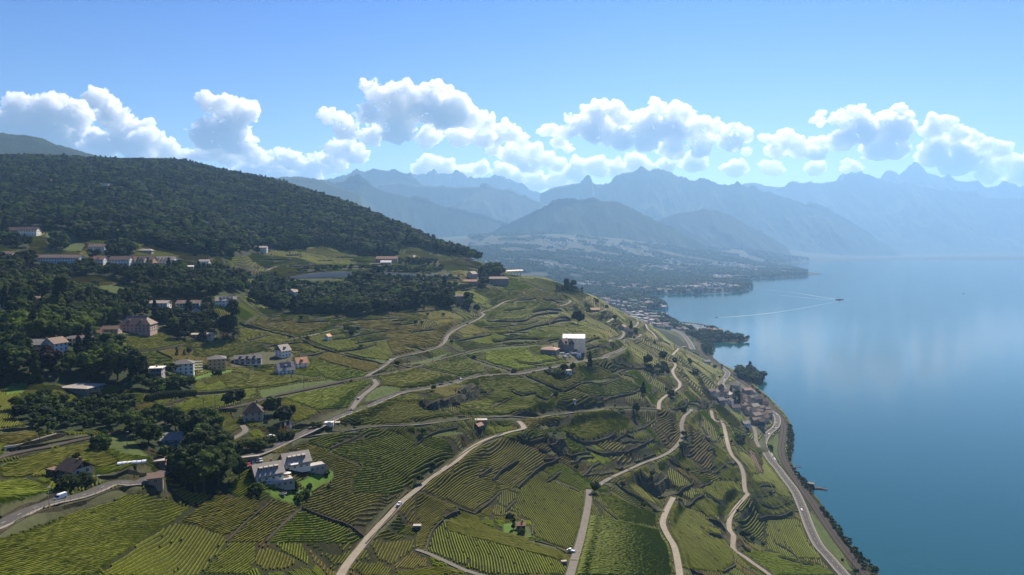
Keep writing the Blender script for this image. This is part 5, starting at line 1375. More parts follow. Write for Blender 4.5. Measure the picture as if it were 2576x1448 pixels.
H(*C('1', (530, 565))[0], 15, 9, 6.0, 3.5, 5, 'white', 'red', label='white house with a red roof peeping from the upper forest')
H(*C('3', (375, 625))[0], 11, 9, 3.5, 1.8, 5, 'cream', 'brown', 'hip', 1, label='small hipped roof house left of the tall poplar')
H(*C('3', (20, 690))[0], 9, 8, 4.0, 1.0, 5, 'white', 'grey', 'flat', 1, label='white house cut by the left edge beside the woods')
H(*C('2', (55, 660))[0], 20, 11, 7.5, 2.5, 5, 'white', 'pale', label='shaded white house at the upper left end of the vine terraces')
H(*C('2', (375, 1115))[0], 12, 11, 7.5, 3.8, 72, 'white', 'brown', label='white villa with green shutters above the dark wooded bank', name='villa', cat='villa')
H(*C('2', (2040, 1165))[0], 13, 12, 9.0, 3.8, 8, 'pink', 'brown', 'hip', 3, label='pink villa on a walled terrace right of a dark tree', name='villa', cat='villa')
H(*C('2', (2175, 920))[0], 15, 12, 7.0, 4.0, 60, 'cream', 'brown', label='cream chalet beside the motorway with a brown gable roof')
H(*C('2', (2160, 975))[0], 22, 9, 3.5, 2.6, -8, 'stone', 'orange', label='long barn with a pale orange roof below the cream chalet', name='barn', cat='barn', chim=0, floors=1)
H(*C('2', (2430, 980))[0], 38, 14, 9.0, 3.5, 3, 'stone', 'brown', 'hip', 3, label='large old brown manor among trees below the viaduct', name='manor', cat='mansion', chim=2)
H(*C('2', (1320, 755))[0], 38, 13, 5.0, 4.0, 3, 'stone', 'red', label='red roofed farm at the foot of the wooded ridge', name='farmhouse', chim=1)
H(*C('2', (1310, 778))[0], 18, 13, 2.5, 3.2, 3, 'grey', 'white', label='farm hangar with a shining white roof', name='hangar', cat='barn', floors=1, chim=0)
# row houses
H(*C('3', (580, 235))[0], 60, 12, 6.5, 3.2, -3, 'white', 'brown', label='long white terrace of row houses with a stepped brown roof', name='row_house', cat='building', nw=18, sky=9, chim=6)
for i, (x, l, r_, dm, ww, lb) in enumerate([(1010, 13, 'red', 1, 'white', 'leftmost white row house with a red roof at the forest foot'), (1225, 24, 'brown', 0, 'white', 'long row house with a pale brown roof left of the small dormer house'), (1345, 9, 'red', 1, 'cream', 'narrow row house with one dark dormer'),
                                           (1430, 11, 'brown', 2, 'cream', 'low row house with two small dormers'), (1515, 11, 'brown', 1, 'ochre', 'ochre row house with one large dormer'), (1670, 25, 'pale', 4, 'white', 'rightmost white row house with four dark dormers')]):
    H(*C('3', (x, 250))[0], l, 12, 6.0, 4.0, 2, ww, r_, label=lb, name='row_house', cat='house', dorm=dm)
# huts in the vines
H(*C('c', (1055, 985))[0], 4.6, 4.2, 3.0, 1.1, 2, 'wood', 'red', label='small brown hut with a reddish roof between a cypress and the steep rows', name='vineyard_hut', cat='hut', floors=1, nw=1, eave=.3)
H(*C('c', (12, 985))[0], 4.0, 3.0, 2.2, .5, 2, 'dark', 'grey', 'flat', 1, label='small dark hut standing alone in the slanting vine rows', name='vineyard_hut', cat='hut', chim=0, nw=1, eave=.2)
H(*C('c', (1490, 1345))[0], 2.4, 1.8, 2.0, .3, 12, 'stone', 'pale', 'flat', 1, label='tiny shed with a pale roof beside the lower lane', name='shed', cat='shed', chim=0, nw=1, eave=.2)
H(*C('7', (200, 1255))[0], 5.5, 4.0, 2.6, 1.4, 55, 'wood', 'red', label='red roofed hut among bushes left of the pale lane fork', name='vineyard_hut', cat='hut', floors=1, chim=0, nw=1)
H(*C('7', (225, 1200))[0], 8, 5, 2.4, .6, 6, 'stone', 'pale', 'flat', 1, label='flat pale shelter roof just above the red roofed hut', name='shelter', cat='shelter', chim=0, nw=1)
H(*C('7', (1165, 995))[0], 2.6, 2.4, 2.4, .3, 10, 'white', 'grey', 'flat', 1, label='lone small white hut in the sweeping green rows', name='vineyard_hut', cat='hut', chim=0, nw=1, eave=.1)
H(*C('6', (990, 375))[0], 5.5, 5, 5.0, 2.0, 70, 'white', 'orange', label='little white hut with an orange roof in the upper vines', name='vineyard_hut', cat='hut', chim=0, nw=1)
H(*C('7', (2270, 445))[0], 8, 5, 2.6, .3, 0, 'stone', 'pale', 'flat', 1, label='small flat shelter at the top of the vine ridge', name='shelter', cat='shelter', chim=0, nw=1)
H(*C('8', (688, 668))[0], 3.6, 3, 3.0, .9, 5, 'pink', 'brown', label='tiny pink walled hut at a rock in the terraces', name='vineyard_hut', cat='hut', floors=1, chim=0, nw=1)
H(*C('7', (1350, 78))[0], 22, 10, 3.5, 3.0, 2, 'stone', 'orange', label='orange roofed barn high on the vine shoulder', name='barn', cat='barn', floors=1, chim=0)
H(*C('h', (900, 905))[0], 13, 10, 5.0, 4.0, 60, 'cream', 'red', label='red roofed house at the bend above the harbour', floors=2)
H(*C('h', (965, 945))[0], 14, 10, 4.5, 4.0, -10, 'stone', 'brown', label='brown roofed house beside the dark turret tree above the harbour')
H(*C('h', (1745, 1240))[0], 14, 9, 4.0, 3.0, 12, 'cream', 'pale', label='pale roofed house on the slope above the shore railway')
H(*C('h', (840, 685))[0], 20, 12, 5.0, 3.0, 10, 'white', 'orange', label='white house with a pale orange roof at the edge of town')
H(*C('8', (1060, 530))[0], 11, 9, 4.5, 3.0, 20, 'white', 'pale', label='white house with a pale roof left below the old village')
# chateau group
H(*C('7', (1080, 470))[0], 13, 12, 8.0, 5.2, 35, 'stone', 'brown', label='old brown roofed house in front of the sheeted building', name='old_house', dorm=2, chim=1)
H(*C('7', (920, 500))[0], 17, 14, 5.0, 2.6, -22, 'stone', 'red', 'hip', 1, label='low building with a reddish roof and a broad chimney', name='winery', cat='building')
H(*C('7', (1095, 700))[0], 7, 5, 2.8, .3, 15, 'white', 'pale', 'flat', 1, label='low white garden house inside the walled terrace', name='garden_house', cat='hut', chim=0)
# old village by the lake
vil = [(710, 205, 12, 'brown'), (810, 240, 9, 'dark'), (880, 235, 15, 'pale'), (935, 225, 11, 'brown'), (960, 150, 15, 'dark'), (1040, 260, 13, 'red'), (1075, 195, 15, 'red'), (1130, 215, 12, 'brown'), (810, 300, 11, 'pale'), (900, 305, 13, 'dark'), (960, 370, 13, 'brown'),
       (1035, 345, 12, 'brown'), (1100, 330, 12, 'brown'), (1190, 290, 12, 'brown'), (1150, 360, 14, 'pale'), (1080, 395, 12, 'brown'), (1220, 370, 11, 'brown'), (1265, 390, 12, 'brown'), (1165, 450, 15, 'brown'), (1240, 440, 12, 'dark'), (1285, 430, 12, 'brown'), (1120, 275, 11, 'brown'), (1060, 310, 10, 'brown'),
       (1170, 500, 13, 'brown'), (1215, 520, 11, 'dark'), (1255, 330, 10, 'red'), (1000, 320, 11, 'dark'), (1130, 400, 11, 'dark'), (1200, 410, 11, 'brown'), (760, 225, 11, 'brown'), (1265, 470, 10, 'brown'), (1000, 235, 11, 'brown'), (1220, 560, 9, 'dark'), (850, 215, 10, 'brown')]
VILLAGE = []
vr = random.Random(3)
for i, (x, y, l, rf) in enumerate(vil):
    o = H(*C('8', (x, y + 10))[0], l * 1.05, l * .8, vr.uniform(5.5, 8), vr.uniform(2.6, 3.8), vr.choice([-35, -20, 30, 55, 10]) + vr.uniform(-8, 8), vr.choice(['cream', 'stone', 'white', 'grey', 'cream']), rf, label=None, name='village_house', cat='house', group='houses of the old lakeside village', floors=2, nw=3)
    VILLAGE.append(o)
    AUTOLAB.append((o, {'brown': 'brown', 'dark': 'dark', 'pale': 'pale', 'red': 'reddish'}[rf] + ' roofed village house', tuple(o.location)))
# church tower of the village
x, y, z = hit(*C('8', (815, 235))[0])
t_ = empty('church_tower', (x, y, z), .3); tag(t_, 'square dark church tower at the upper edge of the lakeside village', 'church tower'); HOUSE_SITES.append((x, y, 5))
mb = MB(); mb.box(-3.2, 3.2, -3.2, 3.2, -3, 17); mb.build('wall', WALLM['stone'], t_)
mb = MB(); mb.add([(-3.7, -3.7, 17), (3.7, -3.7, 17), (3.7, 3.7, 17), (-3.7, 3.7, 17), (0, 0, 21)], [(0, 1, 4), (1, 2, 4), (2, 3, 4), (3, 0, 4), (3, 2, 1, 0)]); mb.build('roof', ROOFM['dark'], t_)
for sd, (wx, wy) in enumerate([(0, -3.2), (3.2, 0), (0, 3.2), (-3.2, 0)]): place_win(t_, wx, wy, 13.5, sd)

# the tall building under white sheeting
x, y, z = hit(*C('7', (1160, 455))[0])
sb = empty('sheeted_building', (x, y, z), math.radians(-6)); tag(sb, 'tall building wrapped in white scaffold sheeting with a shining ribbed roof', 'building'); HOUSE_SITES.append((x, y, 17))
M_sheet = material('scaffold_sheet', (.66, .66, .64), .6, noise=[(.35, .72, .7)], trans=(.6, (1.2, 1.2, 1.2)))
M_sroof = material('sheet_roof', (.80, .81, .82), .6, spec=.3)
Lx, Wy, Hh = 12.5, 9, 13.5
mb = MB()
for (x0, y0), (x1, y1) in (((-Lx, -Wy), (Lx, -Wy)), ((Lx, -Wy), (Lx, Wy)), ((Lx, Wy), (-Lx, Wy)), ((-Lx, Wy), (-Lx, -Wy))):
    mb.add([(x0, y0, -3), (x1, y1, -3), (x1, y1, Hh), (x0, y0, Hh)], [(0, 1, 2, 3)])
for s in (-1, 1): mb.add([(s * Lx, -Wy, Hh), (s * Lx, Wy, Hh), (s * Lx, 0, Hh + 3.4)], [(0, 1, 2)])
mb.build('sheeting', M_sheet, sb)
rf = MB()
for s in (-1, 1): rf.add([(-Lx - .4, s * (Wy + .4), Hh - .1), (Lx + .4, s * (Wy + .4), Hh - .1), (Lx + .4, 0, Hh + 3.5), (-Lx - .4, 0, Hh + 3.5), (-Lx - .4, s * (Wy + .4), Hh + .1), (Lx + .4, s * (Wy + .4), Hh + .1), (Lx + .4, 0, Hh + 3.7), (-Lx - .4, 0, Hh + 3.7)], [(0, 1, 2, 3), (4, 7, 6, 5), (0, 4, 5, 1), (1, 5, 6, 2), (0, 3, 7, 4)])
rfo = rf.build('roof', M_sroof, sb)
for i in range(9):
    xx = -Lx + i * 2 * Lx / 8
    r_ = MB(); r_.bar((xx, -Wy - .5, Hh + .15), (xx, 0, Hh + 3.8), .12, 4); r_.build('roof_rib', M_metal, rfo)
for i in range(12):
    xx = -Lx + i * 2 * Lx / 11
    r_ = MB(); r_.bar((xx, -Wy - .25, -2), (xx, -Wy - .25, Hh), .09, 4); r_.build('scaffold_pole', M_metal, sb)
for i in range(7):
    yy = -Wy + i * 2 * Wy / 6
    r_ = MB(); r_.bar((Lx + .25, yy, -2), (Lx + .25, yy, Hh), .09, 4); r_.build('scaffold_pole', M_metal, sb)
for j in range(8):
    r_ = MB(); r_.bar((-Lx, -Wy - .3, j * 2.4 + .5), (Lx, -Wy - .3, j * 2.4 + .5), .07, 4); r_.build('scaffold_rail', M_metal, sb)
    r_ = MB(); r_.bar((Lx + .3, -Wy, j * 2.4 + .5), (Lx + .3, Wy, j * 2.4 + .5), .07, 4); r_.build('scaffold_rail', M_metal, sb)
# scaffold at the apartment block
x, y, z = hit(*C('3', (1990, 1330))[0])
sc_ = empty('scaffold', (x, y, z), math.radians(22)); tag(sc_, 'open metal scaffold between the white and the ochre apartment blocks', 'scaffold')
for i in range(5):
    for j in range(2):
        r_ = MB(); r_.bar((i * 1.8 - 3.6, j * 1.2, -2), (i * 1.8 - 3.6, j * 1.2, 9), .06, 4); r_.build('pole', M_metal, sc_)
for k in range(5):
    r_ = MB(); r_.box(-3.7, 3.7, -.05, 1.25, k * 2, k * 2 + .08); r_.build('platform', M_frame, sc_)

# terraces of the duplex
for (cx, cy, lb, w_, d_) in ((760, 850, 'pale concrete terrace with white parasols below the left duplex house', 15, 6), (1090, 700, 'pale concrete terrace below the right duplex house', 15, 6)):
    x, y, z = hit(*C('5', (cx, cy))[0])
    t_ = empty('terrace', (x, y, z), math.radians(33)); tag(t_, lb, 'terrace')
    mb = MB(); mb.box(-w_ / 2, w_ / 2, -d_ / 2, d_ / 2 + 2, -3, 1.9); mb.build('platform', WALLM['grey'], t_)
    mb = MB(); mb.box(-w_ / 2, w_ / 2, -d_ / 2 - .05, -d_ / 2 + .02, 1.9, 2.8); mb.build('glass_railing', M_sky, t_)
    for i in range(5): place_win(t_, -w_ / 2 + 1.8 + i * 2.8, -d_ / 2, .7, 0)
# parasols and awnings
M_cloth = material('white_cloth', (.78, .77, .74), .8, trans=(.3, (1, 1, 1)))


def parasol(cx, cy, r_, lb, up=2.6):
    x, y, z = hit(cx, cy)
    p = empty('parasol', (x, y, z + up)); tag(p, lb, 'parasol', 'parasols on the duplex terrace')
    mb = MB(); k = 8
    mb.add([(r_ * math.cos(i * 2 * math.pi / k), r_ * math.sin(i * 2 * math.pi / k), 2.3) for i in range(k)] + [(0, 0, 3.0)], [(i, (i + 1) % k, k) for i in range(k)]); mb.build('canopy', M_cloth, p)
    mb = MB(); mb.bar((0, 0, 0), (0, 0, 3.0), .05, 5); mb.build('pole', M_metal, p)


parasol(*C('5', (855, 830))[0], 1.9, 'white octagonal parasol nearest the terrace edge')
parasol(*C('5', (790, 815))[0], 2.2, 'larger white parasol close to the left duplex house')
for cx, cy, lb in ((1010, 690, 'cream awning spread on the terrace of the right duplex house'), (920, 720, 'pale grey awning between the two duplex houses')):
    x, y, z = hit(*C('5', (cx, cy))[0])
    a_ = empty('awning', (x, y, z + 4.0), math.radians(33)); tag(a_, lb, 'awning')
    mb = MB(); mb.add([(-2, -1.6, 0), (2, -1.6, 0), (2, 1.6, .8), (-2, 1.6, .8), (-2, -1.6, .06), (2, -1.6, .06), (2, 1.6, .86), (-2, 1.6, .86)], [(3, 2, 1, 0), (4, 5, 6, 7), (0, 1, 5, 4), (2, 3, 7, 6)]); mb.build('cloth', M_cloth, a_)
    for s in (-1.9, 1.9):
        mb = MB(); mb.bar((s, -1.5, -2.2), (s, -1.5, 0), .05, 4); mb.build('post', M_metal, a_)
# parking wall with pale coping
x, y, z = hit(*C('5', (390, 640))[0])
t_ = empty('carport', (x, y, z), math.radians(24)); tag(t_, 'long carport with a pale roof edge above the parked cars', 'carport')
mb = MB(); mb.box(-9, 9, 2, 2.4, -1, 2.6); mb.build('back_wall', WALLM['grey'], t_)
mb = MB(); mb.box(-9.2, 9.2, .6, 2.6, 2.6, 2.8); mb.build('roof', ROOFM['pale'], t_)
# kiosk terrace at the road fork
x, y, z = hit(*C('5', (1275, 262))[0])
t_ = empty('kiosk', (x, y, z), math.radians(10)); tag(t_, 'roadside kiosk with a white canopy at the fork of the road', 'kiosk')
mb = MB(); mb.box(-2.5, 2.5, -1.5, 1.5, -.5, 2.2); mb.build('wall', WALLM['white'], t_)
mb = MB(); mb.box(-2.8, 2.8, -1.9, 1.7, 2.3, 2.5); mb.build('canopy', M_cloth, t_)
mb = MB(); mb.box(-1, 1, -2.0, -.3, 2.52, 2.62); mb.build('solar_panel', M_solar, t_)
mb = MB(); mb.box(3.2, 6.5, -1.0, 2.5, 1.9, 2.0); mb.build('awning', ROOFM['pale'], t_)
# polytunnel gleaming
x, y, z = hit(*C('4', (1330, 905))[0])
t_ = empty('polytunnel', (x, y, z), math.radians(18)); tag(t_, 'gleaming plastic sheeted cold frames in the garden left of the tree clump', 'cold frame')
M_plas = material('plastic_sheet', (.75, .77, .78), .25, spec=.9)
for i in range(6):
    mb = MB(); k = 7
    vs = []
    for s in (-.9, .9):
        for j in range(k + 1):
            an = math.pi * j / k; vs.append((i * 2.0 - 5 + s, math.cos(an) * 1.4, math.sin(an) * (.9 + .1 * (i % 2))))
    mb.add(vs, [(j, j + 1, j + k + 2, j + k + 1) for j in range(k)]); mb.build('plastic_cover', M_plas, t_)
print('houses', time.time() - T0)

# ------------------------------------------------------------------ vine rows
M_vine = {k: material('vine_leaves_' + k, LEAF[k], .75, noise=[(1.6, .55, .7), (.08, .75, .5)], spec=.15, trans=(.45, (1.6, 1.75, .5)), var=.13) for k in LEAF if k != 'soil'}
M_soilrow = material('soil_ridge', (.12, .08, .055), .95, noise=(1.0, .6, .7))
M_vine['soil'] = M_soilrow


def vine_runs(theta, spacing, x0, x1, y0, y1, member, step, rs, bend=1.0):
    """rows as runs of points: list of arrays (n,3)"""
    ct, st = math.cos(theta), math.sin(theta)
    cx, cy = (x0 + x1) / 2, (y0 + y1) / 2
    R = math.hypot(x1 - x0, y1 - y0) / 2 + 2
    ni = int(2 * R / spacing) + 1; nj = int(2 * R / step) + 1
    v = (np.arange(ni) - ni / 2) * spacing; u = (np.arange(nj) - nj / 2) * step
    U, Vv = np.meshgrid(u, v)
    warp = bend * 3 * vnoise((cx + U) / 55, (cy + Vv) / 55, rs)
    Vv2 = Vv + warp
    X = cx + U * ct - Vv2 * st; Y = cy + U * st + Vv2 * ct
    Yc = np.maximum(Y, 112)
    Z = sample(X, Yc)
    m = member(X, Yc, Z) & (Z > .8) & (Y > 125)
    m &= (rng.random(m.shape) > .009)
    return X, Y, Z, m


def rows_mesh(X, Y, Z, rowid, width, height):
    """hedge like strips from runs; X,Y,Z flat arrays with rowid changing between runs"""
    n = len(X)
    same = np.r_[rowid[1:] == rowid[:-1], False]
    dx = np.gradient(X) if n > 1 else np.zeros(n); dy = np.gradient(Y) if n > 1 else np.zeros(n)
    dx = np.where(same, np.r_[np.diff(X), 0], np.r_[0, np.diff(X)]); dy = np.where(same, np.r_[np.diff(Y), 0], np.r_[0, np.diff(Y)])
    L_ = np.hypot(dx, dy) + 1e-6
    nx, ny = -dy / L_, dx / L_
    w = width * (.44 + .14 * rng.random(n)); h = height * (.80 + .34 * rng.random(n))
    o = (rng.random(n) - .5) * .10
    hs_ = h * (.80 + .3 * rng.random(n))
    V = np.stack([np.c_[X + nx * w, Y + ny * w, Z - .2], np.c_[X + nx * (w * .8 + o), Y + ny * (w * .8 + o), Z + h], np.c_[X - nx * (w * .8 - o), Y - ny * (w * .8 - o), Z + hs_], np.c_[X - nx * w, Y - ny * w, Z - .2]], 1)
    V = V.reshape(-1, 3)
    i = np.nonzero(same)[0] * 4
    F = np.concatenate([np.stack([i + k, i + k + 1, i + 5 + k, i + 4 + k], 1) for k in (0, 1, 2)])
    return V, F


def runs_of(m):
    rid = np.cumsum(~m.ravel() | (np.arange(m.size) % m.shape[1] == 0)).reshape(m.shape)
    return rid


TOTAL_ROWS = 0
for i, p in enumerate(PLOTS):
    poly, d2, key, sp, lab = p
    W = np.array([hit(*q) for q in poly])
    A = np.array(hit(*d2[0])); B = np.array(hit(*d2[1]))
    th = math.atan2(B[1] - A[1], B[0] - A[0])
    Ym = W[:, 1].mean()
    sp = sp * (.52 if Ym < 420 else .66 if Ym < 520 else .80 if Ym < 750 else 1.05)
    idv = 100 + i

    def mem(X, Y, Z):
        px, py = proj(X, Y, Z)
        return RM.get(px, py) == idv
    x0, x1, y0, y1 = W[:, 0].min(), W[:, 0].max(), max(W[:, 1].min(), 125), W[:, 1].max()
    step = 1.5 if Ym < 450 else 2.2 if Ym < 800 else 4.0
    X, Y, Z, m = vine_runs(th, sp, x0, x1, y0, y1, mem, step, i)
    rid = runs_of(m)
    root = empty('vineyard_plot', (float(W[:, 0].mean()), float(W[:, 1].mean()), float(W[:, 2].mean())))
    tag(root, lab, 'vineyard', 'vine plots on the slope')
    org = np.array(root.location)
    hgt = .78 if Ym < 420 else .92 if Ym < 520 else 1.15; wid = min(sp * .44, .95) if key != 'dense' else sp * .9
    if key == 'soil': hgt, wid = .3, 1.2
    rows = []
    for r_ in range(m.shape[0]):
        mm_ = m[r_]
        if mm_.sum() >= 3 and Y[r_][mm_].min() > 125:
            rows.append((float(Y[r_][mm_].min()), r_))
    rows.sort()
    single = [r_ for _, r_ in rows[:(110 if Ym < 560 else 30)]] if Ym < 700 else []
    for r_ in single:
        for q_ in np.unique(rid[r_][m[r_]]):
            mm_ = m[r_] & (rid[r_] == q_)
            if mm_.sum() < 2: continue
            V, F = rows_mesh(X[r_][mm_], Y[r_][mm_], Z[r_][mm_], rid[r_][mm_], wid, hgt)
            if len(F):
                link('vine_row', np_mesh('vine_row', V - org, F, M_vine[key]), root)
                TOTAL_ROWS += 1
    rest = m.copy(); rest[single] = False
    if rest.sum() > 3:
        V, F = rows_mesh(X[rest], Y[rest], Z[rest], rid[rest], wid, hgt)
        if len(F):
            link('vine_rows', np_mesh('vine_rows', V - org, F, M_vine[key]), root)['kind'] = 'stuff'
print('plots', TOTAL_ROWS, time.time() - T0)

# remaining parcels
RP = [(1180, 760), (1480, 740), (1620, 830), (1760, 900), (1990, 1000)]
for key in sorted(set(SEED_KEY)):
    Vs, Fs, nV = [], [], 0
    for si, (sx, sy) in enumerate(SEEDS):
        if SEED_KEY[si] != key or sy > 1650: continue
        px, py = proj(sx, sy, float(sample(sx, sy)))
        if not (-60 < px < 2100 and 560 < py < 1500): continue
        # neighbours close to this seed decide its outline
        dd = np.hypot(SEEDS[:, 0] - sx, SEEDS[:, 1] - sy)
        R = min(70.0, 40 + sy * .04)
        nb = np.nonzero(dd < 2.2 * R)[0]
        NB = SEEDS[nb]

        def mem(X, Y, Z):
            wx = X + 9 * vnoise(X / 30, Y / 30, 5); wy = Y + 9 * vnoise(X / 30, Y / 30, 6)
            d0 = np.hypot(wx - sx, wy - sy)
            dm = np.full(X.shape, 1e9)
            for q, (ax, ay) in zip(nb, NB):
                if q != si:
                    dm = np.minimum(dm, np.hypot(wx - ax, wy - ay))
            px, py = proj(X, Y, Z)
            return (d0 < dm - 1.2) & (RM.get(px, py) == V_AUTO) & (d0 < R * 1.6)
        gx, gy = grad(sx, sy, 12)
        th = math.atan2(gx, -gy) + (rng.normal(0, .22) if rng.random() < .8 else math.pi / 2)
        sp = rng.uniform(1.15, 1.5) if sy < 600 else rng.uniform(1.8, 2.3) if sy < 1000 else rng.uniform(3.0, 3.8)
        st = 2.2 if sy < 600 else 4.0 if sy < 1000 else 6.0
        X, Y, Z, m = vine_runs(th, sp, sx - R, sx + R, sy - R, sy + R, mem, st, si)
        if m.sum() < 10: continue
        rid = runs_of(m)
        V, F = rows_mesh(X[m], Y[m], Z[m], rid[m], (.55 if sy < 600 else .9) if sy < 1000 else 1.8, (.8 if sy < 600 else 1.15) if sy < 1000 else 1.5)
        if len(F):
            Vs.append(V); Fs.append(F + nV); nV += len(V)
    if Vs:
        o = link('vine_rows', np_mesh('vine_rows', np.concatenate(Vs), np.concatenate(Fs), M_vine[key])); tag(o, kind='stuff')
        print(key, sum(len(f) for f in Fs))
print('vines', time.time() - T0)

# ------------------------------------------------------------------ trees
trng = np.random.default_rng(23)
FOL = dict(spec=.12, noise=[(.22, .55, .7), (1.5, .6, .5), (.009, .42, .9)], var=.38)
M_leafd = material('leaves_dark', (.042, .070, .014), .8, trans=(.30, (1.5, 1.9, .6)), **FOL)
M_leafm = material('leaves_green', (.066, .105, .018), .8, trans=(.35, (1.6, 1.9, .6)), **FOL)
M_leafl = material('leaves_light', (.11, .165, .022), .8, trans=(.38, (1.6, 1.8, .5)), **FOL)
M_leafp = material('leaves_purple', (.030, .022, .022), .8, trans=(.25, (1.6, 1.0, 1.0)), **FOL)
M_leafy = material('leaves_yellow', (.26, .25, .02), .8, trans=(.35, (1.4, 1.4, .5)), **FOL)
M_conif = material('needles', (.018, .034, .014), .85, trans=(.12, (1.4, 1.6, .8)), **FOL)
M_bark = material('bark', (.075, .058, .042), .95, noise=(2.0, .6, .8))


def crown(kind, seed, nclump=46, nleaf=34, leaf=.085, core=True):
    """crown in a unit tree (total height 1): clumps of small leaf faces round a rough dark core"""
    r = np.random.default_rng(seed)
    Vs, Fs, n = [], [], 0
    cl = []
    if kind == 'round':
        for _ in range(nclump):
            d = r.normal(0, 1, 3); d /= np.linalg.norm(d)
            k = r.uniform(.45, .95)
            cl.append((np.array([d[0] * .36 * k, d[1] * .36 * k, .60 + d[2] * .33 * k]), r.uniform(.085, .15)))
    elif kind == 'tall':
        for _ in range(nclump):
            z = r.uniform(.12, .96); rad = .115 * math.sin(math.pi * min(1, z * .9 + .12)) ** .5 + .012
            a = r.uniform(0, 6.28)
            cl.append((np.array([math.cos(a) * rad * .7, math.sin(a) * rad * .7, z]), r.uniform(.045, .075)))
    elif kind == 'cone':
        for _ in range(nclump):
            z = r.uniform(.08, .97) ** .85; rad = .25 * (1 - z) ** .9 + .01
            a = r.uniform(0, 6.28)
            cl.append((np.array([math.cos(a) * rad * r.uniform(.3, 1), math.sin(a) * rad * r.uniform(.3, 1), z]), .03 + .07 * (1 - z)))
    elif kind == 'bush':
        for _ in range(nclump):
            d = r.normal(0, 1, 3); d /= np.linalg.norm(d)
            cl.append((np.array([d[0] * .5, d[1] * .5, .42 + d[2] * .40]) * np.array([r.uniform(.6, 1), r.uniform(.6, 1), 1]), r.uniform(.12, .2)))
    for c, rad in cl:
        m = nleaf
        d = r.normal(0, 1, (m, 3)); d /= np.linalg.norm(d, axis=1)[:, None]
        d[:, 2] = np.where(d[:, 2] < -.4, -d[:, 2], d[:, 2])
        p = c + d * rad * r.uniform(.7, 1.1, (m, 1))
        s = leaf * r.uniform(.5, 1.1, (m, 1)) * (1 if kind != 'tall' else .6)
        t = np.cross(d, r.normal(0, 1, (m, 3))); t /= np.linalg.norm(t, axis=1)[:, None] + 1e-9
        b = np.cross(d, t) + d * r.uniform(-.5, .5, (m, 1))
        q = np.stack([p - t * s * .5, p + b * s * .55, p + t * s * .5, p - b * s * .5], 1).reshape(-1, 3)
        Vs.append(q); Fs.append(np.arange(m * 4).reshape(-1, 4) + n); n += m * 4
    if core:
        v, f = ICO2
        q4 = np.c_[f, f[:, 2]]
        for c, rad in cl[::2]:
            q = v * rad * .86 * (1 + .25 * r.normal(0, .5, (len(v), 1)).clip(-1, 1)) + c
            # triangles stored as degenerate quads are avoided: two ico faces make no quad, so keep a separate list
            Vs.append(q); Fs.append(('t', f + n)); n += len(v)
    V = np.concatenate(Vs)
    quads = np.concatenate([f for f in Fs if not isinstance(f, tuple)])
    tris = [f[1] for f in Fs if isinstance(f, tuple)]
    me = bpy.data.meshes.new('crown')
    tr = np.concatenate([quads[:, [0, 1, 2]], quads[:, [0, 2, 3]]] + tris) if tris else np.concatenate([quads[:, [0, 1, 2]], quads[:, [0, 2, 3]]])
    return V, tr


def trunk_mesh(kind, seed):
    r = np.random.default_rng(seed + 500)
    mb = MB()
    h = {'round': .42, 'tall': .2, 'cone': .3, 'bush': .3}[kind]
    mb.bar((0, 0, -.12), (0, 0, h), .028 if kind != 'bush' else .02, 6, .018)
    if kind == 'round':
        for _ in range(5):
            a = r.uniform(0, 6.28)
            mb.bar((0, 0, h * r.uniform(.5, .95)), (math.cos(a) * .2, math.sin(a) * .2, h + r.uniform(.1, .28)), .014, 4, .005)
    return mb.mesh('trunk', M_bark)


KINDS = {}
for kind, mats, nv in (('round', [M_leafd, M_leafm, M_leafl, M_leafm, M_leafp], 5), ('tall', [M_leafd, M_conif], 2), ('cone', [M_conif, M_leafd], 2), ('bush', [M_leafm, M_leafl, M_leafd, M_leafy], 4)):
    L_ = []
    for k in range(nv):
        V, T = crown(kind, 40 + k * 7 + len(kind), 46 if kind != 'cone' else 60)
        L_.append((np_mesh('crown', V, T, mats[k]), trunk_mesh(kind, k)))
    KINDS[kind] = L_
# lighter crowns for the far woods
FARV = []
for k in range(5):
    V, T = crown('round', 90 + k, 22, 16, .15)
    FARV.append(np_mesh('far_crown', V * np.array([1.15, 1.15, 1]), T, [M_leafd, M_leafm, M_leafd, M_conif, M_leafm][k]))
V, T = crown('cone', 99, 30, 14, .12)
FARV.append(np_mesh('far_crown', V, T, M_conif))

TREES = []      # x, y, z, height, kind, variant, width factor, word


def put_tree(x, y, h, kind, var, wf=1.0, word=None, z=None):
    TREES.append((x, y, float(sample(x, y)) if z is None else z, h, kind, var, wf, word))


def scatter(polys, spacing, ymax=9000, margin=0):
    """world positions whose ground point falls in the outlines"""
    out = []
    for poly in polys:
        W = np.array([hit(*q) for q in poly])
        x0, x1, y0, y1 = W[:, 0].min(), W[:, 0].max(), max(W[:, 1].min(), 130), min(W[:, 1].max(), ymax)
        nx, ny = max(1, int((x1 - x0) / spacing)), max(1, int((y1 - y0) / spacing))
        if nx * ny > 400000: continue
        X, Y = np.meshgrid((np.arange(nx) + .5) * spacing + x0, (np.arange(ny) + .5) * spacing + y0)
        X = X + trng.uniform(-.42, .42, X.shape) * spacing; Y = Y + trng.uniform(-.42, .42, X.shape) * spacing
        X, Y = X.ravel(), Y.ravel()
        Z = sample(X, Y)
        px, py = proj(X, Y, Z)
        m = inside(px, py, poly) & (Z > .8)
        out += list(zip(X[m], Y[m]))
    return out


HOUSE_KEEP = []      # filled by the house list: x, y, radius kept free of trees

# ------------------------------------------------------------------ planting: single trees seen in the photo
def T(k, pt, h, kind, var, wf=1.0, word=None):
    x, y, z = hit(*C(k, pt)[0])
    put_tree(x, y, h, kind, var, wf, word)


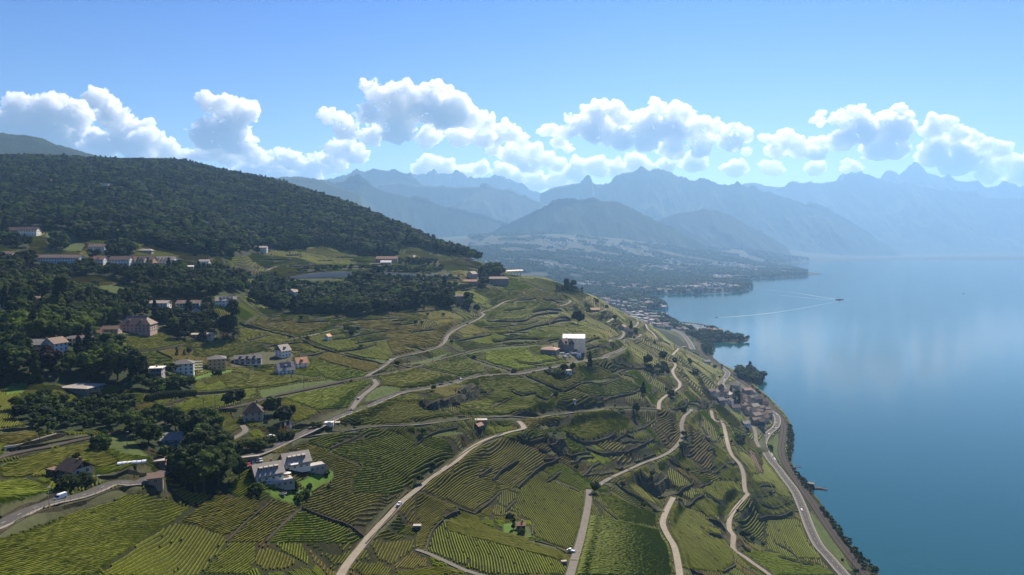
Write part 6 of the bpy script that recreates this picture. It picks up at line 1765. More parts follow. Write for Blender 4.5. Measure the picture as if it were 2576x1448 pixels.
T('6', (40, 350), 37, 'tall', 0, 1.35, 'huge dark columnar tree'); T('6', (-20, 360), 24, 'round', 0, .8); T('6', (-60, 340), 20, 'round', 0)
T('3', (630, 820), 37, 'tall', 0, 1.4, 'tall dark poplar'); T('3', (590, 780), 20, 'round', 0)
for x, h in ((810, 22), (885, 21), (730, 17), (1160, 19), (1240, 19), (1310, 20)): T('3', (x, 760), h, 'cone', 0, 1.2, 'dark conifer')
for x, y_, h in ((60, 700, 20), (150, 640, 18), (330, 760, 19), (700, 1000, 20), (560, 1000, 17), (980, 760, 20), (1090, 800, 18), (100, 1000, 21), (240, 1200, 20), (800, 1250, 19), (1560, 800, 18), (1720, 900, 17), (1900, 720, 17), (1700, 330, 18), (2000, 350, 17)): T('3', (x, y_), h, 'cone', x % 2, 1.1, 'dark conifer')
T('3', (480, 600), 16, 'cone', 0, 1.5, 'dark conifer'); T('3', (640, 480), 15, 'round', 2, 1, 'pale green tree'); T('3', (960, 470), 7, 'bush', 0, 1, 'roadside bush'); T('3', (780, 480), 6, 'bush', 0, 1, 'roadside bush')
T('3', (250, 830), 15, 'round', 2, 1.2, 'bright green tree'); T('3', (850, 960), 17, 'round', 2, 1.1, 'bright green tree'); T('3', (2080, 690), 13, 'round', 1, 1, 'round tree'); T('3', (1440, 700), 11, 'round', 4, 1.1, 'purple leaved tree')
T('3', (1860, 1000), 22, 'tall', 1, 1.6, 'dark columnar conifer'); T('3', (2040, 1010), 12, 'cone', 0, 1.6, 'dark conifer'); T('3', (900, 1180), 24, 'cone', 0, 1.2, 'tall dark conifer'); T('3', (1130, 1180), 19, 'round', 0, 1.4, 'spreading dark tree')
T('3', (430, 1380), 20, 'round', 4, 1.3, 'broad purple leaved tree'); T('3', (60, 1440), 22, 'cone', 1, 1.5, 'large conifer'); T('3', (1140, 1330), 13, 'round', 2, 1.0, 'pale weeping tree'); T('3', (700, 1320), 13, 'round', 2, 1, 'bright green tree')
T('3', (1340, 1390), 15, 'cone', 0, 1.3, 'dark conifer'); T('3', (1460, 1400), 15, 'cone', 0, 1.1, 'dark conifer'); T('3', (1780, 1170), 7, 'tall', 1, 1.4, 'small cypress'); T('3', (1855, 1165), 5, 'tall', 1, 1.6, 'small cypress'); T('3', (1905, 1160), 7, 'round', 0, .8, 'little dark tree'); T('3', (1290, 1140), 6, 'bush', 2, 1.3)
for x in (2160, 2185, 2210): T('3', (x, 1365), 4.5, 'bush', 2, .8, 'clipped bush')
T('4', (1600, 180), 9, 'round', 2, 1.2, 'bright rounded tree'); T('4', (1760, 150), 9, 'bush', 2, 1.1, 'dense dark bush')
T('4', (1765, 580), 14, 'round', 0, 1.1, 'round dark tree'); T('4', (1050, 665), 5, 'bush', 2, 1, 'round dark bush'); T('4', (1010, 770), 8, 'bush', 0, 1.1, 'shaggy bush'); T('4', (930, 730), 6, 'cone', 1, 1, 'small conifer')
T('4', (580, 1200), 5, 'tall', 1, 1.9, 'small columnar shrub'); T('4', (860, 1120), 5.5, 'bush', 2, 1.1, 'clipped bush'); T('4', (690, 1140), 5, 'bush', 2, 1.5, 'clipped hedge bush'); T('4', (945, 1100), 2.5, 'bush', 3, 1.2, 'yellow shrub'); T('4', (580, 990), 3, 'bush', 0, 1, 'small bush'); T('4', (770, 860), 3, 'bush', 0, 1, 'small bush')
T('4', (2410, 1080), 12, 'round', 0, .85, 'dark conical garden tree'); T('4', (640, 270), 4, 'bush', 3, 1.3, 'yellow flowering bush')
T('5', (935, 925), 5.5, 'cone', 1, 1.6, 'clipped conical tree'); T('5', (1075, 900), 3.5, 'bush', 0, .8, 'small blossoming shrub'); T('5', (1040, 990), 5, 'bush', 0, 1, 'garden bush'); T('5', (965, 1020), 4.5, 'bush', 1, 1, 'garden bush'); T('5', (540, 930), 5, 'bush', 1, 1.4, 'clipped hedge bush')
T('5', (1250, 760), 3, 'bush', 2, 1, 'small lawn bush'); T('5', (1270, 890), 2.5, 'bush', 1, 1, 'small lawn bush'); T('5', (880, 400), 5, 'bush', 0, 1, 'roadside bush'); T('5', (800, 410), 5, 'bush', 0, 1, 'roadside bush')
for x in (1120, 1180): T('5', (x, 290), 4.5, 'round', 2, 1.5, 'small plane tree')
for x, y in ((430, 480), (480, 490), (560, 470), (640, 450), (700, 440), (360, 500), (600, 500), (320, 520)): T('5', (x, y + 30), 6.5, 'round', 1, 1.3, 'roadside tree')
T('7', (1320, 640), 17, 'cone', 1, 1.0, 'slender dark poplar'); T('7', (1905, 620), 15, 'round', 0, 1.15, 'round dark tree'); T('7', (2060, 560), 14, 'round', 0, 1.3, 'broad dark tree'); T('7', (2175, 590), 9, 'bush', 2, 1, 'dark bush'); T('7', (1200, 215), 22, 'round', 0, 1.1, 'large dark tree'); T('7', (1785, 1110), 12, 'round', 0, .8, 'roadside tree'); T('7', (1575, 165), 9, 'round', 0, .9, 'lone dark tree'); T('7', (1435, 165), 9, 'cone', 0, 1, 'lone conifer')
T('7', (2060, 620), 7, 'bush', 0, 1.5); T('7', (2330, 615), 9, 'round', 1, 1, 'round tree'); T('7', (1850, 900), 10, 'cone', 0, 1.6, 'dark conifer'); T('7', (1060, 700), 10, 'round', 1, 1.1, 'garden tree'); T('7', (1150, 670), 8, 'round', 0, 1, 'garden tree'); T('7', (980, 925), 4.5, 'bush', 2, 1, 'lone dark bush')
T('7', (180, 90), 13, 'round', 0, 1); T('7', (560, 690), 4, 'bush', 2, 1.2)
T('c', (1800, 620), 8.5, 'round', 0, 1.15, 'lone roadside tree'); T('c', (980, 985), 8.5, 'tall', 1, 1.0, 'slim cypress'); T('c', (1060, 1030), 3.5, 'bush', 1, 1.3, 'small round bush'); T('c', (940, 880), 4, 'bush', 2, 1, 'dark bush')
T('r', (2360, 1430), 7.5, 'round', 0, 1.2, 'round tree'); T('r', (2225, 1290), 8, 'cone', 1, 1.2, 'small conical tree'); T('r', (2170, 1440), 6, 'round', 1, 1.2, 'leafy tree'); T('r', (2035, 1300), 2.6, 'bush', 2, 1, 'small bush'); T('r', (1325, 190), 4, 'bush', 2, 1.2, 'dark bush'); T('r', (1830, 780), 4, 'bush', 2, 1.4, 'shore bush'); T('r', (1585, 420), 4.5, 'bush', 2, 1.2, 'shore bush')
T('8', (975, 320), 25, 'tall', 0, 1.7, 'tall dark poplar'); T('8', (915, 190), 11, 'cone', 0, 1.2, 'dark conifer'); T('8', (1260, 250), 6, 'round', 1, 1.3, 'small shore tree'); T('8', (35, 210), 14, 'cone', 0, 1.2, 'dark conifer'); T('8', (440, 395), 7, 'bush', 0, 1); T('8', (1000, 720), 8, 'round', 0, 1.2, 'dark tree')
for x, h in ((240, 12), (265, 9), (292, 10), (305, 8), (335, 24), (345, 18), (365, 15), (380, 13), (405, 25), (440, 11), (455, 9), (490, 12)): T('h', (x, 520 + (x > 400) * 18), h, 'tall', 0, 1.8, 'dark cypress')
T('h', (640, 650), 11, 'round', 0, 1, 'round dark tree'); T('h', (820, 815), 11, 'round', 0, 1.1, 'round dark tree'); T('h', (690, 800), 9, 'cone', 0, 1); T('h', (740, 700), 9, 'round', 0, 1); T('h', (985, 895), 15, 'cone', 0, 1.3, 'dark pointed tree'); T('h', (1020, 950), 13, 'round', 0, 1.3, 'dark tree')
T('h', (2180, 1320), 22, 'tall', 0, 1.4, 'tall lakeside cypress'); T('h', (1495, 1310), 2, 'bush', 2, 1); T('h', (1895, 1300), 11, 'tall', 0, 1.6, 'dark cypress'); T('h', (1825, 1300), 10, 'round', 0, 1.3); T('h', (1630, 1350), 9, 'bush', 2, 1.2); T('h', (1570, 1240), 9, 'round', 0, 1); T('h', (1825, 1125), 5, 'bush', 2, 1.3, 'tiny round island of bush')
T('2', (1170, 1040), 26, 'round', 0, 1.5, 'very broad dark tree'); T('2', (1960, 1180), 18, 'round', 0, .85, 'dark tree'); T('2', (1820, 1180), 17, 'round', 0, 1.1, 'dark tree'); T('2', (2410, 900), 14, 'round', 0, 1.1, 'dark tree'); T('2', (2190, 720), 24, 'round', 0, 1.1, 'bold dark tree'); T('2', (1865, 640), 20, 'round', 0, 1, 'ridge tree')
T('2', (10, 680), 14, 'round', 0, 1); T('2', (450, 1190), 7, 'bush', 1, 1, 'pale bush'); T('2', (300, 1175), 4, 'bush', 1, 1.2, 'low bush')
T('1', (1230, 660), 34, 'round', 0, 1.25, 'massive dark tree'); T('1', (790, 1100), 21, 'round', 2, 1.2, 'pale spreading tree'); T('1', (55, 1080), 26, 'cone', 0, 1.2, 'dark conifer'); T('1', (540, 1110), 11, 'bush', 0, 1)
# clipped hedges
for k, a_, b_, h_ in (('7', (870, 690), (1030, 760), 2.6), ('4', (1490, 290), (1950, 235), 4.5), ('3', (1580, 1140), (1720, 1200), 2.2), ('3', (2350, 1290), (2440, 1320), 1.2)):
    A = np.array(hit(*C(k, a_)[0])); B = np.array(hit(*C(k, b_)[0]))
    n_ = int(np.linalg.norm((B - A)[:2]) / (h_ * .55)) + 1
    V_, T_ = [], []; nn_ = 0
    vb = KINDS['bush'][2][0]
    cv = np.empty(len(vb.vertices) * 3); vb.vertices.foreach_get('co', cv); cv = cv.reshape(-1, 3)
    ct_ = np.empty(len(vb.polygons) * 3, np.int32); vb.loops.foreach_get('vertex_index', ct_); ct_ = ct_.reshape(-1, 3)
    for i in range(min(n_, 26)):
        p = A + (B - A) * i / max(1, min(n_, 26) - 1)
        sc = h_ * 1.15
        V_.append(cv * np.array([sc * .8, sc * .8, sc]) + np.array([p[0], p[1], float(sample(p[0], p[1])) - .3]) - A); T_.append(ct_ + nn_); nn_ += len(cv)
    o = link('hedge', np_mesh('hedge', np.concatenate(V_), np.concatenate(T_), M_leafd)); o.location = A
    tag(o, {'7': 'dark hedge on the left side of the walled garden', '4': 'tall clipped dark hedge below the bright rounded tree', '3': None}[k] or ('dark sloping hedge beside the garden hut above the apartment blocks' if a_[0] == 1580 else 'low hedge right of the ochre apartment block'), 'hedge')

# groves: every tree is placed on the ground inside the outlines
FARP = []
hs = np.array(HOUSE_SITES)
lit = np.array([(w_[0], w_[1], w_[3]) for w_ in TREES])


HPX = []
for sx, sy, sr in HOUSE_SITES:
    sz = float(sample(sx, sy)); qx, qy = proj(sx, sy, sz + 2.2); HPX.append((float(qx), float(qy), (sr - 2.5) * .75 * FOC / sy, sy))
HPX = np.array(HPX)


def free(x, y, m=0.0):
    return np.all(np.hypot(hs[:, 0] - x, hs[:, 1] - y) > hs[:, 2] + m)


def screened(x, y, z, h):
    """does a tree here stand right in front of a house?"""
    _, pt = proj(x, y, z + h); px, _ = proj(x, y, z)
    m = (HPX[:, 3] > y) & (np.abs(HPX[:, 0] - px) < HPX[:, 2] + h * .3 * FOC / y) & (pt < HPX[:, 1])
    m &= (HPX[:, 3] - y < 130)
    return bool(m.any())


POOL = []
for nm, (polys, spc, (h0, h1)) in GROVE.items():
    for x, y in scatter(polys, spc):
        if not free(x, y): continue
        h = trng.uniform(h0, h1)
        q = trng.random()
        if nm in ('park', 'upper', 'band') and q < .16: kind, var, wf, h = 'cone', int(trng.integers(0, 2)), 1.2, h * 1.15
        elif nm in ('garden', 'bank', 'bushes') and q < .6: kind, var, wf = 'bush', int(trng.choice([0, 0, 1, 2])), 1.15
        elif nm == 'clump': kind, var, wf = 'round', int(trng.choice([0, 1])), 1.15
        else: kind, var, wf = 'round', int(trng.choice([0, 1, 1, 2, 3, 2] if nm in ('park', 'garden', 'upper') else [0, 0, 1, 3])), trng.uniform(1.0, 1.3)
        z = float(sample(x, y))
        if screened(x, y, z, h):
            h *= .4; kind = 'bush'; var = 0
            if screened(x, y, z, h): continue
        POOL.append((x, y, z, h, kind, var, wf, None))
# single trees dotted through the vines
for _ in range(150):
    Y = math.exp(trng.uniform(math.log(420), math.log(1500))); x = trng.uniform(-.35, .45) * Y
    z = float(sample(x, Y)); px, py = proj(x, Y, z)
    if z > 3 and 650 < px < 2000 and 700 < py < 1300 and RM.get(np.array(px), np.array(py)) in (V_AUTO, WALLC) and free(x, Y, 3):
        POOL.append((x, Y, z, trng.uniform(2.5, 6), 'bush', int(trng.choice([0, 2, 2])), 1.1, None))
POOL.sort(key=lambda t: -t[3] / t[1])
NAMED = 300 - len(TREES)
ALLT = TREES + POOL[:NAMED]
RESTT = POOL[NAMED:]
WORD = {('round', 0): 'dark leafy tree', ('round', 1): 'green leafy tree', ('round', 2): 'light green tree', ('round', 3): 'leafy tree', ('round', 4): 'purple leaved tree', ('tall', 0): 'dark poplar', ('tall', 1): 'cypress',
        ('cone', 0): 'dark conifer', ('cone', 1): 'conifer', ('bush', 0): 'green bush', ('bush', 1): 'light green bush', ('bush', 2): 'dark bush', ('bush', 3): 'yellow bush'}
NAMEK = {'round': 'leafy_tree', 'tall': 'columnar_tree', 'cone': 'conifer', 'bush': 'bush'}
for (x, y, z, h, kind, var, wf, word) in ALLT:
    me_, tk = KINDS[kind][var]
    root = empty(NAMEK[kind], (x, y, z), trng.uniform(0, 6.28))
    tag(root, None, 'bush' if kind == 'bush' else 'tree', 'bushes on the slope' if kind == 'bush' else 'trees on the slope')
    c = link('crown', me_, root); c.scale = (h * wf, h * wf, h)
    t = link('trunk', tk, root); t.scale = (h, h, h)
    AUTOLAB.append((root, word or WORD[(kind, var)], (x, y, z + h * .5)))
print('trees', len(ALLT), len(RESTT), time.time() - T0)

# woods: too many to count, drawn as instances on scattered points
PTS = []
for x, y, z, h, kind, var, wf, _w in RESTT:
    PTS.append((x, y, z, h * 1.05, wf, 5 if kind == 'cone' else int(trng.integers(0, 5))))
n0 = len(PTS)
# hill forest, placed straight in the world over the hill
ny = 0
Yg = np.exp(np.linspace(math.log(700), math.log(2700), 900))
cnt = 0
for Yr in Yg:
    dY = Yr * (math.log(2700) - math.log(700)) / 900
    sp = 10.5 + (Yr > 1500) * 1.5
    if trng.random() > dY / sp: continue
    xs = np.arange(-.80 * Yr, .12 * Yr, sp); xs = xs + trng.uniform(-.45, .45, len(xs)) * sp
    ys = Yr + trng.uniform(-.5, .5, len(xs)) * sp
    zs = sample(xs, ys)
    px, py = proj(xs, ys, zs)
    m = inside(px, py, FOREST[0]) & (RM.get(px, py) == FOR) & (zs > 230)
    for x, y, z in zip(xs[m], ys[m], zs[m]):
        if not free(x, y, 4) or screened(x, y, z, 12): continue
        ridge = trng.random()
        PTS.append((x, y, z - 1, trng.uniform(12, 24) if ridge > .12 else trng.uniform(18, 27), trng.uniform(1.15, 1.55), 5 if ridge < .12 else int(trng.integers(0, 5))))
print('forest', len(PTS) - n0, time.time() - T0)


def instance_cloud(name, pts, meshes, kind='stuff'):
    P = np.array([(p[0], p[1], p[2]) for p in pts], np.float32)
    colp = bpy.data.collections.new(name + '_kinds')
    for i, m in enumerate(meshes):
        o = bpy.data.objects.new('kind_%02d' % i, m); colp.objects.link(o)
    me = bpy.data.meshes.new(name)
    me.vertices.add(len(P)); me.vertices.foreach_set('co', P.ravel())
    a = me.attributes.new('tscale', 'FLOAT_VECTOR', 'POINT'); a.data.foreach_set('vector', np.array([(p[3] * p[4], p[3] * p[4], p[3]) for p in pts], np.float32).ravel())
    a = me.attributes.new('trot', 'FLOAT_VECTOR', 'POINT'); a.data.foreach_set('vector', np.array([(0, 0, trng.uniform(0, 6.28)) for p in pts], np.float32).ravel())
    a = me.attributes.new('tkind', 'INT', 'POINT'); a.data.foreach_set('value', np.array([p[5] for p in pts], np.int32))
    o = link(name, me); tag(o, kind=kind)
    ng = bpy.data.node_groups.new(name, 'GeometryNodeTree')
    ng.interface.new_socket('Geometry', in_out='INPUT', socket_type='NodeSocketGeometry'); ng.interface.new_socket('Geometry', in_out='OUTPUT', socket_type='NodeSocketGeometry')
    gi = ng.nodes.new('NodeGroupInput'); go = ng.nodes.new('NodeGroupOutput')
    mp_ = ng.nodes.new('GeometryNodeMeshToPoints'); ip = ng.nodes.new('GeometryNodeInstanceOnPoints'); ci = ng.nodes.new('GeometryNodeCollectionInfo')
    ci.inputs[0].default_value = colp; ci.inputs['Separate Children'].default_value = True; ci.inputs['Reset Children'].default_value = True
    ip.inputs['Pick Instance'].default_value = True

    def attr(nm_, ty):
        n = ng.nodes.new('GeometryNodeInputNamedAttribute'); n.data_type = ty; n.inputs['Name'].default_value = nm_; return n.outputs['Attribute']
    ng.links.new(gi.outputs[0], mp_.inputs[0]); ng.links.new(mp_.outputs[0], ip.inputs['Points']); ng.links.new(ci.outputs[0], ip.inputs['Instance'])
    ng.links.new(attr('tkind', 'INT'), ip.inputs['Instance Index'])
    er = ng.nodes.new('FunctionNodeEulerToRotation'); ng.links.new(attr('trot', 'FLOAT_VECTOR'), er.inputs[0]); ng.links.new(er.outputs[0], ip.inputs['Rotation'])
    ng.links.new(attr('tscale', 'FLOAT_VECTOR'), ip.inputs['Scale'])
    ng.links.new(ip.outputs[0], go.inputs[0])
    md = o.modifiers.new('woods', 'NODES'); md.node_group = ng
    return o


instance_cloud('forest', PTS, FARV)
# woods between the far houses
FP = []
for _ in range(70000):
    Y = math.exp(trng.uniform(math.log(2300), math.log(10500))); a = trng.uniform(-.10, .42); x = a * Y
    FP.append((x, Y))
FP = np.array(FP); zf = sample(FP[:, 0], FP[:, 1]); den = fbm(FP[:, 0] / 330, FP[:, 1] / 330, 61) + .35 * fbm(FP[:, 0] / 90, FP[:, 1] / 90, 62)
sdf = seg_dist(FP[:, 0], FP[:, 1], SHORE_W)
m = (zf > 1.0) & ((den > -.06) | ((sdf < 45) & (trng.random(len(den)) < .6)) & (FP[:, 1] < 6500)) & inside(FP[:, 0], FP[:, 1], LAND_POLY)
px, py = proj(FP[:, 0], FP[:, 1], zf)
m &= (px > 1180) & (px < 2120)
FP, zf = FP[m], zf[m]
instance_cloud('distant_woods', [(x, y, z - .5, trng.uniform(10, 18) * (1 + y / 9000), trng.uniform(1.1, 1.6), int(trng.integers(0, 6))) for (x, y), z in zip(FP, zf)], FARV)
print('far woods', len(FP), time.time() - T0)

# ------------------------------------------------------------------ town round the bay
drng = np.random.default_rng(77)
M_town = {k: material('town_' + k, c, .8, var=.15) for k, c in {'white': (.42, .41, .39), 'cream': (.34, .30, .25), 'grey': (.22, .21, .20)}.items()}
M_troof = {k: material('town_roof_' + k, c, .8, spec=.15, var=.3) for k, c in {'brown': (.17, .115, .09), 'pale': (.27, .24, .21), 'grey': (.17, .16, .16)}.items()}


def town_mesh(L, W, H, rh, style):
    a = MB(); a.box(-L / 2, L / 2, -W / 2, W / 2, -3, H)
    r = MB()
    if style == 'flat':
        r.box(-L / 2 - .3, L / 2 + .3, -W / 2 - .3, W / 2 + .3, H, H + .5)
    else:
        a.add([(-L / 2, -W / 2, H), (-L / 2, W / 2, H), (-L / 2, 0, H + rh), (L / 2, -W / 2, H), (L / 2, W / 2, H), (L / 2, 0, H + rh)], [(0, 2, 1), (3, 4, 5)])
        for s in (-1, 1):
            r.add([(-L / 2 - .6, s * (W / 2 + .6), H - .2), (L / 2 + .6, s * (W / 2 + .6), H - .2), (L / 2 + .6, 0, H + rh + .2), (-L / 2 - .6, 0, H + rh + .2)], [(0, 1, 2, 3)] if s < 0 else [(3, 2, 1, 0)])
    return a, r


TP = []
tries = 0
while len(TP) < 3000 and tries < 90000:
    tries += 1
    Y = math.exp(drng.uniform(math.log(2250), math.log(9500))); x = drng.uniform(-.10, .40) * Y
    z = float(sample(x, Y))
    if z < 1.0: continue
    px, py = proj(x, Y, z)
    if not (1200 < px < 2080): continue
    d = float(vnoise(np.array(x / 420), np.array(Y / 420), 71)) + .5 * float(vnoise(np.array(x / 130), np.array(Y / 130), 72))
    near = Y < 4700 and x > .05 * Y
    if d < (-.35 if near else -.12) + z / 350: continue
    TP.append((x, Y, z))
TP.sort(key=lambda t: t[1])
protos = []
for i, (L_, W_, H_, rh, st_) in enumerate([(14, 11, 7, 3, 'g'), (18, 12, 10, 3.5, 'g'), (11, 10, 6, 3, 'g'), (26, 13, 13, 0, 'flat'), (40, 22, 8, 0, 'flat'), (16, 12, 9, 3, 'g')]):
    a, r = town_mesh(L_, W_, H_, rh, st_)
    wm = M_town[['white', 'cream', 'white', 'grey', 'white', 'cream'][i]]; rm = M_troof[['brown', 'brown', 'pale', 'grey', 'pale', 'grey'][i]]
    protos.append((a, r, a.mesh('wall', wm), r.mesh('roof', rm)))
n_single = 280
for x, y, z in TP[:n_single]:
    k = int(drng.choice([0, 1, 2, 3, 5], p=[.3, .25, .25, .1, .1]))
    root = empty('town_house', (x, y, z), drng.uniform(0, 3.14))
    tag(root, 'pale house of the hazy town crowded round the bay beyond the vine slope', 'house', 'houses of the hazy bay town')
    link('wall', protos[k][2], root); link('roof', protos[k][3], root)
WV, RV = {}, {}
for x, y, z in TP[n_single:]:
    k = int(drng.choice(6, p=[.28, .2, .2, .12, .08, .12]))
    c, s = math.cos(q_ := drng.uniform(0, 3.14)), math.sin(q_)
    f_ = 1 + y / 14000
    for src, store, mt in ((protos[k][0], WV, k), (protos[k][1], RV, k)):
        V = np.array(src.v) * f_
        V = np.c_[V[:, 0] * c - V[:, 1] * s + x, V[:, 0] * s + V[:, 1] * c + y, V[:, 2] + z]
        st = store.setdefault(mt, MB())
        st.add([tuple(v) for v in V], src.f)
for store, nm in ((WV, 'distant_town'), (RV, 'distant_roofs')):
    for k, mb in store.items():
        o = mb.build(nm, protos[k][2 if store is WV else 3].materials[0]); tag(o, kind='stuff')
print('town', len(TP), time.time() - T0)

# ------------------------------------------------------------------ vehicles
PAINT = {k: material('car_paint_' + k, c, .25, spec=.6) for k, c in {'white': (.75, .75, .75), 'dark': (.02, .022, .028), 'silver': (.42, .43, .45), 'red': (.35, .03, .02), 'blue': (.04, .08, .2), 'grey': (.15, .15, .16)}.items()}
M_tyre = material('tyre', (.02, .02, .02), .9); M_lamp = material('headlight_glass', (.6, .6, .55), .1)


def side_prism(mb, prof, w, mi=0):
    n = len(prof)
    mb.add([(x, -w, z) for x, z in prof] + [(x, w, z) for x, z in prof], [tuple(range(n))] + [tuple(range(2 * n - 1, n - 1, -1))] + [(i, i + n, (i + 1) % n + n, (i + 1) % n) for i in range(n)], mi)


def car_parts(kind):
    P = {}
    mb = MB()
    if kind == 'car':
        side_prism(mb, [(-2.1, .3), (2.1, .3), (2.15, .7), (1.9, .86), (1.05, .95), (-1.9, .98), (-2.15, .75)], .85); P['body'] = mb
        mb = MB(); side_prism(mb, [(-1.8, .97), (1.0, .95), (.35, 1.42), (-1.2, 1.42)], .74); P['windows'] = mb
        mb = MB(); side_prism(mb, [(-1.3, 1.42), (.4, 1.42), (.25, 1.47), (-1.15, 1.47)], .72); P['roof'] = mb
        wx = (-1.35, 1.35); wr = .32
    elif kind == 'van':
        side_prism(mb, [(-2.9, .4), (2.9, .4), (2.95, 1.0), (2.3, 1.25), (1.55, 2.2), (1.2, 2.45), (-2.9, 2.45)], .98); P['body'] = mb
        mb = MB(); side_prism(mb, [(1.25, 1.3), (2.32, 1.3), (1.68, 2.12), (1.25, 2.12)], 1.0); P['windows'] = mb
        mb = MB(); side_prism(mb, [(-2.8, 2.46), (1.1, 2.46), (1.0, 2.52), (-2.7, 2.52)], .9); P['roof'] = mb
        wx = (-1.8, 1.9); wr = .36
    elif kind == 'pickup':
        side_prism(mb, [(-2.4, .45), (2.3, .45), (2.35, .95), (1.7, 1.1), (-2.4, 1.05)], .88); P['body'] = mb
        mb = MB(); side_prism(mb, [(.0, 1.08), (1.6, 1.08), (1.2, 1.75), (.1, 1.75)], .8); P['windows'] = mb
        mb = MB(); side_prism(mb, [(.05, 1.75), (1.2, 1.75), (1.1, 1.85), (.1, 1.85)], .82); P['roof'] = mb
        mb = MB(); mb.box(-2.35, -.1, -.85, -.8, 1.05, 1.35); mb.box(-2.35, -.1, .8, .85, 1.05, 1.35); mb.box(-2.4, -2.35, -.85, .85, 1.05, 1.35); P['load_bed'] = mb
        wx = (-1.5, 1.5); wr = .36
    else:
        mb.box(-5.5, 3.6, -1.25, 1.25, 1.1, 3.9); P['trailer'] = mb
        mb = MB(); mb.box(3.9, 6.0, -1.2, 1.2, .6, 3.3); P['cab'] = mb
        mb = MB(); mb.box(6.0, 6.04, -1.1, 1.1, 1.9, 2.9); P['windows'] = mb
        wx = (-4.2, -2.9, 4.9); wr = .5
    return P, wx, wr


WHEEL = {}
for r_ in (.32, .36, .5):
    mb = MB(); mb.bar((0, -.12, 0), (0, .12, 0), r_, 8); WHEEL[r_] = mb.mesh('wheel', M_tyre)
CARM = {}
for kd in ('car', 'van', 'pickup', 'lorry'):
    P, wx, wr = car_parts(kd)
    CARM[kd] = ({n: m.mesh(n, M_glass if n == 'windows' else PAINT['white']) for n, m in P.items()}, wx, wr)
hl = MB(); hl.box(-.04, .04, -.18, .18, -.09, .09); HLM = hl.mesh('headlight', M_lamp)
CARV = {}


def vehicle(kd, colr, x, y, z, yaw, label=None, name=None, group=None, cat=None):
    key = (kd, colr)
    if key not in CARV:
        d = {}
        for n, m in CARM[kd][0].items():
            m2 = m.copy(); m2.materials.clear(); m2.materials.append(M_glass if n == 'windows' else PAINT[colr]); d[n] = m2
        CARV[key] = d
    root = empty(name or {'car': 'parked_car', 'van': 'van', 'pickup': 'pickup', 'lorry': 'lorry'}[kd], (x, y, z), yaw)
    tag(root, label, cat or {'car': 'car', 'van': 'van', 'pickup': 'pickup truck', 'lorry': 'lorry'}[kd], group)
    for n, m in CARV[key].items(): link(n, m, root)
    wx, wr = CARM[kd][1:]
    w_ = {'car': .85, 'van': .95, 'pickup': .88, 'lorry': 1.2}[kd]
    for a in wx:
        for s in (-1, 1):
            o = link('wheel', WHEEL[wr], root); o.location = (a, s * w_, wr)
    if kd != 'lorry':
        for s in (-.6, .6):
            o = link('headlight', HLM, root); o.location = ({'car': 2.14, 'van': 2.95, 'pickup': 2.34}[kd], s, {'car': .68, 'van': .9, 'pickup': .85}[kd])
    return root


def on_road(pt, tag_, side=0.0, flip=False):
    """nearest point of a road to a picture point; returns x, y, z, heading"""
    x, y, z = hit(*pt)
    best = None
    for r in ROADS:
        if r.name != tag_: continue
        d = np.hypot(r.W[:, 0] - x, r.W[:, 1] - y); i = int(np.argmin(d))
        if best is None or d[i] < best[0]: best = (d[i], r, i)
    _, r, i = best
    j = min(len(r.W) - 1, i + 1); i0 = max(0, i - 1)
    dx, dy = r.W[j][0] - r.W[i0][0], r.W[j][1] - r.W[i0][1]
    L_ = math.hypot(dx, dy); hd = math.atan2(dy, dx) + (math.pi if flip else 0)
    lift = .10 + r.W[:, 1].mean() * .00012
    return r.W[i][0] - dy / L_ * side, r.W[i][1] + dx / L_ * side, r.W[i][2] + lift, hd


v = on_road(C('l', (610, 670))[0], 'corniche_road', 1.7, True); vehicle('van', 'white', *v, label='white delivery van driving down the main road at the left').scale = (.8, .8, .8)
v = on_road(C('5', (1995, 1075))[0], 'vineyard_lane', .4, True); vehicle('pickup', 'white', *v, label='white pickup truck on the pale lane beside the stone walled bend', name='pickup')
x, y, z = hit(*C('c', (1560, 1215))[0]); vehicle('pickup', 'white', x, y, z + .3, 2.6, label='small white flatbed truck beside the straight lower lane')
for pt, rd, sd, fl, cl, lb in [(C('6', (1305, 975))[0], 'vineyard_lane', .3, False, 'silver', 'silver van parked where the walled lane joins the main road'), (C('6', (1605, 575))[0], 'vineyard_lane', .2, True, 'white', 'white car on the climbing lane beside the brown plot'), (C('6', (2360, 772))[0], 'corniche_road', 1.2, False, 'white', 'white car on the main road, rightmost of the three cars there'),
                               (C('6', (2240, 803))[0], 'corniche_road', 1.2, False, 'grey', 'greyish car on the main road, middle one of the three there'), (C('6', (2105, 822))[0], 'corniche_road', 1.2, False, 'blue', 'dark blue car on the main road, leftmost of the three there'), (C('7', (1640, 450))[0], 'corniche_road', 0, False, 'white', 'white car in the bend of the main road on the shoulder'),
                               (C('7', (2345, 1090))[0], 'vineyard_lane', 0, True, 'white', 'white car at the top of the winding lane by the long wall'), (C('8', (800, 497))[0], 'vineyard_lane', .5, False, 'white', 'white car on the lane left of the old village'), (C('r', (1672, 800))[0], 'lakeside_road', -1.8, False, 'white', 'white car alone on the lower lakeside road'),
                               (C('6', (1580, 15))[0], 'vineyard_lane', .5, False, 'dark', 'dark car on the climbing lane near the bend'), (C('h', (765, 1012))[0], 'vineyard_lane', 0, False, 'blue', 'blue car at the lane junction behind the chateau'), (C('h', (1000, 992))[0], 'vineyard_lane', 0, False, 'white', 'white car on the lane below the turret tree')]:
    v = on_road(pt, rd, sd, fl); vehicle('car', cl, *v, label=lb, name='car')
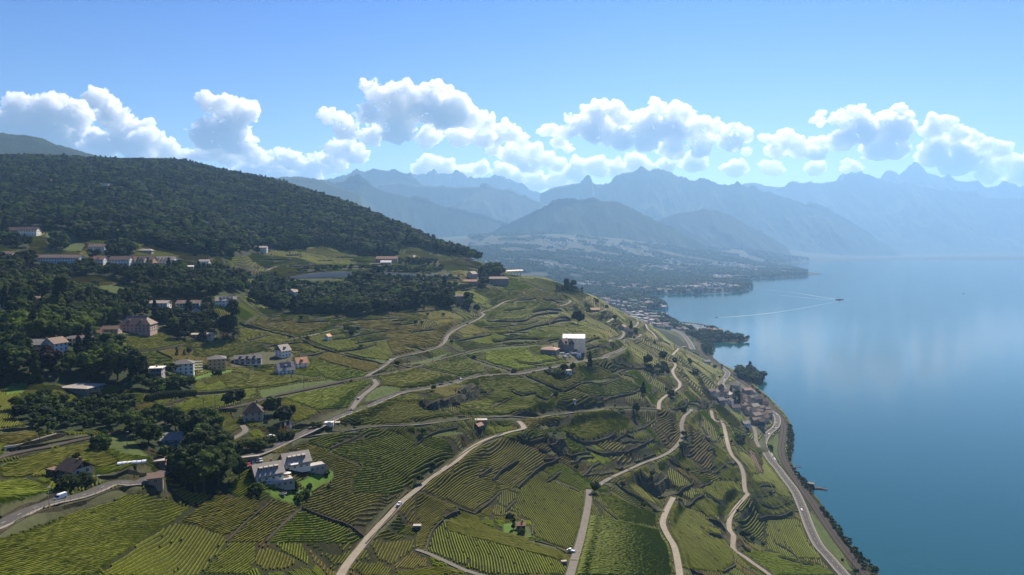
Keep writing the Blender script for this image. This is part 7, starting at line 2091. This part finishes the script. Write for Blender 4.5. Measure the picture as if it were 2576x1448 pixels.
for i, (x_, y_, cl, fl) in enumerate([(1335, 392, 'dark', 0), (1370, 415, 'silver', 0), (1378, 430, 'white', 0), (1375, 517, 'white', 1), (1357, 545, 'dark', 1), (1323, 550, 'silver', 0), (1342, 562, 'dark', 1), (1230, 592, 'white', 0), (1288, 677, 'white', 1), (850, 75, 'red', 0), (838, 103, 'dark', 0), (843, 140, 'white', 1), (868, 195, 'white', 1), (805, 62, 'silver', 0)]):
    v = on_road(C('8', (x_, y_))[0], 'lakeside_road', 1.9 if fl == 0 else -1.9, bool(fl))
    o = vehicle('car', cl, *v, name='car', group='cars on the lakeside road'); AUTOLAB.append((o, cl + ' lakeside car', tuple(o.location)))
for i, (x_, y_, cl) in enumerate([(1240, 815, 'silver'), (1252, 833, 'white'), (1265, 850, 'dark'), (1275, 868, 'white'), (1286, 880, 'white'), (1293, 893, 'grey')]):
    v = on_road(C('8', (x_ + 30, y_))[0], 'lakeside_road', 5.6, False)
    o = vehicle('car', cl, *v, group='cars parked beside the lakeside road'); AUTOLAB.append((o, cl + ' parked car', tuple(o.location)))
for i, (x_, y_, cl) in enumerate([(435, 680, 'dark'), (465, 668, 'red'), (510, 650, 'dark'), (550, 630, 'dark'), (585, 622, 'silver')]):
    x, y, z = hit(*C('5', (x_, y_))[0]); o = vehicle('car', cl, x, y, z + .1, math.radians(-60), group='cars parked behind the duplex'); AUTOLAB.append((o, cl + ' car on the duplex parking', (x, y, z)))
for pt in (C('5', (690, 378))[0], C('5', (380, 470))[0]):
    x, y, z = hit(*pt); o = vehicle('car', 'white', x, y, z + .1, .5, group='cars behind the roadside bushes'); AUTOLAB.append((o, 'white car', (x, y, z)))
for pt, lb in ((C('2', (1757, 897))[0], 'left one of the two white lorries on the motorway'), (C('2', (1888, 896))[0], 'right one of the two white lorries on the motorway')):
    v = on_road(pt, 'motorway', 3.5, True); vehicle('lorry', 'white', *v, label=lb)
for pt, cl in ((C('2', (10, 932))[0], 'white'), (C('2', (185, 920))[0], 'white'), (C('2', (218, 925))[0], 'silver'), (C('2', (915, 918))[0], 'white'), (C('2', (1215, 912))[0], 'silver')):
    v = on_road(pt, 'motorway', -3.5, False); o = vehicle('car', cl, *v, name='car', group='cars on the motorway'); AUTOLAB.append((o, cl + ' car on the motorway', tuple(o.location)))
# building site vehicles and containers by the chateau
M_cont = [PAINT['white'], PAINT['silver'], material('container_orange', (.45, .18, .06), .6), material('container_blue', (.10, .17, .28), .6)]
for i, (x_, y_, l, w, h, c) in enumerate([(1205, 545, 6, 2.5, 5.2, 0), (1160, 520, 6, 2.5, 2.6, 3), (1170, 480, 5, 2.4, 2.6, 2), (1130, 500, 4, 2.2, 2.4, 1), (1200, 505, 6, 2.5, 2.6, 1), (1100, 520, 3, 2, 2, 0)]):
    x, y, z = hit(*C('7', (x_, y_))[0]); mb = MB(); mb.box(-l / 2, l / 2, -w / 2, w / 2, -.3, h)
    ct = empty('container', (x, y, z), .1 * i); tag(ct, None, 'container', 'containers on the building site')
    mb.build('body', M_cont[c], ct)
    mb = MB(); mb.box(-l / 2 - .05, l / 2 + .05, -w / 2 - .05, w / 2 + .05, h, h + .12); mb.build('lid', PAINT['silver'], ct)
    mb = MB(); mb.box(l * .1, l * .3, -w / 2 - .06, -w / 2 - .01, 0, 2.0); mb.build('door', PAINT['grey'], ct)
    AUTOLAB.append((ct, ['white', 'silver', 'orange', 'blue'][c] + ' site container', (x, y, z)))
for i, (x_, y_, cl) in enumerate([(1050, 515, 'white'), (1080, 540, 'white'), (1065, 550, 'silver'), (1110, 545, 'dark'), (950, 525, 'blue'), (975, 520, 'dark')]):
    x, y, z = hit(*C('7', (x_, y_))[0]); o = vehicle('van' if i % 2 == 0 else 'car', cl, x, y, z + .1, i * 1.1, group='vehicles on the building site'); AUTOLAB.append((o, cl + (' van' if i % 2 == 0 else ' car') + ' on the building site', (x, y, z)))

# ------------------------------------------------------------------ motorway wall, noise screen, viaduct
M_mw = material('motorway_concrete', (.74, .62, .47), .85, noise=(.15, .8, .6)); M_green = material('screen_glass', (.06, .13, .10), .3)
mw = [r for r in ROADS if r.name == 'motorway'][0].W
pxm, _ = proj(mw[:, 0], mw[:, 1], mw[:, 2])
nrm, _, _ = ribbon_pts(mw, 1)
s_up = 1 if np.mean(nrm[:, 1]) > 0 else -1
base = mw[:, :2] + nrm * s_up * 8.5
root = empty('motorway_wall', (*base[len(base) // 2], mw[:, 2].mean())); tag(root, 'long curved grey concrete retaining wall above the motorway', 'wall', None, 'thing')
org = np.array(root.location)
hp = lambda p: np.interp(p, [700, 740, 804, 856, 944, 1040, 1076, 1170], [0.3, 4, 8.5, 9.5, 8.5, 5, 2.5, 1.2])
npan = 30
pe = np.interp(np.linspace(700, 1170, npan + 1), pxm, np.arange(len(pxm)))
for k in range(npan):
    mb = MB()
    i0, i1 = pe[k], pe[k + 1]
    q0 = np.array([np.interp(i0, np.arange(len(base)), base[:, c]) for c in (0, 1)] + [np.interp(i0, np.arange(len(mw)), mw[:, 2])]); q1 = np.array([np.interp(i1, np.arange(len(base)), base[:, c]) for c in (0, 1)] + [np.interp(i1, np.arange(len(mw)), mw[:, 2])])
    d = (q1 - q0)[:2]; d /= np.linalg.norm(d); n_ = np.array([-d[1], d[0]]) * s_up
    h0, h1 = float(hp(700 + 470 * k / npan)), float(hp(700 + 470 * (k + 1) / npan))
    A = q0[:2] + d * .06 + n_ * (.05 * (k % 2)); B = q1[:2] - d * .06 + n_ * (.05 * (k % 2))
    vs = []
    for p, h in ((A, h0), (B, h1)):
        for off, zz in ((0, -1), (0, 0), (.12, 1)):
            pass
    vs = [(*A, q0[2] - 1), (*B, q1[2] - 1), (*(B + n_ * h1 * .12), q1[2] + h1), (*(A + n_ * h0 * .12), q0[2] + h0), (*(A + n_ * 1.2), q0[2] - 1), (*(B + n_ * 1.2), q1[2] - 1), (*(B + n_ * (h1 * .12 + 1)), q1[2] + h1), (*(A + n_ * (h0 * .12 + 1)), q0[2] + h0)]
    mb.add([tuple(np.array(v_) - org) for v_ in vs], [(0, 1, 2, 3), (7, 6, 5, 4), (3, 2, 6, 7), (0, 3, 7, 4), (1, 5, 6, 2)])
    mb.build('panel', M_mw, root)
root = empty('noise_screen', (0, 0, 0)); tag(root, 'green glass noise screen left of the grey motorway wall', 'noise screen')
for k in range(20):
    i = int(np.interp(600 + k * 5.2, pxm, np.arange(len(pxm))))
    mb = MB(); p = base[i]; z = mw[i, 2]
    mb.box(p[0] - 2.3, p[0] + 2.3, p[1] - .1, p[1] + .1, z - .5, z + 4.2); mb.build('glass_panel', M_green, root)
    mb = MB(); mb.box(p[0] - 2.45, p[0] - 2.3, p[1] - .15, p[1] + .15, z - .5, z + 4.6); mb.build('post', M_metal, root)
x0, y0, z0 = hit(1258, 694); x1, y1, z1 = hit(1306, 692)
vd = empty('viaduct', (0, 0, 0)); tag(vd, 'stone coloured motorway viaduct on pillars at the tip of the ridge', 'bridge')
A = np.array([x0, y0, 245.0]); B = np.array([.0105 * 1300 + (1306 - 1258) / FOC * 1300 - 30, 1330, 243.0])
mb = MB(); mb.bar(A, B, 4, 4); mb.v = [(x, y, A[2] + (.9 if z > A[2] else -1.1)) for x, y, z in mb.v]; mb.build('deck', M_mw, vd)
for k in range(7):
    p = A + (B - A) * (k + .5) / 7; mb = MB(); mb.box(p[0] - .9, p[0] + .9, p[1] - 2.5, p[1] + 2.5, p[2] - 22, p[2] - 1); mb.build('pillar', M_mw, vd)

# ------------------------------------------------------------------ railway masts, street lamps, flags
M_mast = material('mast_steel', (.09, .09, .09), .6, metal=.4)


def mast(pt, arm, lb, h=8.5, span=None):
    x, y, z = hit(*pt)
    r = empty('catenary_mast', (x, y, z)); tag(r, None, 'railway mast', 'railway masts')
    mb = MB(); mb.bar((0, 0, -.5), (0, 0, h), .16, 5, .11); mb.build('pole', M_mast, r)
    if span:
        mb = MB(); mb.bar((0, 0, h), (span, 0, h), .14, 4); mb.bar((0, 0, h - .8), (span, 0, h - .8), .1, 4); mb.build('gantry_beam', M_mast, r)
        mb = MB(); mb.bar((span, 0, -1), (span, 0, h), .16, 5); mb.build('pole', M_mast, r)
    else:
        mb = MB(); mb.bar((0, 0, h - .8), (arm, 0, h - 1.1), .06, 4); mb.bar((0, 0, h - 2), (arm, 0, h - 1.1), .04, 4); mb.build('bracket', M_mast, r)
    AUTOLAB.append((r, 'railway gantry' if span else 'railway mast', (x, y, z + h)))


for p in ((2142, 1362), (1940, 1080)): pass
mast(C('r', (2135, 1370))[0], 2, None, 8.5, 12)
for p in C('8', (1350, 330), (1395, 375), (1440, 415), (1475, 460)): mast(p, -2.5, None, 7)
mast(C('8', (1290, 280))[0], 2, None, 7, 14)
for p in C('r', (1630, 510), (1745, 680), (1880, 850), (1985, 1050), (2110, 1210)): mast(p, -2.5, None, 8)
for p in C('4', (400, 720), (920, 680), (1480, 480), (2050, 400), (1280, 770), (2166, 350)): mast(p, 2.2, None, 9)
for p in C('6', (285, 930), (750, 850), (1155, 795), (1228, 790), (1500, 700), (1790, 640), (2045, 590), (2240, 520), (2370, 520)): mast(p, 2.2, None, 9)
for p in C('7', (225, 480), (335, 460), (450, 450), (585, 440), (680, 420), (735, 410)): mast(p, 2.0, None, 9)
for pt in C('l', (493, 760), (988, 625), (1280, 150)):
    x, y, z = hit(*pt); r = empty('street_lamp', (x, y, z)); tag(r, None, 'street lamp', 'street lamps along the main road')
    mb = MB(); mb.bar((0, 0, -.5), (0, 0, 7.5), .09, 5, .06); mb.build('pole', M_metal, r)
    mb = MB(); mb.box(-.25, .9, -.14, .14, 7.45, 7.6); mb.build('lamp_head', M_metal, r)
    AUTOLAB.append((r, 'street lamp', (x, y, z + 7)))
# fence along the road terrace
cw = ROADS[0].W
fr = empty('road_fence', (0, 0, 0)); tag(fr, 'thin post fence on the low side of the main road by the white van', 'fence')
n_, _, _ = ribbon_pts(cw, 1)
pxr, pyr = proj(cw[:, 0], cw[:, 1], cw[:, 2])
ii = [i for i in range(len(cw)) if 0 < pxr[i] < 362]
ff = resample(cw[ii], 3.2)
nn_, _, _ = ribbon_pts(ff, 1)
prev = None
for q, n1 in zip(ff, nn_):
    p = (q[0] - n1[0] * 4.4, q[1] - n1[1] * 4.4, q[2])
    mb = MB(); mb.bar((p[0], p[1], p[2] - .5), (p[0], p[1], p[2] + 1.5), .05, 4); mb.build('post', M_mast, fr)
    if prev is not None:
        mb = MB(); mb.bar((prev[0], prev[1], prev[2] + 1.3), (p[0], p[1], p[2] + 1.3), .025, 3); mb.build('rail', M_mast, fr)
    prev = p
for i, (x_, c1, c2, lb) in enumerate([(782, (.75, .45, .03), (.25, .12, .02), 'yellow and brown'), (824, (.65, .05, .08), (.7, .7, .7), 'red and white'), (877, (.75, .78, .78), (.25, .4, .42), 'white and grey')]):
    x, y, z = hit(*C('5', (x_, 355 - i * 12))[0])
    f = empty('flag_pole', (x, y, z)); tag(f, lb + ' upright banner on a pole beside the main road', 'flag')
    mb = MB(); mb.bar((0, 0, -.5), (0, 0, 7), .06, 5); mb.build('pole', M_metal, f)
    m_ = material('banner_cloth', c1, .8); m2_ = material('banner_band', c2, .8)
    mb = MB(); mb.add([(.08, 0, 2.6), (1.1, .1, 2.7), (1.15, -.05, 4.8), (.08, 0, 4.8)], [(0, 1, 2, 3)]); mb.add([(.08, .04, 2.6), (1.1, .14, 2.7), (1.15, -.01, 4.8), (.08, .04, 4.8)], [(3, 2, 1, 0)]); mb.build('banner', m_, f)
    mb = MB(); mb.add([(.08, 0, 4.83), (1.15, -.05, 4.83), (1.1, .05, 6.8), (.08, 0, 6.8)], [(0, 1, 2, 3)]); mb.build('banner_band', m2_, f)
# road sign
x, y, z = hit(*C('6', (1226, 1105))[0]); sg = empty('road_sign', (x, y, z)); tag(sg, 'grey backed road sign at the junction of walled lane and main road', 'road sign')
mb = MB(); mb.bar((0, 0, 0), (0, 0, 3), .05, 4); mb.build('post', M_metal, sg); mb = MB(); mb.box(-.7, .7, -.03, .03, 1.9, 3.3); mb.build('plate', WALLM['grey'], sg)
# trampoline and white wall by the railway
x, y, z = hit(*C('5', (800, 955))[0]); tr = empty('trampoline', (x, y, z)); tag(tr, 'round dark trampoline on the lawn below the duplex terrace', 'trampoline')
mb = MB(); k = 16; mb.add([(2 * math.cos(i * 6.2832 / k), 2 * math.sin(i * 6.2832 / k), .8) for i in range(k)], [tuple(range(k))]); mb.build('mat', M_tyre, tr)
mb = MB()
for i in range(k): a0, a1 = i * 6.2832 / k, (i + 1) * 6.2832 / k; mb.bar((2.1 * math.cos(a0), 2.1 * math.sin(a0), .8), (2.1 * math.cos(a1), 2.1 * math.sin(a1), .8), .08, 4)
mb.build('rim', M_metal, tr)
for i in range(4):
    a0 = i * 1.57; mb = MB(); mb.bar((2.1 * math.cos(a0), 2.1 * math.sin(a0), 0), (2.1 * math.cos(a0), 2.1 * math.sin(a0), .8), .05, 4); mb.build('leg', M_metal, tr)
pw = resample(np.array([hit(*q) for q in C('4', (40, 775), (190, 752), (330, 715), (420, 680), (570, 640))]), 5)
Vp, Fp = ribbon(pw, .2, 1.7, 3.0); o = link('white_wall', np_mesh('white_wall', Vp, Fp, WALLM['cream'])); tag(o, 'weathered white plastered wall along the railway cutting at the left', 'wall', None, 'thing')

# ------------------------------------------------------------------ marina, breakwater and boats
bw = np.array([(a * -CAM_H / s, -CAM_H / s, 0) for a, s in (ray(*q) for q in C('h', (1400, 828), (1460, 832), (1530, 836), (1620, 845), (1700, 858), (1780, 878), (1835, 900), (1845, 912)))])
bw = resample(bw, 12)
rr = np.random.default_rng(5)
Vb, Fb = ribbon(bw, 7, 2.2, 4); Vb = Vb + rr.normal(0, .5, Vb.shape)
o = link('breakwater', np_mesh('breakwater', Vb, Fb, M_rock)); tag(o, 'curved stone breakwater closing the marina', 'breakwater')
M_hull = material('boat_hull', (.78, .78, .77), .3, spec=.6); M_deck = material('boat_cover', (.10, .16, .30), .7); M_alu = material('mast_metal', (.5, .5, .5), .4, metal=.5); M_wood = material('boat_wood', (.10, .05, .03), .9, spec=.1)


def hull(L_, W_, H_):
    mb = MB(); st = [(-.5, .36, .1), (-.2, .5, 0), (.15, .46, 0), (.38, .24, .05), (.5, .02, .25)]
    vs = []
    for t, w, u in st:
        vs += [(t * L_, -w * W_, H_ * (1 + u)), (t * L_ * .94, -w * W_ * .5, -.3), (t * L_ * .94, w * W_ * .5, -.3), (t * L_, w * W_, H_ * (1 + u))]
    fs = []
    for i in range(len(st) - 1):
        a = i * 4; b = a + 4
        fs += [(a, b, b + 1, a + 1), (a + 1, b + 1, b + 2, a + 2), (a + 2, b + 2, b + 3, a + 3), (a, a + 3, b + 3, b)]
    fs += [(0, 1, 2, 3)]
    mb.add(vs, fs); return mb


HM = hull(9, 3, 1.0).mesh('hull', M_hull); mb = MB(); mb.box(-2.2, 1.2, -.9, .9, 1.0, 1.55); CBM = mb.mesh('cabin', M_hull); mb = MB(); mb.bar((.6, 0, 1), (.6, 0, 12.5), .09, 4); MSM = mb.mesh('mast', M_alu)
mb = MB(); mb.bar((.6, 0, 2.3), (-3.6, 0, 2.2), .16, 4); BMM = mb.mesh('boom', M_deck)
basin = C('h', (1425, 838), (1520, 842), (1620, 852), (1700, 864), (1745, 880), (1770, 905), (1700, 922), (1600, 918), (1500, 892), (1430, 860))
placed = 0
for row in range(14):
    for colb in range(26):
        px = 1694 + colb * 3.5 + row * .8; py = 812.5 + row * 1.75 + colb * .30
        if not inside(px, py, basin): continue
        a, s = ray(px, py); Y = -CAM_H / s; x = a * Y
        if placed >= 190 or rr.random() < .12: continue
        r = empty('moored_boat', (x + rr.normal(0, 1), Y + rr.normal(0, 2), 0), rr.normal(.5, .15) + (3.14 if row % 2 else 0))
        tag(r, 'white boat moored in the packed rows of the marina', 'boat', 'boats moored in the marina')
        link('hull', HM, r); link('cabin', CBM, r)
        if rr.random() < .6: link('mast', MSM, r); link('boom', BMM, r)
        placed += 1
print('boats', placed)


def water_at(px, py):
    a, s = ray(px, py); Y = -CAM_H / s; return a * Y, Y, 0.0


x, y, z = water_at(2112, 755)
fb = empty('ferry', (x, y, 0), math.radians(-8)); tag(fb, 'dark passenger ferry crossing the lake with a long wake behind', 'ferry')
hull(42, 9, 3.0).build('hull', PAINT['dark'], fb)
mb = MB(); mb.box(-13, 9, -3.6, 3.6, 3.0, 5.6); mb.build('saloon', M_hull, fb); mb = MB(); mb.box(-8, 6, -3, 3, 5.6, 8); mb.build('upper_deck', M_hull, fb); mb = MB(); mb.bar((-3, 0, 8), (-3, 0, 12), 1.1, 8); mb.build('funnel', PAINT['dark'], fb)
for px, py, lb, L_ in ((1803, 799, 'small dark motor boat near the harbour mouth with a bright wake', 13), (2424, 739, 'tiny dark boat far out on the right of the lake', 16)):
    x, y, z = water_at(px, py); mbx = empty('motor_boat', (x, y, 0), .3); tag(mbx, lb, 'boat')
    hull(L_, 4, 1.3).build('hull', PAINT['dark'], mbx); mb = MB(); mb.box(-2, 2, -1.1, 1.1, 1.3, 2.8); mb.build('cabin', PAINT['grey'], mbx)
M_wake = material('wake_foam', (.06, .15, .17), .3, spec=.4)


def wake(pts, w0, w1, lb):
    P = np.array([water_at(*q) for q in pts]); P = resample(P, 25); k = len(P)
    d = np.gradient(P[:, :2], axis=0); d /= np.linalg.norm(d, axis=1)[:, None]; n = np.stack([-d[:, 1], d[:, 0]], 1)
    w = np.linspace(w0, w1, k)[:, None] * (1 + .5 * fbm(np.arange(k) / 3.0, np.zeros(k), 8))[:, None]
    V = np.concatenate([np.c_[P[:, :2] + n * w, np.full(k, .05)], np.c_[P[:, :2] - n * w, np.full(k, .05)]])
    i = np.arange(k - 1)
    o = link('wake_foam', np_mesh('wake_foam', V, np.stack([i, k + i, k + i + 1, i + 1], 1), M_wake)); tag(o, kind='stuff')


wake([(2108, 754), (2060, 747), (1990, 736), (1900, 727), (1840, 724)], 4, .8, '')
wake([(2108, 756), (2050, 752), (1980, 745), (1920, 740)], 3, .5, '')
wake([(1806, 799), (1850, 797), (1940, 788), (2040, 772), (2140, 752)], 3, .6, '')
# timber jetty hut by the shore
x, y, z = hit(*C('r', (1715, 560))[0]); jh = empty('boat_house', (x, y, 2.0), math.radians(-30)); tag(jh, 'dark boat house with a wooden jetty at the water edge', 'boat house')
mb = MB(); mb.box(-4, 4, -3, 3, -3, 3.2); mb.build('wall', WALLM['dark'], jh); mb = MB(); mb.box(-4.4, 4.4, -3.4, 3.4, 3.2, 3.45); mb.build('roof', ROOFM['dark'], jh); mb = MB(); mb.box(4, 19, -1.6, 1.6, -1.1, -.7); mb.build('jetty', M_wood, jh)
mb = hull(11, 3, 1.2).build('moored_skiff', M_wood); x2, y2, _ = water_at(1610 + 1790 / 4, 1086.7 + 575 / 4); mb.location = (x2, y2, 0); mb.rotation_euler = (0, 0, .1); tag(mb, 'brown wooden boat lying beside the dark boat house', 'boat')
x, y, z = water_at(1610 + 1615 / 4, 1086.7 + 355 / 4); mb = MB(); mb.box(-7, 1, -1, 1, -1, .5); o = mb.build('jetty', M_wood); o.location = (x, y, 0); tag(o, 'short stone jetty at the bushy shore below the bend', 'jetty')
print('details', time.time() - T0)

# yellow zebra crossing on the lakeside road
M_yel = material('yellow_paint', (.55, .38, .05), .9, spec=.1)
v = on_road(C('8', (1245, 738))[0], 'lakeside_road')
zc = empty('zebra_crossing', (v[0], v[1], v[2] + .05), v[3]); tag(zc, None, None, None, 'structure')
for i in range(8):
    mb = MB(); mb.box(-1.8, 1.8, -3.6 + i * .95, -3.15 + i * .95, 0, .012); mb.build('stripe', M_yel, zc)

# ------------------------------------------------------------------ labels for things told apart by what they stand beside
LMK = [('the dark wooden chalet', 195, 1190), ('the white delivery van', 150, 1251), ('the old stone barn', 390, 1210), ('the wide bungalow', 208, 980), ('the white duplex', 700, 1185), ('the old farmhouse', 640, 1035), ('the long modern villa', 625, 905),
       ('the three slope houses', 730, 910), ('the ochre apartment block', 548, 915), ('the pink mansion', 348, 820), ('the low pavilion', 508, 840), ('the skylight house', 475, 770), ('the long row house terrace', 145, 648), ('the dormer row houses', 350, 656), ('the hillside farmhouse', 75, 582),
       ('the long forest building', 247, 470), ('the pink villa', 1154, 750), ('the white villa with shutters', 738, 740), ('the cream chalet', 1188, 695), ('the grey motorway wall', 870, 690), ('the viaduct', 1285, 693), ('the sheeted building', 1440, 855), ('the reddish roofed building', 1385, 880), ('the walled garden', 1430, 935),
       ('the roadside kiosk', 828, 1068), ('the railway bridge', 945, 950), ('the pale lane fork', 1300, 1060), ('the small brown hut', 1311, 1320), ('the small dark hut', 1048, 1325), ('the lone roadside tree', 1495, 1235), ('the white pickup', 1008, 1270), ('the lone white hut', 1445, 1010), ('the lane bend at the rocks', 1705, 965), ('the old village', 1890, 1030),
       ('the church tower', 1815, 985), ('the pink walled hut', 1782, 1103), ('the middle winding lane', 1680, 1290), ('the right winding lane', 1868, 1215), ('the yellow zebra crossing', 1922, 1123), ('the boat house', 2040, 1225), ('the shore gantry', 2150, 1350), ('the marina', 1735, 825), ('the wooded lake point', 1860, 850), ('the wooded lake cape', 1900, 945),
       ('the harbour houses', 1575, 830), ('the cypress group', 1430, 730), ('the orange roofed barn', 1491, 778), ('the mown meadow', 245, 730), ('the tall poplar', 157, 800), ('the huge columnar tree', 573, 800), ('the white plastered wall', 100, 1115), ('the gleaming cold frames', 332, 1162), ('the bright lawn', 790, 1210), ('the small orange hut', 824, 855), ('the upper vine terraces', 800, 650), ('the lakeside road bend', 1935, 1085), ('the lower road end', 2060, 1380)]
LP = np.array([(l[1], l[2]) for l in LMK], float)
ORD = ['', 'second ', 'third ', 'fourth ', 'fifth ', 'sixth ', 'seventh ', 'eighth ', 'ninth ', 'tenth ', 'eleventh ', 'twelfth ', 'thirteenth ', 'fourteenth ', 'fifteenth ', 'sixteenth ', 'seventeenth ', 'eighteenth ', 'nineteenth ', 'twentieth '] + ['twenty-' + w for w in ('first ', 'second ', 'third ', 'fourth ', 'fifth ', 'sixth ', 'seventh ', 'eighth ', 'ninth ')] + ['thirtieth ']
used_lab = set()
buckets = {}
for o, noun, (x, y, z) in AUTOLAB:
    px, py = proj(x, y, z)
    d = np.hypot(LP[:, 0] - px, (LP[:, 1] - py) * 1.2); i = int(np.argmin(d))
    dx, dy = px - LP[i, 0], py - LP[i, 1]
    rel = ('right of' if dx > 0 else 'left of') if abs(dx) > abs(dy) * 1.1 else ('below' if dy > 0 else 'above')
    buckets.setdefault((noun, i, rel), []).append((float(d[i]), o))
for (noun, i, rel), L_ in buckets.items():
    L_.sort(key=lambda t: t[0])
    for k, (dd, o) in enumerate(L_):
        if len(L_) == 1:
            lab = f'{noun} {rel} {LMK[i][0]}'
        elif k == 0:
            lab = f'nearest {noun} {rel} {LMK[i][0]}'
        elif k < len(ORD):
            lab = f'{ORD[k]}nearest {noun} {rel} {LMK[i][0]}'
        else:
            lab = f'{noun} {rel} {LMK[i][0]}, number {k + 1} counted outward'
        lab = ' '.join(lab.split())
        o['label'] = lab
print('script done', time.time() - T0, 'objects', len(bpy.data.objects))
